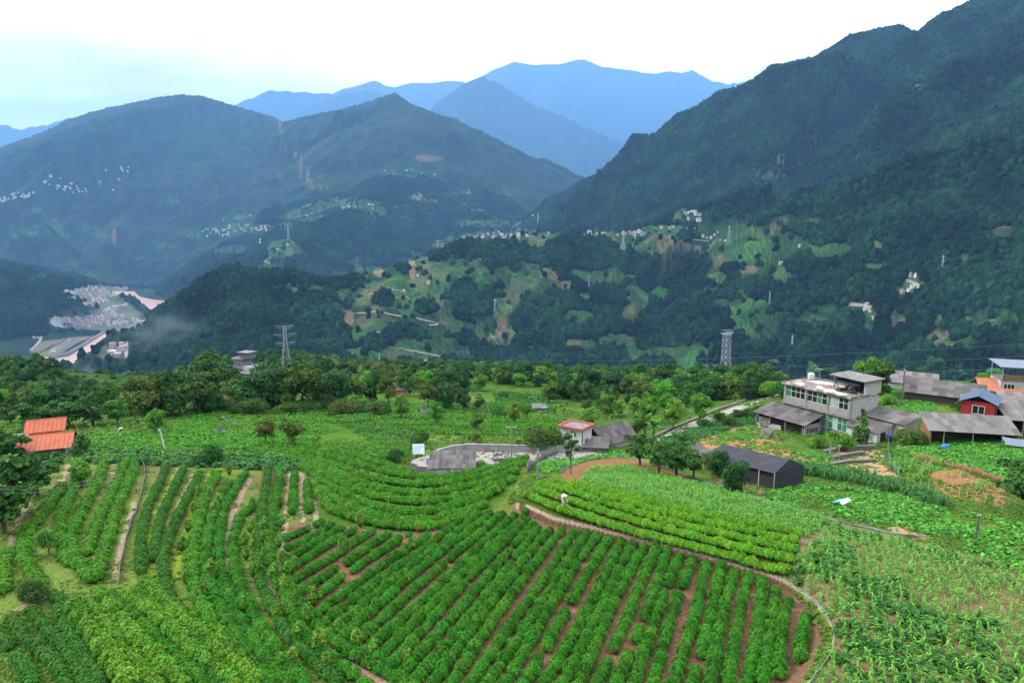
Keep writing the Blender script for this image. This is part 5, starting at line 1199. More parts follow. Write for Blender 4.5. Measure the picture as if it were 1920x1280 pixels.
# stair head on the roof
X0, X1, Y0, Y1 = FW * .56, FW + .25, 3.4, FD + .15; Z0 = S2 + .165
b = MB(); b.box(X1 - .3, X1, Y0, Y1, Z0, Z0 + 2.35); b.build("stair_head_wall", M_cream, fh)
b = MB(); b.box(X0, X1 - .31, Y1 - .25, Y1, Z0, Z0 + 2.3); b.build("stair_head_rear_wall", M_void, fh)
b = MB(); b.box(X0, X0 + .22, Y0, Y0 + .22, Z0, Z0 + 2.5); b.build("stair_head_post", M_conc, fh)
b = MB(); b.slab([(X0 - .3, Y0 - .9, Z0 + 2.62), (X1 + .45, Y0 - .9, Z0 + 2.45), (X1 + .45, Y1 + .3, Z0 + 2.45), (X0 - .3, Y1 + .3, Z0 + 2.62)], .18); b.build("stair_head_roof", M_conc_d, fh)
b = MB(); b.slab([(X0 + .3, Y0 - .8, Z0 + 1.55), (X1 - .9, Y0 - .8, Z0 + 1.45), (X1 - .7, Y0 + 1.6, Z0 + 2.2), (X0 + .5, Y0 + 1.6, Z0 + 2.25)], .05); b.build("awning", M_net, fh)
b = MB(); b.bar((X0 + .1, Y0, Z0 + 1.6), (X0 + 2.2, Y0 - .9, Z0 + .1), .06); b.bar((X1 - 1.1, Y0, Z0 + 1.4), (X1 - 3.0, Y0 - .9, Z0 + .1), .06); b.bar((X0 + 2.5, Y0 - .8, Z0 + .1), (X0 + 2.6, Y0 - .8, Z0 + 1.5), .05); b.build("prop", M_dkwood, fh)
b = MB(); g_ = random.Random(3)
for _ in range(26): x, y = g_.uniform(X0 + .3, X1 - .5), g_.uniform(Y0 - 1.2, Y1 - .6); s = g_.uniform(.12, .4); b.box(x - s, x + s, y - s, y + s, Z0 + .001 * _, Z0 + s * g_.uniform(.5, 1.6))
b.build("clutter", M_dkwood, fh)
FM = Matrix.Translation((fl.x, fl.y, FH_Z)) @ Matrix.Rotation(FH_RZ, 4, 'Z')
def F_(x, y, z=0): return FM @ Vector((x, y, z))
# water tank standing on the flat roof
p = F_(.6, FD - 1.2, S2 + .163); t = thing("water_tank", "white ribbed water tank standing on the flat roof corner", "water tank", p, FH_RZ)
prof = [(.0, 0), (.55, .0), (.6, .06), (.6, .3), (.56, .34), (.6, .38), (.6, .66), (.56, .7), (.6, .74), (.6, 1.0), (.5, 1.12), (.2, 1.22), (.2, 1.3), (0, 1.3)]
V = [(r * math.cos(a), r * math.sin(a), z) for r, z in prof for a in [k * math.pi / 7 for k in range(14)]]
Fq = [(i * 14 + k, i * 14 + (k + 1) % 14, (i + 1) * 14 + (k + 1) % 14, (i + 1) * 14 + k) for i in range(len(prof) - 1) for k in range(14)]
MB().add(V, Fq).build("barrel", M_white, t)
b = MB(); b.bar((-.75, 0, 0), (-.75, 0, 1.0), .03); b.bar((-.75, 0, 1.0), (-.4, 0, 1.25), .03); b.build("pipe", M_steel, t)
p = F_(1.9, FD - .6, S2 + .163); t = thing("antenna", "thin roof antenna beside the water tank", "antenna", p, FH_RZ)
b = MB(); b.bar((0, 0, 0), (0, 0, 2.2), .03); b.build("mast", M_steel, t)
b = MB(); b.bar((-.7, 0, 2.1), (.7, 0, 2.1), .02); [b.bar((x, -.3, 2.1), (x, .3, 2.1), .015) for x in (-.6, -.3, 0, .3, .6)]; b.build("rods", M_steel, t)

# lean-to animal shed in front of the farmhouse
p = F_(-2.2, -4.6); sh = thing("animal_shed", "open fronted grey lean-to animal shed below the farmhouse windows", "shed", (p.x, p.y, FH_Z), FH_RZ)
SL, SD = FW * .80, 4.3
roof_sheets(sh, (-.3, -.5, 1.62), (1, 0, 0), (0, SD + .4, 1.15), SL + .6, math.hypot(SD + .5, 1.2), 9, 3, M_sheet, seed=4)
b = MB(); b.box(SL - .25, SL, 0, SD - .2, -2.2, 1.5); b.build("end_wall", M_conc, sh)
b = MB(); [b.box(SL, SL + .03, .5 + i * .6, .85 + i * .6, .1, .8) for i in range(5)]; b.build("wall_slot", M_void, sh)
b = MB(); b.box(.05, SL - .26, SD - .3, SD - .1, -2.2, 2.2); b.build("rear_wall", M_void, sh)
b = MB(); b.box(0, 2.9, .25, .45, -2.2, .9); b.build("front_wall", M_conc_d, sh)
b = MB(); b.box(0, .2, .46, SD - .3, -2.2, 1.5); b.build("side_wall", M_conc_d, sh)
for x in (.1, 3.0, 6.2, SL - .6): b = MB(); b.box(x, x + .16, .0, .16, -2.2, 1.55); b.build("post", M_pole, sh)
b = MB(); [b.bar((3.1, .1, z), (SL - .3, .1, z), .05) for z in (-.1, .35, .8, 1.2)]; b.build("rail", M_dkwood, sh)
b = MB(); [b.bar((-.2, y, 1.52 + y * .27), (SL + .2, y, 1.52 + y * .27), .06) for y in (.05, 2.0)]; b.build("purlin", M_dkwood, sh)
p = F_(-2.0, -6.0); pen = thing("pig_pen", "low curved concrete pen wall with a broken slab in front of the shed", "wall", (p.x, p.y, FH_Z - 1.7), FH_RZ)
b = MB(); N_ = 14
for i in range(N_):
    t0, t1 = i / N_, (i + 1) / N_
    f = lambda t: (-.4 + 6.6 * t, .9 - 1.5 * math.sin(math.pi * min(1, t * 1.15) * .8))
    a, c = f(t0), f(t1); b.slab([(a[0], a[1], .85), (c[0], c[1], .85), (c[0], c[1] + .25, .85), (a[0], a[1] + .25, .85)], 1.5)
b.build("pen_wall", M_conc_d, pen)
b = MB(); b.slab([(-.2, .3, .15), (6.0, .3, .15), (6.0, 1.6, .15), (-.2, 1.6, .15)], .3); b.build("pen_floor", M_stone, pen)
b = MB(); b.slab([(3.4, 1.3, 1.9), (5.4, 1.2, 2.1), (5.9, .75, .75), (3.1, .8, .75)], .2); b.build("broken_slab", M_conc, pen)
# two white geese in the pen
def goose(p, rz, label):
    t = thing("goose", label, "goose", p, rz, "white geese in the pen")
    st = [(-.42, .30, .03), (-.34, .30, .09), (-.18, .29, .16), (0, .28, .19), (.17, .30, .16), (.28, .38, .09), (.32, .52, .055), (.34, .68, .05), (.38, .78, .065), (.46, .79, .05), (.56, .77, .015)]
    V, F = tube([(x, 0, z) for x, z, r in st], [r for _, _, r in st], 9)
    o = link(mesh_np("body", V, F, [M_white], smooth=True), "body", t)
    b = MB(); b.bar((.54, 0, .775), (.64, 0, .76), .018); b.build("beak", M_orange, t)
    for s in (-1, 1): b = MB(); b.bar((0, .07 * s, 0), (0, .07 * s, .16), .02); b.box(0, .12, .04 * s - .03 + .03 * s, .04 * s + .03 + .03 * s, 0, .015); b.build("leg", M_orange, t)
    o.scale = (1.15,) * 3; return t
pz = FH_Z - 1.7 + .17
for x, y, a, lab in ((-.0, -5.5, 2.2, "white goose on the left of the pair in the pen"), (1.15, -5.4, .6, "white goose on the right of the pair in the pen")):
    q = F_(x, y); goose((q.x, q.y, pz + .02), a, lab).scale = (1.5, 1.5, 1.5)

# ------------------------------------------------------------------ generic gable and lean-to buildings
def gable(name, label, cat, u, v, rz, L, Wd, hw, hr, walls, roofm, nx=8, ny=2, ov=.5, base=None, wins=(), doors=(), group=None, drop=1.5, gablem=None, sheets=True, seed=1):
    """gabled building, ridge along its local x, centred on the point where pixel (u, v) meets the ground"""
    p = P(u, v) if base is None else Vector(base)
    t = thing(name, label, cat, p, R(rz), group)
    b = MB(); b.box(-L / 2, L / 2, -Wd / 2, Wd / 2, -drop, hw); b.build("wall", walls, t)
    b = MB()
    for s in (-1, 1):
        x = s * (L / 2); b.slab([(x, -Wd / 2, hw), (x, Wd / 2, hw), (x, 0, hw + hr)], 0)
        b.v = b.v[:-3]; b.f = b.f[:-5]; b.m = b.m[:-5]
    b.build("gable", gablem or walls, t)
    for s in (-1, 1):
        up = Vector((0, -s * Wd / 2, hr)); sl = up.length; uy = up.normalized(); e = uy * ov
        o = Vector((-L / 2 - ov, s * Wd / 2, hw)) - e
        ux = Vector((1, 0, 0)) if s < 0 else Vector((-1, 0, 0))
        if s > 0: o.x = L / 2 + ov
        if sheets: roof_sheets(t, o, ux, uy, L + 2 * ov, sl + ov + .06, nx, ny, roofm, seed=seed + s)
        else:
            b = MB(); q = [o, o + ux * (L + 2 * ov), o + ux * (L + 2 * ov) + uy * (sl + ov), o + uy * (sl + ov)]; nz = ux.cross(uy)
            b.slab([tuple(k + nz * .05) for k in q], .06); n_ = int((L + 2 * ov) / .55)
            for i in range(n_ + 1):
                a = o + ux * ((L + 2 * ov) * i / n_) + nz * .07; b.bar(tuple(a), tuple(a + uy * (sl + ov)), .03)
            b.build("roof_panel", roofm, t)
    b = MB(); b.bar((-L / 2 - ov, 0, hw + hr + .06), (L / 2 + ov, 0, hw + hr + .06), .09, 6); b.build("ridge_cap", roofm, t)
    for (side, a0, a1, z0, z1, nc_, pn) in wins:
        y = {'f': -Wd / 2 - .03, 'b': Wd / 2 + .03, 'l': -L / 2 - .03, 'r': L / 2 + .03}[side]
        window(t, a0, a1, y, z0, z1, nc_, 1, pn, axis='x' if side in 'fb' else 'y')
    for (side, a0, a1, z1) in doors:
        b = MB()
        if side in 'fb': y = -Wd / 2 if side == 'f' else Wd / 2; b.box(a0, a1, y - .05, y + .05, -.2, z1)
        else: x = -L / 2 if side == 'l' else L / 2; b.box(x - .05, x + .05, a0, a1, -.2, z1)
        b.build("door", M_void, t)
    return t
def mono(name, label, cat, u, v, rz, L, Wd, h0, h1, walls, roofm, nx=8, ny=2, ov=.4, base=None, openf=False, posts=0, wins=(), doors=(), drop=1.5, seed=1, group=None, sheets=True):
    """lean-to: low eave h0 at the front (local -y), high edge h1 at the back"""
    p = P(u, v) if base is None else Vector(base)
    t = thing(name, label, cat, p, R(rz), group)
    b = MB(); f = -Wd / 2
    V = [(-L / 2, f, -drop), (L / 2, f, -drop), (L / 2, -f, -drop), (-L / 2, -f, -drop), (-L / 2, f, h0), (L / 2, f, h0), (L / 2, -f, h1), (-L / 2, -f, h1)]
    if openf:
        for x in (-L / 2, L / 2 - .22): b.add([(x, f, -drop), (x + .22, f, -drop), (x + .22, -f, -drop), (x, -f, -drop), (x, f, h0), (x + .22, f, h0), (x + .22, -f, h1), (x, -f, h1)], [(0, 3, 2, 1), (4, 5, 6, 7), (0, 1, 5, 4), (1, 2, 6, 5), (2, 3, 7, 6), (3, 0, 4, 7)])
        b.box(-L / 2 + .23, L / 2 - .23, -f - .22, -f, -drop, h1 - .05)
    else: b.add(V, [(0, 3, 2, 1), (4, 5, 6, 7), (0, 1, 5, 4), (1, 2, 6, 5), (2, 3, 7, 6), (3, 0, 4, 7)])
    b.build("wall", walls, t)
    uy = Vector((0, Wd, h1 - h0)); sl = uy.length; uy.normalize(); o = Vector((-L / 2 - ov, f, h0)) - uy * ov + Vector((0, 0, .05))
    if sheets: roof_sheets(t, o, (1, 0, 0), uy, L + 2 * ov, sl + 2 * ov, nx, ny, roofm, seed=seed)
    else:
        b = MB(); q = [o, o + Vector((L + 2 * ov, 0, 0)), o + Vector((L + 2 * ov, 0, 0)) + uy * (sl + 2 * ov), o + uy * (sl + 2 * ov)]; b.slab([tuple(k) for k in q], .1); b.build("roof_panel", roofm, t)
    for i in range(posts):
        x = -L / 2 + L * (i + .5) / posts; b = MB(); b.bar((x, f + .1, -drop), (x, f + .1, h0), .07, 6); b.build("post", M_bamboo, t)
    for (side, a0, a1, z0, z1, nc_, pn) in wins:
        y = {'f': f - .03, 'b': -f + .03, 'l': -L / 2 - .03, 'r': L / 2 + .03}[side]; window(t, a0, a1, y, z0, z1, nc_, 1, pn, axis='x' if side in 'fb' else 'y')
    for (side, a0, a1, z1) in doors:
        b = MB(); 
        if side in 'fb': b.box(a0, a1, (f if side == 'f' else -f) - .05, (f if side == 'f' else -f) + .05, -.2, z1)
        else: x = -L / 2 if side == 'l' else L / 2; b.box(x - .05, x + .05, a0, a1, -.2, z1)
        b.build("door", M_void, t)
    return t
FR = math.degrees(FH_RZ)
# annexe right of the farmhouse (two lean-tos)
q = F_(FW + 2.6, 1.6); q2 = F_(FW + 3.6, 5.6)
mono("annexe_shed", "low white walled annexe with grey patched roof and green window", "shed", 0, 0, FR, 5.2, 4.2, 2.1, 3.0, M_white, M_sheet, 4, 3, base=(q.x, q.y, FH_Z + .2), wins=[('f', .6, 2.0, .5, 1.6, 3, "gdg")], doors=[('r', -1.2, .2, 1.9)], seed=8)
mono("annexe_shed", "taller rear annexe with brown grey roof behind the white walled one", "shed", 0, 0, FR, 6.6, 4.0, 2.9, 3.7, M_cream, M_sheet, 5, 3, base=(q2.x, q2.y, FH_Z + .6), seed=9)
q = F_(FW + 6.0, 1.6); t = thing("blue_sack", "bright blue sack hanging at the annexe doorway", "sack", (q.x, q.y, FH_Z + 1.6), .3)
V, F2 = ICO2; V = V * np.array([.4, .3, .55]) * (1 + .2 * vnoise(V[:, 0] * 3, V[:, 1] * 3 + V[:, 2] * 2, 3))[:, None]; link(mesh_np("bag", V, F2, [M_blue], smooth=True), "bag", t)
b = MB(); b.bar((0, 0, .5), (-.2, .2, 1.1), .03); b.build("cord", M_dkwood, t)

# black shade-net shed
p0 = P(1450, 918); a0 = P(1318, 880)
ang = math.atan2(p0.y - a0.y, p0.x - a0.x); Ln = math.hypot(p0.x - a0.x, p0.y - a0.y)
t = thing("shade_net_shed", "long low shed covered all over with black shade netting", "shed", a0, ang)
D_ = 5.2; z_ = max(p0.z - a0.z, 0)
b = MB(); b.add([(.0, 0, 1.9), (Ln, 0, 1.9 + z_), (Ln - .2, D_ * .55, 3.0 + z_), (.6, D_ * .55, 3.0), (Ln, D_, 1.9 + z_), (.2, D_, 1.9)], [(0, 1, 2, 3), (3, 2, 4, 5), (1, 4, 2), (0, 3, 5)]); b.build("roof_net", M_net, t)
b = MB(); b.add([(Ln, 0, 1.88 + z_), (Ln, D_, 1.88 + z_), (Ln + .1, D_ + .1, -1), (Ln + .1, -.1, -1.5)], [(0, 1, 2, 3)]); b.add([(0, D_, 1.88), (Ln, D_, 1.88 + z_), (Ln, D_, -1), (0, D_, -1)], [(0, 1, 2, 3)]); b.add([(.2, .6, 1.85), (Ln - .1, .6, 1.85 + z_), (Ln - .1, .5, -1.2), (.2, .5, -1)], [(0, 1, 2, 3)]); b.build("side_net", M_net, t)
for i in range(6): b = MB(); x = Ln * i / 5; b.bar((x, .05, -1.5), (x, .05, 1.9 + z_ * i / 5), .05, 5); b.build("post", M_bamboo, t)
p = wpt(1306, 858, 1); q = P(1308, 868); mono("small_shed", "small grey roof piece left behind the black net shed", "shed", 1308, 866, math.degrees(ang), 2.6, 2.0, 1.2, 1.6, M_conc_d, M_sheet, 2, 2, seed=12)

# right-hand hamlet
_p = P(1832, 806); gable("red_cabin", "dark red cabin with white window and blue grey metal roof", "cabin", 1838, 806, 50, 5.6, 4.4, 2.9, 1.0, M_red, M_bluesteel, ov=.45, wins=[('l', -.9, .7, 1.0, 2.3, 2, "dd")], drop=3.5, sheets=False, base=(_p.x, _p.y, _p.z + 2.3))
mono("long_shed", "long open shed with patchwork grey roof and straw wall", "shed", 1812, 828, -13, 11.6, 4.2, 2.2, 3.5, M_straw, M_sheet_l, 14, 3, openf=True, posts=3, seed=15)
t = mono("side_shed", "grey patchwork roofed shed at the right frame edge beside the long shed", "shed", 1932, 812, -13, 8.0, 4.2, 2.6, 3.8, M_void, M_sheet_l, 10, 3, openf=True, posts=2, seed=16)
p = P(1905, 842); t = thing("tarpaulin", "grey blue tarpaulin sagging under the shed at the right edge", "tarpaulin", p, R(-13))
b = MB()
for i in range(6):
    x0_, x1_ = i * .8 - 1.5, i * .8 - .7; z0_, z1_ = 1.1 - .25 * math.sin(i * .5), 1.1 - .25 * math.sin((i + 1) * .5); b.add([(x0_, -.3, z0_ - .35), (x1_, -.3, z1_ - .35), (x1_, 1.2, z1_ + .35), (x0_, 1.2, z0_ + .35)], [(0, 1, 2, 3)])
b.build("sheet", M_bluegrey, t)
p = P(1772, 842); t = thing("blue_sack", "dark blue sack lying by the straw wall of the long shed", "sack", p + Vector((0, 0, .1)), .2)
V, F2 = ICO2; V = V * np.array([.6, .45, .4]) * (1 + .25 * vnoise(V[:, 0] * 3, V[:, 1] * 3 + V[:, 2] * 2, 8))[:, None]; link(mesh_np("bag", V + np.array([0, 0, .3]), F2, [M_blue], smooth=True), "bag", t); b = MB(); b.box(-.3, .3, -.2, .2, -.2, .1); b.build("base", M_dkwood, t)
p = P(1762, 822); t = thing("log_stack", "stack of cut logs at the left end of the long shed", "logs", p, R(-13))
for i in range(5):
    for j in range(4): b = MB(); b.bar((-.8 + i * .38 + (j % 2) * .18, -.6, .2 + j * .34), (-.8 + i * .38 + (j % 2) * .18, .6, .2 + j * .34), .18, 8); b.build("log", M_straw, t)
mono("white_house", "white walled house with wide grey roof behind the red cabin", "house", 1948, 790, -22, 11, 5, 2.7, 3.9, M_white, M_sheet_l, 9, 4, wins=[('f', -1.2, .2, .9, 2.1, 2, "dd"), ('f', 2.2, 3.8, .9, 2.1, 2, "dd")], doors=[('f', -4.4, -3.4, 2.0)], seed=18)
gable("grey_barn", "big barn with long weathered grey roof behind the green field", "barn", 1768, 752, -36, 12.5, 8.0, 2.2, 1.8, M_dkwood, M_sheet, 11, 4, ov=.6, seed=20)
gable("grey_barn", "farther grey roofed barn left of the big one", "barn", 1708, 728, -30, 9, 7, 2.0, 1.7, M_white, M_sheet_l, 8, 3, ov=.5, seed=22)
mono("flat_roof_shed", "brown grey flat roofed shed at the back of the barns", "shed", 1722, 712, -12, 8, 5, 2.6, 3.0, M_white, M_sheet, 5, 3, seed=23)
mono("roof_shed", "striped grey roof shed behind the concrete house's stair head", "shed", 1608, 716, -14, 7, 5, 2.6, 3.6, M_white, M_sheet_l, 7, 2, seed=24)
mono("blue_lean_to", "blue sheeted lean-to between the barn and the red cabin", "shed", 1822, 772, -30, 3, 3, 2.2, 2.6, M_blue, M_sheet, 3, 2, seed=25)
gable("orange_house", "house with faded orange roof at the right edge", "house", 1885, 752, -20, 10, 6.5, 2.8, 1.6, M_cream, M_orange_d, ov=.5, sheets=False, wins=[('f', 1.0, 2.2, .8, 2.0, 2, "dd")])
# open roofed house at the top right
p = P(1912, 752); t = thing("open_roof_house", "upper storey house with pale blue open roof at the top right edge", "house", p, R(-18))
b = MB(); b.box(-4.5, 5, -3, 3, -1, 4.4); b.build("wall", M_cream, t); b = MB(); b.box(-4.5, 5, -3.05, 3.1, 4.41, 4.6); b.build("floor_slab", M_conc_d, t)
b = MB(); b.box(-4.3, 5, -2.9, -2.7, 4.61, 5.6); b.build("balcony_board", M_straw, t)
for x in (-4.4, 0, 4.8):
    for y in (-2.95, 2.95): b = MB(); b.bar((x, y, 4.6), (x, y, 7.4), .08, 6); b.build("post", M_steel, t)
b = MB(); b.slab([(-5, -3.6, 7.3), (5.6, -3.6, 7.3), (5.6, 3.6, 7.7), (-5, 3.6, 7.7)], .1); b.build("roof_panel", M_palesteel, t)
window(t, -4.0, -2.2, -3.03, 2.3, 3.9, 3, 1, "ddd"); window(t, -.5, 1.2, -3.03, 2.3, 3.9, 3, 1, "ddd")

# pink edged white house and its old neighbour by the road
p = P(1080, 838); t = thing("pink_roof_house", "small white two storey house with pink edged flat roof by the road", "house", p, R(-35))
hx, hy, hz_ = 2.7, 2.4, 5.0; t.scale = (.70,) * 3
b = MB(); b.box(-hx, hx, -hy, hy, -2, hz_); b.build("wall", M_white, t)
b = MB()
for s in (-1, 1): b.box(-hx - .5, hx + .5, s * (hy + .3) - .22, s * (hy + .3) + .22, hz_ - .05, hz_ + .45); b.box(s * (hx + .3) - .22, s * (hx + .3) + .22, -hy - .07, hy + .07, hz_ - .047, hz_ + .447)
b.build("roof_edge", M_pink, t)
b = MB(); b.box(-hx - .05, hx + .05, -hy - .05, hy + .05, hz_ + .003, hz_ + .2); b.build("roof", M_conc_d, t)
window(t, -1.4, -.5, -hy - .03, 3.2, 4.4, 2, 1, "pp"); window(t, .8, 1.9, -hy - .03, 3.2, 4.4, 2, 1, "dp"); window(t, -.8, .6, hx + .03, 1.6, 2.6, 2, 1, "dd", axis='y')
b = MB(); b.box(hx - .03, hx + .05, -hy + .2, -hy + .5, -1, 4.6); b.build("drain_strip", M_void, t)
gable("old_grey_house", "old house with weathered grey gable roof beside the pink roofed house", "house", 1142, 834, 40, 6.6, 4.8, 1.8, 1.7, M_cream, M_sheet, 8, 3, ov=.7, doors=[('l', -1.0, 0, 1.6)], wins=[('l', .8, 1.6, .6, 1.4, 2, "dd")], seed=31, gablem=M_dkwood)
mono("porch_shed", "low dark slate porch between the white and the old house", "shed", 1112, 842, -10, 4.2, 3.0, .9, 1.4, M_conc_d, M_sheet, 4, 2, seed=33)

# roadside hut and its low wall
p = P(849, 893.5); t = mono("roadside_hut", "grey roadside hut with tiled roof and wide plank doors", "hut", 849, 892, 2, 5.7, 3.0, 1.75, 2.75, M_conc, M_sheet_l, 14, 4, ov=.3, seed=35, drop=3)
for i in range(8): b = MB(); x = -2.7 + i * .68; b.box(x, x + .63, -1.6, -1.51, -2.5, 1.55); b.build("plank", M_cream if i % 3 else M_conc, t)
b = MB(); b.box(-.15, .15, -1.68, -1.48, -2.5, 1.7); b.build("pillar", M_white, t)
def wall_along(name, label, cat, pts, h, th, mt, drop=.8, part="coping", world=None, copm=None, kind=None, z=None):
    w = PL(pts) if world is None else np.array(world, float); w = w[np.isfinite(w[:, 0])]; o = w[0].copy(); q = w - o
    t = thing(name, label, cat, o); b = MB(); c = MB()
    for i in range(len(q) - 1):
        d = (q[i + 1] - q[i])[:2]; d = d / (np.linalg.norm(d) + 1e-9); n = np.array([-d[1], d[0]]) * th / 2; A, B = q[i], q[i + 1]
        b.add([(A[0] - n[0], A[1] - n[1], A[2] - drop), (A[0] + n[0], A[1] + n[1], A[2] - drop), (B[0] + n[0], B[1] + n[1], B[2] - drop), (B[0] - n[0], B[1] - n[1], B[2] - drop), (A[0] - n[0], A[1] - n[1], A[2] + h), (A[0] + n[0], A[1] + n[1], A[2] + h), (B[0] + n[0], B[1] + n[1], B[2] + h), (B[0] - n[0], B[1] - n[1], B[2] + h)], [(0, 1, 2, 3), (4, 7, 6, 5), (0, 4, 5, 1), (1, 5, 6, 2), (2, 6, 7, 3), (3, 7, 4, 0)])
        n = n * 1.25; c.slab([(A[0] - n[0], A[1] - n[1], A[2] + h + .07), (B[0] - n[0], B[1] - n[1], B[2] + h + .07), (B[0] + n[0], B[1] + n[1], B[2] + h + .07), (A[0] + n[0], A[1] + n[1], A[2] + h + .07)], .066)
    b.build("wall", mt, t); c.build(part, copm or mt, t); return t
wall_along("low_wall", "long low concrete wall left of the roadside hut", "wall", [(752,884),(780,885),(808,886)], .9, .3, M_conc)
wall_along("low_wall", "short dark wall piece right of the roadside hut", "wall", [(925,866),(945,866),(960,864)], .6, .3, M_conc_d)

# the curved road: a concrete sheet with a parapet on its outer side
ROADP = [(812,874),(826,862),(850,852),(890,848),(940,850),(1000,855),(1050,855),(1090,852),(1130,850)]
def ribbon(name, label, wp, w, mt, off=.03, kind="structure", cat="road", drape=True, sub=6):
    w_ = smooth_pl(np.array(wp)[np.isfinite(np.array(wp)[:, 0])], 2)
    tg = np.gradient(w_[:, :2], axis=0); tg /= np.linalg.norm(tg, axis=1, keepdims=True) + 1e-9; n = np.stack([-tg[:, 1], tg[:, 0]], 1)
    V = []; m = 4
    wv = np.asarray(w) * np.ones(len(w_))
    for i, p in enumerate(w_):
        for k in range(m + 1):
            t = (k / m - .5) * wv[i]; x, y = p[0] + n[i, 0] * t, p[1] + n[i, 1] * t; V.append((x, y, (float(H(x, y)) if drape else p[2]) + off))
    F = [(i * (m + 1) + k, i * (m + 1) + k + 1, (i + 1) * (m + 1) + k + 1, (i + 1) * (m + 1) + k) for i in range(len(w_) - 1) for k in range(m)]
    o = link(mesh_np(name, V, np.array(F), [mt]), name); return tag(o, label, cat, kind=kind)
RW = PL([(800,884),(815,874),(850,863),(900,860),(950,860),(1010,861),(1060,858),(1100,854)]); rz_ = np.linspace(RW[0][2], RW[-1][2], len(RW)); RW = np.array([(x, y, ROAD_Z) for x, y in ROADC])
ribbon("road", "pale concrete road bending behind the roadside hut", RW, 8.0, M_road, .0, drape=False)
pr = np.array([(x, y, ROAD_Z) for x, y in on_plane([(802,872),(810,862),(826,853),(850,847),(880,844),(930,845),(1010,847),(1055,847),(1085,845)], ROAD_Z)])
wall_along("road_parapet", "curved grey concrete parapet wall along the road's outer edge", "wall", None, 1.0, .35, M_conc, 2.0, world=pr)
ribbon("road", "narrow concrete road climbing past the maize to the concrete house", PL([(1210,836),(1250,818),(1300,796),(1350,777),(1400,758),(1440,744),(1470,738)]), 3.6, M_road, .06)
wall_along("road_kerb", "low stone kerb along the upper side of the climbing road", "kerb", [(1215,826),(1255,806),(1300,788),(1345,769),(1395,752),(1432,741)], .35, .5, M_stone)

# white and blue board
p = P(785, 858); t = thing("notice_board", "plain white and pale blue board standing by the road bend", "board", p, .05)
b = MB(); b.box(-.9, .9, -.04, .04, .6, 2.2); b.build("panel", mat("board_white_blue", (.62, .74, .88), .6, noise=(.9, (.85, .88, .92), .45, .6)), t)
for s in (-.75, .75): b = MB(); b.bar((s, .06, -.5), (s, .06, 2.1), .05); b.build("post", M_steel, t)

# orange roofed house at the left
p = P(92, 850)
gable("orange_roof_house", "house with bright orange metal roof half hidden in dark trees", "house", 92, 848, 24, 5.4, 4.8, 1.5, 1.2, M_conc_d, M_orange, ov=.8, sheets=False, base=(p.x, p.y, p.z + .3))
mono("side_roof", "blue grey metal lean-to roof left of the orange roof", "shed", 46, 846, 40, 2.4, 3.6, 1.5, 2.2, M_void, M_bluegrey, sheets=False, openf=True)
mono("side_roof", "dark grey canopy on a pole right of the orange roof", "shed", 128, 842, 4, 2.4, 2.2, 1.6, 1.9, M_void, M_bluegrey, sheets=False, openf=True, posts=1)
gable("orange_roof_house", "rear wing with a smaller orange roof behind the orange roofed house", "house", 80, 838, 24, 4.0, 3.6, 2.6, 1.1, M_conc_d, M_orange, ov=.6, sheets=False, base=(p.x - 2.2, p.y + 3.4, p.z + .6))
gable("field_hut", "tiny thatched grey hut standing alone in the tea terraces", "hut", 414, 812, 15, 1.5, 1.3, .55, .5, M_dkwood, M_sheet, 3, 2, ov=.22, seed=41)
gable("little_house", "little brown walled house with grey roof inside the tree belt", "house", 747, 742, 20, 5, 4, 2.6, 1.4, mat("brown_wall", (.30, .13, .08), .9), M_sheet_l, 4, 2, seed=42)
gable("field_hut", "small grey hut at the foot of the trees left of the bright middle tree", "hut", 797, 776, 30, 1.8, 1.6, .8, .6, M_dkwood, M_sheet, 3, 2, seed=43)
mono("field_hut", "small grey box hut at the end of the far terraced field", "hut", 1011, 772, 0, 3, 2.4, 1.4, 1.7, M_conc, M_sheet_l, 3, 2, seed=44)
# tiered grey house in the belt
p = P(461, 704); t = thing("tiered_house", "tall tiered dark grey house with white side wall in the tree belt", "house", p, R(-25))
b = MB(); b.box(-5, 1, -3, 3, -3, 7.5); b.build("wall", mat("purple_grey_wall", (.22, .20, .23), .9, noise=(.8, (.14, .13, .15), .4, .7)), t)
b = MB(); b.box(1.01, 5.5, -2.5, 3, -3, 4.6); b.build("side_wing", M_white, t)
b = MB(); b.slab([(.8, -4.2, 2.0), (6.3, -4.2, 2.0), (6.3, .6, 4.9), (.8, .6, 4.9)], .2); b.build("wing_roof", M_sheet_l, t)
b = MB(); b.box(-5.6, 1.3, -3.6, 3.2, 7.52, 7.8); b.box(-5.6, 1.2, -3.6, -3.05, 3.6, 3.85); b.build("floor_slab", M_sheet_l, t)
b = MB(); b.box(-1.8, 3.4, -1.5, 3, 7.81, 10.2); b.build("top_room", M_bluegrey, t); b = MB(); b.box(-2.4, 4, -2.2, 3.4, 10.21, 10.5); b.build("roof", M_conc_d, t)
for z in (.4, 4.6):
    for x in (-4.2, -2.4, -.6): window(t, x, x + 1.2, -3.03, z, z + 1.7, 2, 1, "dd")
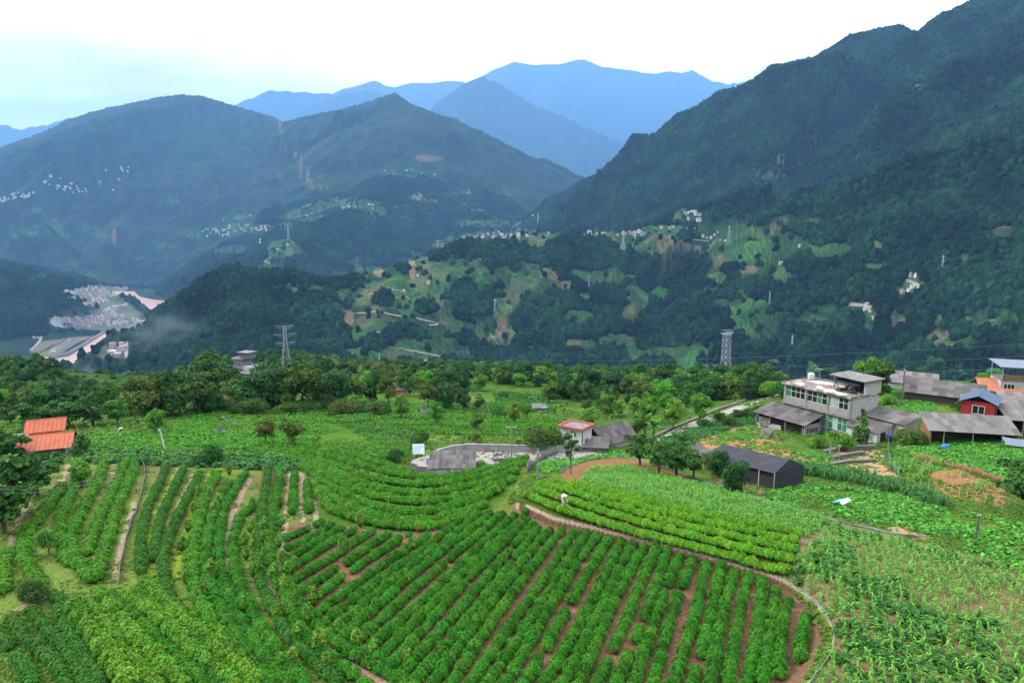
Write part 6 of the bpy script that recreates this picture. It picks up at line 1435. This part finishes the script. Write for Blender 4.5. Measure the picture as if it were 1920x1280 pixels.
# ------------------------------------------------------------------ lattice towers, poles, cables
def lattice(name, label, base, h, wb, wt_, arms, rz=0, r=.16, waist=.62, group=None, cap=None, mt=None):
    t = thing(name, label, "pylon", base, rz, group); mt = mt or M_steel_f
    def wid(z):
        k = z / h
        return wb + (wt_ - wb) * min(1, k / waist) if k < waist else wt_ * (1 - .12 * (k - waist) / (1 - waist))
    for sx, sy in ((-1, -1), (1, -1), (1, 1), (-1, 1)):
        b = MB(); zs = [-2, h * waist, h]
        for a, c in zip(zs[:-1], zs[1:]):
            b.bar((sx * wid(max(a, 0)) / 2, sy * wid(max(a, 0)) / 2, a), (sx * wid(c) / 2, sy * wid(c) / 2, c), r)
        b.build("leg", mt, t)
    b = MB(); z = 0; n = 0
    while z < h - .5:
        dz = max(1.8, wid(z) * .95); z2 = min(h, z + dz); w1, w2 = wid(z) / 2, wid(z2) / 2
        C1 = [(-w1, -w1), (w1, -w1), (w1, w1), (-w1, w1)]; C2 = [(-w2, -w2), (w2, -w2), (w2, w2), (-w2, w2)]
        for k in range(4):
            a, c = k, (k + 1) % 4
            b.bar((*C1[a], z), (*C2[c], z2), r * .6, 3); b.bar((*C1[c], z), (*C2[a], z2), r * .6, 3); b.bar((*C2[a], z2), (*C2[c], z2), r * .55, 3)
        z = z2
    tag(b.build("bracing", mt, t), kind="stuff")
    for (z, L, drop) in arms:
        for s in (-1, 1):
            b = MB(); w = wid(z) / 2
            for y in (-w, w): b.bar((s * w, y, z), (s * L, 0, z + drop), r * .7, 3); b.bar((s * w, y, z - 1.5), (s * L, 0, z + drop), r * .6, 3)
            b.bar((s * w, -w, z), (s * (w + L) / 2, 0, z + drop * .5), r * .5, 3); b.bar((s * L, 0, z + drop), (s * L, 0, z + drop - 1.8), r * .6, 4); b.build("cross_arm", mt, t)
    if cap:
        b = MB(); L, wy = cap
        for y in (-wy, wy): b.bar((-L, y, h + .2), (L, y, h + .2), r, 3); b.bar((-L * .8, y, h + 1.6), (L * .8, y, h + 1.6), r * .7, 3)
        for i in range(9):
            x = -L + 2 * L * i / 8; b.bar((x, -wy, h + .2), (x, wy, h + .2), r * .7, 3); x2 = x + L / 8; b.bar((x, -wy, h + .2), (min(L, x2), wy, h + .2), r * .6, 3)
            if abs(x) < L * .8: b.bar((x, -wy, h + .2), (x + L / 10, -wy, h + 1.6), r * .6, 3)
        b.build("top_frame", mt, t)
    return t
dp = 330.0; q_ = W(np.array(1357), np.array(748), np.array(dp)); pt = Vector((q_[0], q_[1], float(H(q_[0], q_[1]))))
ht = float(W(np.array(1366), np.array(622), np.array(dp))[2]) - pt.z
lattice("lattice_tower", "tall grey lattice pylon with flat top frame beyond the road", pt, ht, ht * .25, ht * .09, [], R(28), max(.12, dp * .00036), .62, cap=(ht * .1, ht * .03))
pt2 = P(538, 697, r0=250); d2 = pt2.y * cP - (pt2.z - CAMZ) * sP; h2 = 88 * d2 / FPX
lattice("lattice_tower", "pale lattice pylon with three pairs of cross arms above the tree belt", pt2, h2, h2 * .2, h2 * .06, [(h2 * .62, h2 * .2, .6), (h2 * .8, h2 * .23, .6), (h2 * .97, h2 * .19, .8)], R(30), max(.05, d2 * .00012), .7)
for i, (u, v, hp, lab) in enumerate([(1168,473,40,"thin pale pylon right of the saddle village"),(1366,461,38,"thin pale pylon among the right hand terraces"),(1442,580,34,"small pylon on the lower wooded slope"),(1484,664,36,"small grey pylon right of the tall flat topped one"),(1766,512,34,"pylon on the right hand wooded spur"),(928,592,32,"thin pylon in the left fields of the middle hill"),(1104,546,30,"faint pylon in the woods of the middle hill"),(821,470,20,"faint pylon at the left end of the saddle"),(541,450,28,"faint pylon on the ridge road spur"),(930,452,22,"faint pylon in front of the saddle village"),(1009,420,20,"faint pylon in the hazy side valley"),(712,684,22,"small pylon by the hairpin road")]):
    p = P(u, v, r0=500)
    if not math.isfinite(p.x): continue
    d = p.y * cP - (p.z - CAMZ) * sP; h = hp * d / FPX; r = d * .00011
    lattice("far_pylon", lab, p, h, h * .16, h * .05, [(h * .7, h * .12, .5), (h * .9, h * .13, .5)], i * .5, r, .7, group="small pylons on the far hills")
M_cable = mat("steel_cable", (.30, .32, .34), .6)
def cable(a, b_, sag, r, label, n=40):
    a, b_ = np.array(a), np.array(b_); pts = []
    for i in range(n + 1):
        t = i / n; p = a + (b_ - a) * t; p[2] -= sag * 4 * t * (1 - t); pts.append(p)
    o = pts[0].copy(); V, F = tube(np.array(pts) - o, [r] * (n + 1), 3); ob = link(mesh_np("power_line", V, F, [M_cable]), "power_line"); ob.location = o
    tag(ob, label, "cable", "power lines spanning the gorge")
for i, (u0, v0, u1, v1) in enumerate([(1000,655,1960,608),(960,668,1960,632),(940,680,1960,655),(900,700,1960,690)]):
    cable(W(np.array(u0 - 500), np.array(v0 + 12), np.array(620.)), W(np.array(u1 + 60), np.array(v1 + 30), np.array(430.)), 9, .035, ["uppermost", "second highest", "third highest", "lowest"][i] + " of the pale power lines crossing in front of the middle hill")
for i, (v0, v1) in enumerate([(908,888),(913,896),(920,903)]):
    cable(W(np.array(-80), np.array(v0), np.array(46.)), W(np.array(230), np.array(v1), np.array(60.)), .5, .012, ["upper", "middle", "lower"][i] + " thin wire in front of the dark trees at the left edge", 16)
def pole(u, vb, vt, r, label, mt=M_pole, lean=(0, 0), arm=0, name="utility_pole", cat="pole"):
    p = P(u, vb); d = p.y * cP - (p.z - CAMZ) * sP; h = (vb - vt) * d / FPX * 1.02
    t = thing(name, label, cat, p); b = MB(); V, F = tube([(0, 0, -.6), (lean[0] * .5, lean[1] * .5, h / 2), (lean[0], lean[1], h)], [r * 1.2, r, r * .8], 8); b.add(V, F); b.poly(V[-8:]); b.build("shaft", mt, t)
    if arm:
        b = MB(); b.bar((lean[0] - arm, lean[1], h * .94), (lean[0] + arm, lean[1], h * .94), .05); b.build("cross_arm", M_steel, t)
        for s in (-1, 0, 1): b = MB(); b.bar((lean[0] + s * arm * .9, lean[1], h * .94), (lean[0] + s * arm * .9, lean[1], h * .94 + .25), .05, 6); b.build("insulator", M_white, t)
    else:
        b = MB(); b.bar((lean[0] - .12, lean[1], h * .9), (lean[0] + .12, lean[1], h * .9), r * 1.15, 6); b.build("band", M_steel, t)
    return t
pole(959, 864, 796, .12, "concrete power pole with cross arm standing at the road edge", arm=.8)
pole(1008, 910, 840, .10, "grey post with a small lamp at the spur of the tea field", arm=0)
pole(310, 842, 803, .11, "white concrete pole leaning left on the tea slope", M_white, (-.6, 0))
pole(306, 856, 846, .08, "short white marker post below the leaning pole", M_white)
pole(1690, 760, 686, .13, "dark wooden power pole in the field behind the concrete house", M_dpole)
pole(1790, 706, 676, .10, "far cross armed pole behind the long grey roof", M_dpole, arm=.7)
pole(1828, 1012, 958, .09, "dark leaning post wrapped in grey netting among the maize", M_dpole, (.12, 0))
pole(924, 862, 838, .05, "left thin stay of the pole pair on the road", M_dpole, (.25, 0)); pole(934, 862, 838, .05, "right thin stay of the pole pair on the road", M_dpole, (-.2, 0))
pole(1335, 738, 722, .08, "small pole with white lamp head by the road bushes", M_white)
pole(126, 862, 836, .06, "thin steel post under the orange house's canopy", M_steel)
pole(1572, 862, 832, .08, "pale stump post in front of the yard", M_pole)

# ------------------------------------------------------------------ fences, cloth edging, steps, small things
def strip(name, label, cat, pts, h, mt, posts=0, part="net", lean=0.0, group=None):
    w = PL(smooth_pl(pts, 2)); w = w[np.isfinite(w[:, 0])]; o = w[0].copy(); q = w - o; t = thing(name, label, cat, o, 0, group)
    g = random.Random(len(label)); V = []; n = len(q)
    for i, p in enumerate(q):
        hh = h * g.uniform(.55, 1.2); k = g.uniform(-.06, .06); V += [(p[0] + k, p[1], p[2] - .15), (p[0] + k + lean * .5, p[1] + .04, p[2] + hh * .5), (p[0] + lean + k, p[1] + k, p[2] + hh)]
    F = []
    for i in range(n - 1): F += [(i * 3, i * 3 + 3, i * 3 + 4, i * 3 + 1), (i * 3 + 1, i * 3 + 4, i * 3 + 5, i * 3 + 2)]
    me = mesh_np(part, V, np.array(F), [mt]); ob = link(me, part, t); sm = ob.modifiers.new("thick", 'SOLIDIFY'); sm.thickness = .025
    if posts:
        for k in range(posts):
            p = q[int(k * (n - 1) / max(1, posts - 1))]; b = MB(); b.bar((p[0], p[1] - .05, p[2] - .3), (p[0] + lean, p[1] - .05, p[2] + h * 1.2), .03, 5); b.build("post", M_bamboo, t)
    return t
strip("net_fence", "grey net fence winding down between the left tea rows", "fence", [(268,868),(274,895),(259,950),(243,993),(228,1048),(223,1094)], .5, M_greynet, 12)
strip("cloth_edging", "pale cloth edging along the upper rim of the maize field", "edging", [(1050,888),(1068,874),(1100,864),(1150,857),(1200,861),(1240,876),(1290,893),(1340,908),(1420,936),(1470,948),(1560,976),(1620,990),(1690,1005),(1740,1008)], .24, M_cloth, 0, "cloth")
strip("cloth_edging", "pale cloth edging round the right end of the big tea field", "edging", [(1500,1016),(1488,1040),(1474,1062),(1467,1080),(1480,1094),(1500,1105),(1530,1128),(1552,1155),(1566,1188),(1560,1225),(1540,1250),(1515,1285)], .17, M_cloth, 0, "cloth")
strip("net_fence", "dark green net fence between the bare yard and the terraced beds", "fence", [(1664,838),(1664,860),(1672,878),(1684,893)], 1.2, M_gnet, 5)
strip("net_fence", "grey net screen on the spur above the road", "fence", [(988,888),(1000,874),(1020,862),(1046,852)], 1.3, M_greynet, 6)
strip("net_fence", "thin net at the left terraces below the belt", "fence", [(398,776),(420,788),(450,800)], .6, M_bluegrey, 4)
strip("brush_fence", "dark brush fence with pale stakes above the terraced beds", "fence", [(1682,845),(1720,862),(1760,870),(1800,880),(1850,895),(1880,905)], .8, M_straw, 14)
for i, (a, c, n) in enumerate([((1700,905),(1880,955),13), ((1728,888),(1800,905),6)]):
    pa, pc = P(*a), P(*c); t = thing("stake_row", ["lower row of thin bamboo stakes along the red terraced beds", "upper row of thin bamboo stakes on the red terraced beds"][i], "stakes", pa)
    for k in range(n):
        q = pa.lerp(pc, k / (n - 1)); z = ground_z(q); b = MB(); j = rg.uniform(-.1, .1); b.bar((q.x - pa.x, q.y - pa.y, z - pa.z - .2), (q.x - pa.x + j, q.y - pa.y, z - pa.z + rg.uniform(1.0, 1.5)), .025, 5); b.build("stake", M_bamboo, t)
strip("wire_fence", "row of thin stakes along the lowest hedge of the hollow", "fence", [(590,975),(640,992),(700,1000),(770,1000),(830,992)], .05, M_greynet, 14, "wire")
p = P(1429, 820); t = thing("stone_steps", "pale stone steps climbing left of the animal shed", "steps", p, FH_RZ + .2)
for k in range(6): b = MB(); b.box(-.8 - k * .03, .8, k * .34, k * .34 + .5, k * .2 - .6, k * .2); b.build("step", M_conc_d, t)
for i, (pl, h, lab) in enumerate([([(1560,862),(1590,856),(1620,852)], .5, "upper terrace stone edge of the bare yard"), ([(1556,874),(1590,868),(1640,866)], .4, "middle terrace stone edge of the bare yard"), ([(1545,852),(1570,846),(1600,843),(1640,842)], .6, "stone wall right under the concrete house")]): wall_along("terrace_wall", lab, "wall", pl, h, .5, M_stone, 1.2)
p = P(1582, 952); t = thing("folded_sheet", "white and turquoise sheet draped over sticks in the leafy field", "sheet", p, .5)
b = MB(); b.add([(-.7, -.3, .55), (.7, -.3, .75), (.6, .1, .95), (-.6, .1, .75)], [(0, 1, 2, 3)]); b.build("white_sheet", M_white, t)
b = MB(); b.add([(-.62, .11, .75), (.3, .11, .9), (.2, .8, .55), (-.7, .8, .45)], [(0, 1, 2, 3)]); b.build("turquoise_sheet", mat("turquoise_sheet", (.08, .42, .36), .5), t)
for s in (-.6, .6): b = MB(); b.bar((s, 0, -.3), (s, .05, .85), .03); b.build("stick", M_bamboo, t)

def person(p, rz, label, shirt, hat, trousers, lean=.35, sc_=1.0):
    """one skinned body with head, arms bent forward and legs; shirt, trousers and hat are its clothes"""
    t = thing("person", label, "person", p, rz); t.scale = (sc_,) * 3
    J = {'pel': (0, 0, .92), 'sp': (lean * .25, 0, 1.15), 'ch': (lean * .6, 0, 1.36), 'nk': (lean * .75, 0, 1.5), 'hd': (lean * .85, 0, 1.62), 'tp': (lean * .9, 0, 1.7)}
    for s, n in ((1, 'l'), (-1, 'r')):
        J['h' + n] = (0, .1 * s, .88); J['k' + n] = (.04, .11 * s, .48); J['a' + n] = (0, .12 * s, .07); J['t' + n] = (.16, .13 * s, .03)
        J['s' + n] = (lean * .62, .2 * s, 1.38); J['e' + n] = (lean * .7 + .08, .27 * s, 1.12); J['w' + n] = (lean * .8 + .3, .2 * s, 1.0); J['f' + n] = (lean * .8 + .42, .17 * s, .98)
    E = [('pel', 'sp'), ('sp', 'ch'), ('ch', 'nk'), ('nk', 'hd'), ('hd', 'tp')]
    for n in 'lr': E += [('pel', 'h' + n), ('h' + n, 'k' + n), ('k' + n, 'a' + n), ('a' + n, 't' + n), ('ch', 's' + n), ('s' + n, 'e' + n), ('e' + n, 'w' + n), ('w' + n, 'f' + n)]
    RD = {'pel': .15, 'sp': .14, 'ch': .16, 'nk': .055, 'hd': .1, 'tp': .07}; 
    for n in 'lr': RD.update({'h' + n: .095, 'k' + n: .065, 'a' + n: .045, 't' + n: .04, 's' + n: .065, 'e' + n: .045, 'w' + n: .035, 'f' + n: .035})
    ks = list(J); me = bpy.data.meshes.new("body"); me.from_pydata([J[k] for k in ks], [(ks.index(a), ks.index(b)) for a, b in E], [])
    o = link(me, "body", t); sk = o.modifiers.new("skin", 'SKIN'); me_sv = me.skin_vertices or None
    if not me.skin_vertices: 
        import bmesh
        bm = bmesh.new(); bm.from_mesh(me); bm.verts.layers.skin.verify(); bm.to_mesh(me); bm.free()
    for i, k in enumerate(ks): me.skin_vertices[0].data[i].radius = (RD[k], RD[k]); me.skin_vertices[0].data[i].use_root = k == 'pel'
    ss = o.modifiers.new("sub", 'SUBSURF'); ss.levels = 1; ss.render_levels = 2
    m = mat("clothed_skin", (.35, .22, .15), .8); nt = m.node_tree; tc = nt.nodes.new("ShaderNodeTexCoord"); sx = nt.nodes.new("ShaderNodeSeparateXYZ"); nt.links.new(tc.outputs["Object"], sx.inputs[0]); rp = nt.nodes.new("ShaderNodeValToRGB"); rp.color_ramp.interpolation = 'CONSTANT'
    mr = nt.nodes.new("ShaderNodeMapRange"); mr.inputs[2].default_value = 1.8; nt.links.new(sx.outputs[2], mr.inputs[0]); nt.links.new(mr.outputs[0], rp.inputs[0])
    el = rp.color_ramp.elements; el[0].position = 0; el[0].color = (.05, .04, .035, 1); el[1].position = .05; el[1].color = (*trousers, 1)
    for ps, c in ((.53, shirt), (.83, (.35, .22, .15))): e_ = el.new(ps); e_.color = (*c, 1)
    nt.links.new(rp.outputs[0], nt.nodes["Principled BSDF"].inputs["Base Color"]); me.materials.append(m)
    hd = J['hd']; V = []; 
    for r, z in ((.33, .02), (.22, .06), (.12, .1), (.1, .18), (.0, .2)):
        V += [(hd[0] + r * math.cos(a), r * math.sin(a), hd[2] + .02 + z) for a in [k * math.pi / 7 for k in range(14)]]
    Fq = [(i * 14 + k, i * 14 + (k + 1) % 14, (i + 1) * 14 + (k + 1) % 14, (i + 1) * 14 + k) for i in range(4) for k in range(14)]
    MB().add(V, Fq).build("hat", hat, t)
    b = MB(); b.box(lean * .3 - .32, lean * .3 - .1, -.18, .18, .98, 1.38); b.build("basket", M_bamboo, t)
    return t
p = P(1056, 946); p.z -= .35; person(p, -1.2, "person with white hat and pale shirt picking tea among the bright hedges", (.55, .45, .33), M_white, (.5, .48, .42), sc_=.82)
p = P(226, 820); person(p, -.4, "tiny person in dark clothes with white hat on the tea slope", (.10, .10, .12), M_white, (.55, .55, .55))

# ------------------------------------------------------------------ far tracks
M_track = mat("pale_track", (.21, .185, .15), .95, noise=(.05, (.15, .135, .11), .4, .7))
TR = [
 ([(828,463),(850,470),(880,481),(905,488),(938,497)], 5, "pale track slanting down from the saddle's left end"), ([(850,458),(858,462),(862,472)], 7, "short pale track at the saddle's left end"),
 ([(642,580),(670,584),(700,586),(730,590),(752,593)], 5, "upper hairpin track in the left fields of the middle hill"), ([(780,596),(800,601),(822,606),(818,610),(805,610)], 5, "hairpin bend at the right end of the upper track"),
 ([(690,626),(720,620),(745,625),(780,630),(800,633)], 4, "middle hairpin track of the left fields"), ([(732,650),(760,655),(790,661),(828,668),(826,671),(800,675),(770,678),(740,683)], 5, "lower hairpin track above the tree belt"),
 ([(664,687),(678,689)], 5, "short bit of track seen over the belt"), ([(845,712),(870,718),(890,724),(930,732)], 5, "track descending behind the belt towards the far terraces"),
 ([(690,552),(720,547),(745,545),(762,548)], 5, "track by the pale clearing of the middle hill"), ([(722,560),(745,558),(765,557)], 4, "faint track below the pale clearing"),
 ([(1537,555),(1550,543),(1562,532),(1578,527),(1600,522),(1615,517)], 5, "pale track climbing out of the right gully"), ([(1625,507),(1632,503)], 4, "short piece of the gully track"),
 ([(1683,517),(1692,522),(1705,527),(1720,533),(1726,540)], 5, "pale track between the two right hand farms"), ([(1592,571),(1618,572),(1626,575),(1632,586)], 6, "bright track in the gully right of the tall pylon"), ([(1636,592),(1640,602),(1646,606)], 5, "lower piece of the bright gully track"), ([(1660,612),(1668,616),(1666,622)], 5, "bend of the gully track above the valley farm"),
 ([(1692,648),(1698,654),(1702,660)], 6, "pale bend of the track above the far roofs"), ([(1710,664),(1725,672),(1750,681),(1780,686)], 5, "track behind the round tree of the hamlet"), ([(1800,688),(1830,691),(1850,692)], 5, "last piece of the far track behind the hamlet"),
 ([(560,408),(575,412),(585,418),(596,426)], 6, "track on the ridge spur below its village"), ([(548,436),(556,444),(552,450)], 7, "bright bend on the ridge spur road"), ([(482,482),(490,488),(498,492),(508,494)], 8, "bright road bend on the end of the ridge spur"), ([(510,468),(530,466)], 5, "short track on the ridge spur"), ([(645,378),(655,384),(668,391)], 6, "track through the ridge spur village"),
 ([(1075,444),(1110,440)], 4, "pale track behind the saddle crest"), ([(1200,445),(1240,447),(1280,446),(1330,452)], 3, "thin pale terrace track right of the saddle pylon"), ([(240,672),(280,674),(320,676),(350,678)], 5, "riverside track below the wooded knoll"),
 ([(58,656),(70,645),(78,630)], 10, "pale road climbing the left bank of the river"),
 ([(236,640),(238,650),(236,660),(238,670)], 8, "pale road down through the riverside quarter")]
for pl, w, lab in TR: 
    try: ribbon("track", lab, PL(pl, r0=420), w * .75, M_track, .5)
    except Exception as ex: print("track", lab, ex)
# river embankment below the town
M_bank = mat("embankment", (.26, .24, .22), .9, noise=(.05, (.30, .27, .24), .4, .7))
q = [river_pt(u, v) for u, v in [(206,623),(190,627),(160,646),(130,663),(112,668),(98,672),(78,700)]]
wall_along("river_embankment", "pale concrete embankment along the lower river bend", "wall", None, 5, 2, M_bank, 12, world=[(x, y, RIVER_Z + 2) for x, y in q])

# ------------------------------------------------------------------ far houses: each a small block with windows and roof
M_wf = mat("far_white_wall", (.52, .49, .47), .9, rnd=.25)
M_wf2 = mat("far_pink_wall", (.42, .34, .32), .9, rnd=.25)
M_rf = mat("far_grey_roof", (.30, .29, .31), .9, rnd=.3)
M_rr = mat("far_red_roof", (.42, .15, .11), .9, rnd=.2)
M_fw = mat("far_window", (.07, .08, .10), .5)
def far_house_mesh(seed):
    g = random.Random(seed); b = MB(); L, Wd, n = g.uniform(9, 16), g.uniform(7, 10), g.choice([2, 2, 3, 3, 4]); h = n * 3.1
    b.box(-L / 2, L / 2, -Wd / 2, Wd / 2, -6, h, 0)
    k = max(3, int(L / 3))
    for f in range(n):
        for i in range(k):
            x = -L / 2 + L * (i + .5) / k; b.box(x - .75, x + .75, -Wd / 2 - .12, -Wd / 2 - .02, f * 3.1 + .9, f * 3.1 + 2.3, 2)
        for i in range(2):
            y = -Wd / 2 + Wd * (i + .5) / 2; b.box(-L / 2 - .12, -L / 2 - .02, y - .7, y + .7, f * 3.1 + .9, f * 3.1 + 2.3, 2); b.box(L / 2 + .02, L / 2 + .12, y - .7, y + .7, f * 3.1 + .9, f * 3.1 + 2.3, 2)
    if seed % 3 == 0: b.box(-L / 2 - .4, L / 2 + .4, -Wd / 2 - .4, Wd / 2 + .4, h + .01, h + .5, 1); b.box(-L / 5, L / 6, 0, Wd / 2 - .3, h + .51, h + 3, 0)
    else:
        r = Wd * .22; b.add([(-L / 2 - .7, -Wd / 2 - .7, h), (L / 2 + .7, -Wd / 2 - .7, h), (L / 2 + .7, 0, h + r), (-L / 2 - .7, 0, h + r), (L / 2 + .7, Wd / 2 + .7, h), (-L / 2 - .7, Wd / 2 + .7, h)], [(0, 1, 2, 3), (3, 2, 4, 5), (1, 4, 2), (0, 3, 5)], 1)
    me = bpy.data.meshes.new("far_house"); me.from_pydata(b.v, [], b.f)
    for m in ((M_wf if seed % 4 else M_wf2), (M_rr if seed % 5 == 0 else M_rf), M_fw): me.materials.append(m)
    me.polygons.foreach_set("material_index", np.array(b.m, np.int32)); me.update(); return me
FHM = [far_house_mesh(s) for s in range(10)]
FARSTUFF = []
def village(pts, label, group, s=1.0, rz=0.0, jr=.5, r0=500, mi=None, stuff=False):
    w = PL(pts, r0=r0)
    for i, p in enumerate(w):
        if not math.isfinite(p[0]): continue
        if stuff: FARSTUFF.append((rg.randrange(10), p, rz + rg.uniform(-jr, jr), s * rg.uniform(.8, 1.15))); continue
        o = link(FHM[rg.randrange(10) if mi is None else mi[i % len(mi)]], "far_house"); o.location = p; o.rotation_euler = (0, 0, rz + rg.uniform(-jr, jr)); k = s * rg.uniform(.8, 1.15); o.scale = (k, k, k)
        tag(o, label if isinstance(label, str) else label[i], "house", group)
def spread(cu, cv, ru, rv, n, seed):
    g = random.Random(seed); return [(cu + ru * g.uniform(-1, 1), cv + rv * g.uniform(-1, 1)) for _ in range(n)]
town = []
g = random.Random(9)
for (u0, v0, u1, v1, dv, n) in [(98,606,150,600,4,14),(105,612,170,608,3,12),(130,603,215,594,4,20),(150,612,240,606,3,22),(165,600,235,590,4,16),(195,588,225,576,4,8),(160,570,205,566,4,10),(120,545,160,548,4,8),(115,556,150,562,4,8),(160,540,205,546,4,10),(176,556,215,556,3,12),(215,540,240,542,2,5),(200,583,240,574,3,6),(250,600,268,606,2,4),(170,575,180,562,3,6),(222,600,238,606,4,4),(98,598,130,602,3,6),(140,548,175,556,4,8)]:
    for k in range(n): t = (k + g.random() * .7) / n; town.append((u0 + (u1 - u0) * t, v0 + (v1 - v0) * t + g.uniform(-dv, dv)))
village(town, "white walled block of the crowded river town in the valley", "houses of the river town", .95, .2, .35, 900)
village([(205,660),(215,662),(225,657),(232,655),(222,668),(212,652),(228,646),(236,700),(150,697),(165,700),(180,704)], "pale house of the riverside quarter below the wooded knoll", "houses of the riverside quarter", .8, .3, .5, 700)
village([(212,668),(220,668)], ["orange tan building left of a pair beside the lower river", "orange tan building right of a pair beside the lower river"], "orange buildings beside the lower river", 1.0, .3, .1, 700, mi=[4, 8])
village([(870,447),(880,443),(895,443),(905,441),(915,440),(925,438),(935,436),(940,441),(950,440),(958,442),(965,440),(972,442),(980,440),(988,443),(993,440),(960,447),(972,447),(945,446),(925,446),(905,446),(890,447),(1005,437),(1030,437)], "pale house of the village on the saddle of the middle hill", "houses of the saddle village", .85, .1, .4)
village([(1086,436),(1105,440),(1122,440),(1130,440),(1158,442),(1170,440),(1180,438),(1190,437),(1198,436),(1188,441),(1205,441)], "pale house right of the wooded knob on the saddle", "houses right of the saddle knob", .85, .1, .4)
village([(1285,402),(1292,400),(1300,398),(1306,401),(1312,403),(1290,412),(1302,414),(1310,412),(1228,420),(1240,428),(1255,430),(1262,426),(1290,430),(1300,432)], "small farmhouse of the hamlet above the right terraces", "houses above the right terraces", .75, .0, .4)
village([(1318,444),(1325,446),(1333,447),(1340,441),(1346,436),(1350,452),(1360,452),(1465,494),(1472,496),(1500,462),(1190,447),(1255,446)], "farmhouse scattered in the terraces right of the pylon", "houses in the right terraces", .5, .0, .4)
village([(1708,516),(1718,517),(1712,538),(1722,543),(1704,545),(1692,548),(1625,573),(1630,577),(1622,580),(1656,616),(1690,657)], "farmhouse beside the tracks of the right hand gully", "houses of the right gully", .5, .1, .5)
village([(770,516),(675,520),(668,523),(803,532),(757,545),(783,518)], "lone farmhouse in the left fields of the middle hill", "farmhouses in the left fields", .5, .0, .3)
village([(722,321),(762,320),(770,318),(775,321),(790,327),(795,331),(785,332),(815,328),(698,384),(692,384),(650,387),(645,390),(655,388),(612,400),(575,405),(585,400),(573,428),(540,460),(490,487),(700,392),(665,368),(675,362),(690,358),(870,372),(945,370),(1000,405),(1005,412),(1055,392),(955,372)], "white house of the high villages on the second mountain's spur", "houses of the high spur villages", .8, .1, .4, 1500)
village(spread(405,436,28,8,22,4) + spread(450,428,20,8,12,5) + spread(490,428,16,6,10,6) + spread(487,456,6,5,4,7) + [(420,412),(470,405)], "pale house of the hazy village on the left mountain's lower slope", "houses of the hazy lower village", .95, .1, .4, 1500, stuff=True)
village(spread(12,374,14,4,12,8) + spread(45,366,22,5,14,9) + spread(80,343,20,5,4,10) + [(95,331),(113,335),(85,341)] + spread(125,350,22,6,9,11) + spread(150,358,30,5,6,12) + spread(235,318,12,5,5,13) + [(198,320),(224,337),(212,356),(188,342)], "tiny white house of the villages high on the left mountain", "houses high on the left mountain", 1.1, .1, .4, 2000, stuff=True)
village([(65,634),(72,634),(112,644),(105,648),(120,640),(100,660),(130,640)], "pale shed on the gravel flat beside the lower river", "sheds on the river flat", .7, .2, .4, 900)

V = []; Fq = []; fm = []
for k, p, a, sc_ in FARSTUFF:
    me = FHM[k]; o = len(V); ca, sa = math.cos(a), math.sin(a)
    V += [(p[0] + sc_ * (v.co.x * ca - v.co.y * sa), p[1] + sc_ * (v.co.x * sa + v.co.y * ca), p[2] + sc_ * v.co.z) for v in me.vertices]
    Fq += [tuple(i + o for i in f.vertices) for f in me.polygons]; fm += [f.material_index if f.material_index != 1 or k % 5 else 3 for f in me.polygons]
me = bpy.data.meshes.new("distant_houses"); me.from_pydata(V, [], Fq)
for m in (M_wf, M_rf, M_fw, M_rr): me.materials.append(m)
me.polygons.foreach_set("material_index", np.array(fm, np.int32)); me.update()
tag(link(me, "distant_houses"), "hazy white villages scattered over the left mountain", "houses", kind="stuff")

# ------------------------------------------------------------------ smoke drifting in the valley
def smoke(name, label, c, rad, dens, colr=(.62, .80, 1.0), scale=2.2):
    V, F2 = ICO2; me = mesh_np(name, V, F2, []); o = link(me, name); o.location = c; o.scale = rad
    m = bpy.data.materials.new(name); m.use_nodes = True; nt = m.node_tree; nt.nodes.clear(); N = nt.nodes.new; L = nt.links.new
    out = N("ShaderNodeOutputMaterial"); v = N("ShaderNodeVolumePrincipled"); v.inputs["Color"].default_value = (*colr, 1)
    tc = N("ShaderNodeTexCoord"); n = N("ShaderNodeTexNoise"); n.inputs["Scale"].default_value = scale; n.inputs["Detail"].default_value = 3; L(tc.outputs["Object"], n.inputs["Vector"])
    ln = N("ShaderNodeVectorMath"); ln.operation = 'LENGTH'; L(tc.outputs["Object"], ln.inputs[0])
    m1 = N("ShaderNodeMapRange"); m1.inputs[1].default_value = 1.0; m1.inputs[2].default_value = .1; L(ln.outputs["Value"], m1.inputs[0])
    m2 = N("ShaderNodeMapRange"); m2.inputs[1].default_value = .42; m2.inputs[2].default_value = .75; L(n.outputs[0], m2.inputs[0])
    mm = N("ShaderNodeMath"); mm.operation = 'MULTIPLY'; L(m1.outputs[0], mm.inputs[0]); L(m2.outputs[0], mm.inputs[1]); m3 = N("ShaderNodeMath"); m3.operation = 'MULTIPLY'; m3.inputs[1].default_value = dens; L(mm.outputs[0], m3.inputs[0]); L(m3.outputs[0], v.inputs["Density"]); L(v.outputs[0], out.inputs["Volume"])
    me.materials.append(m); tag(o, label, "smoke", kind="stuff")
smoke("smoke", "thin blue smoke drifting along the knoll's left flank", W(np.array(300), np.array(618), np.array(1210.)), (95, 40, 50), .011)
smoke("smoke", "small grey smoke plume behind the left ridge trees", W(np.array(158), np.array(700), np.array(1100.)), (26, 26, 26), .02)
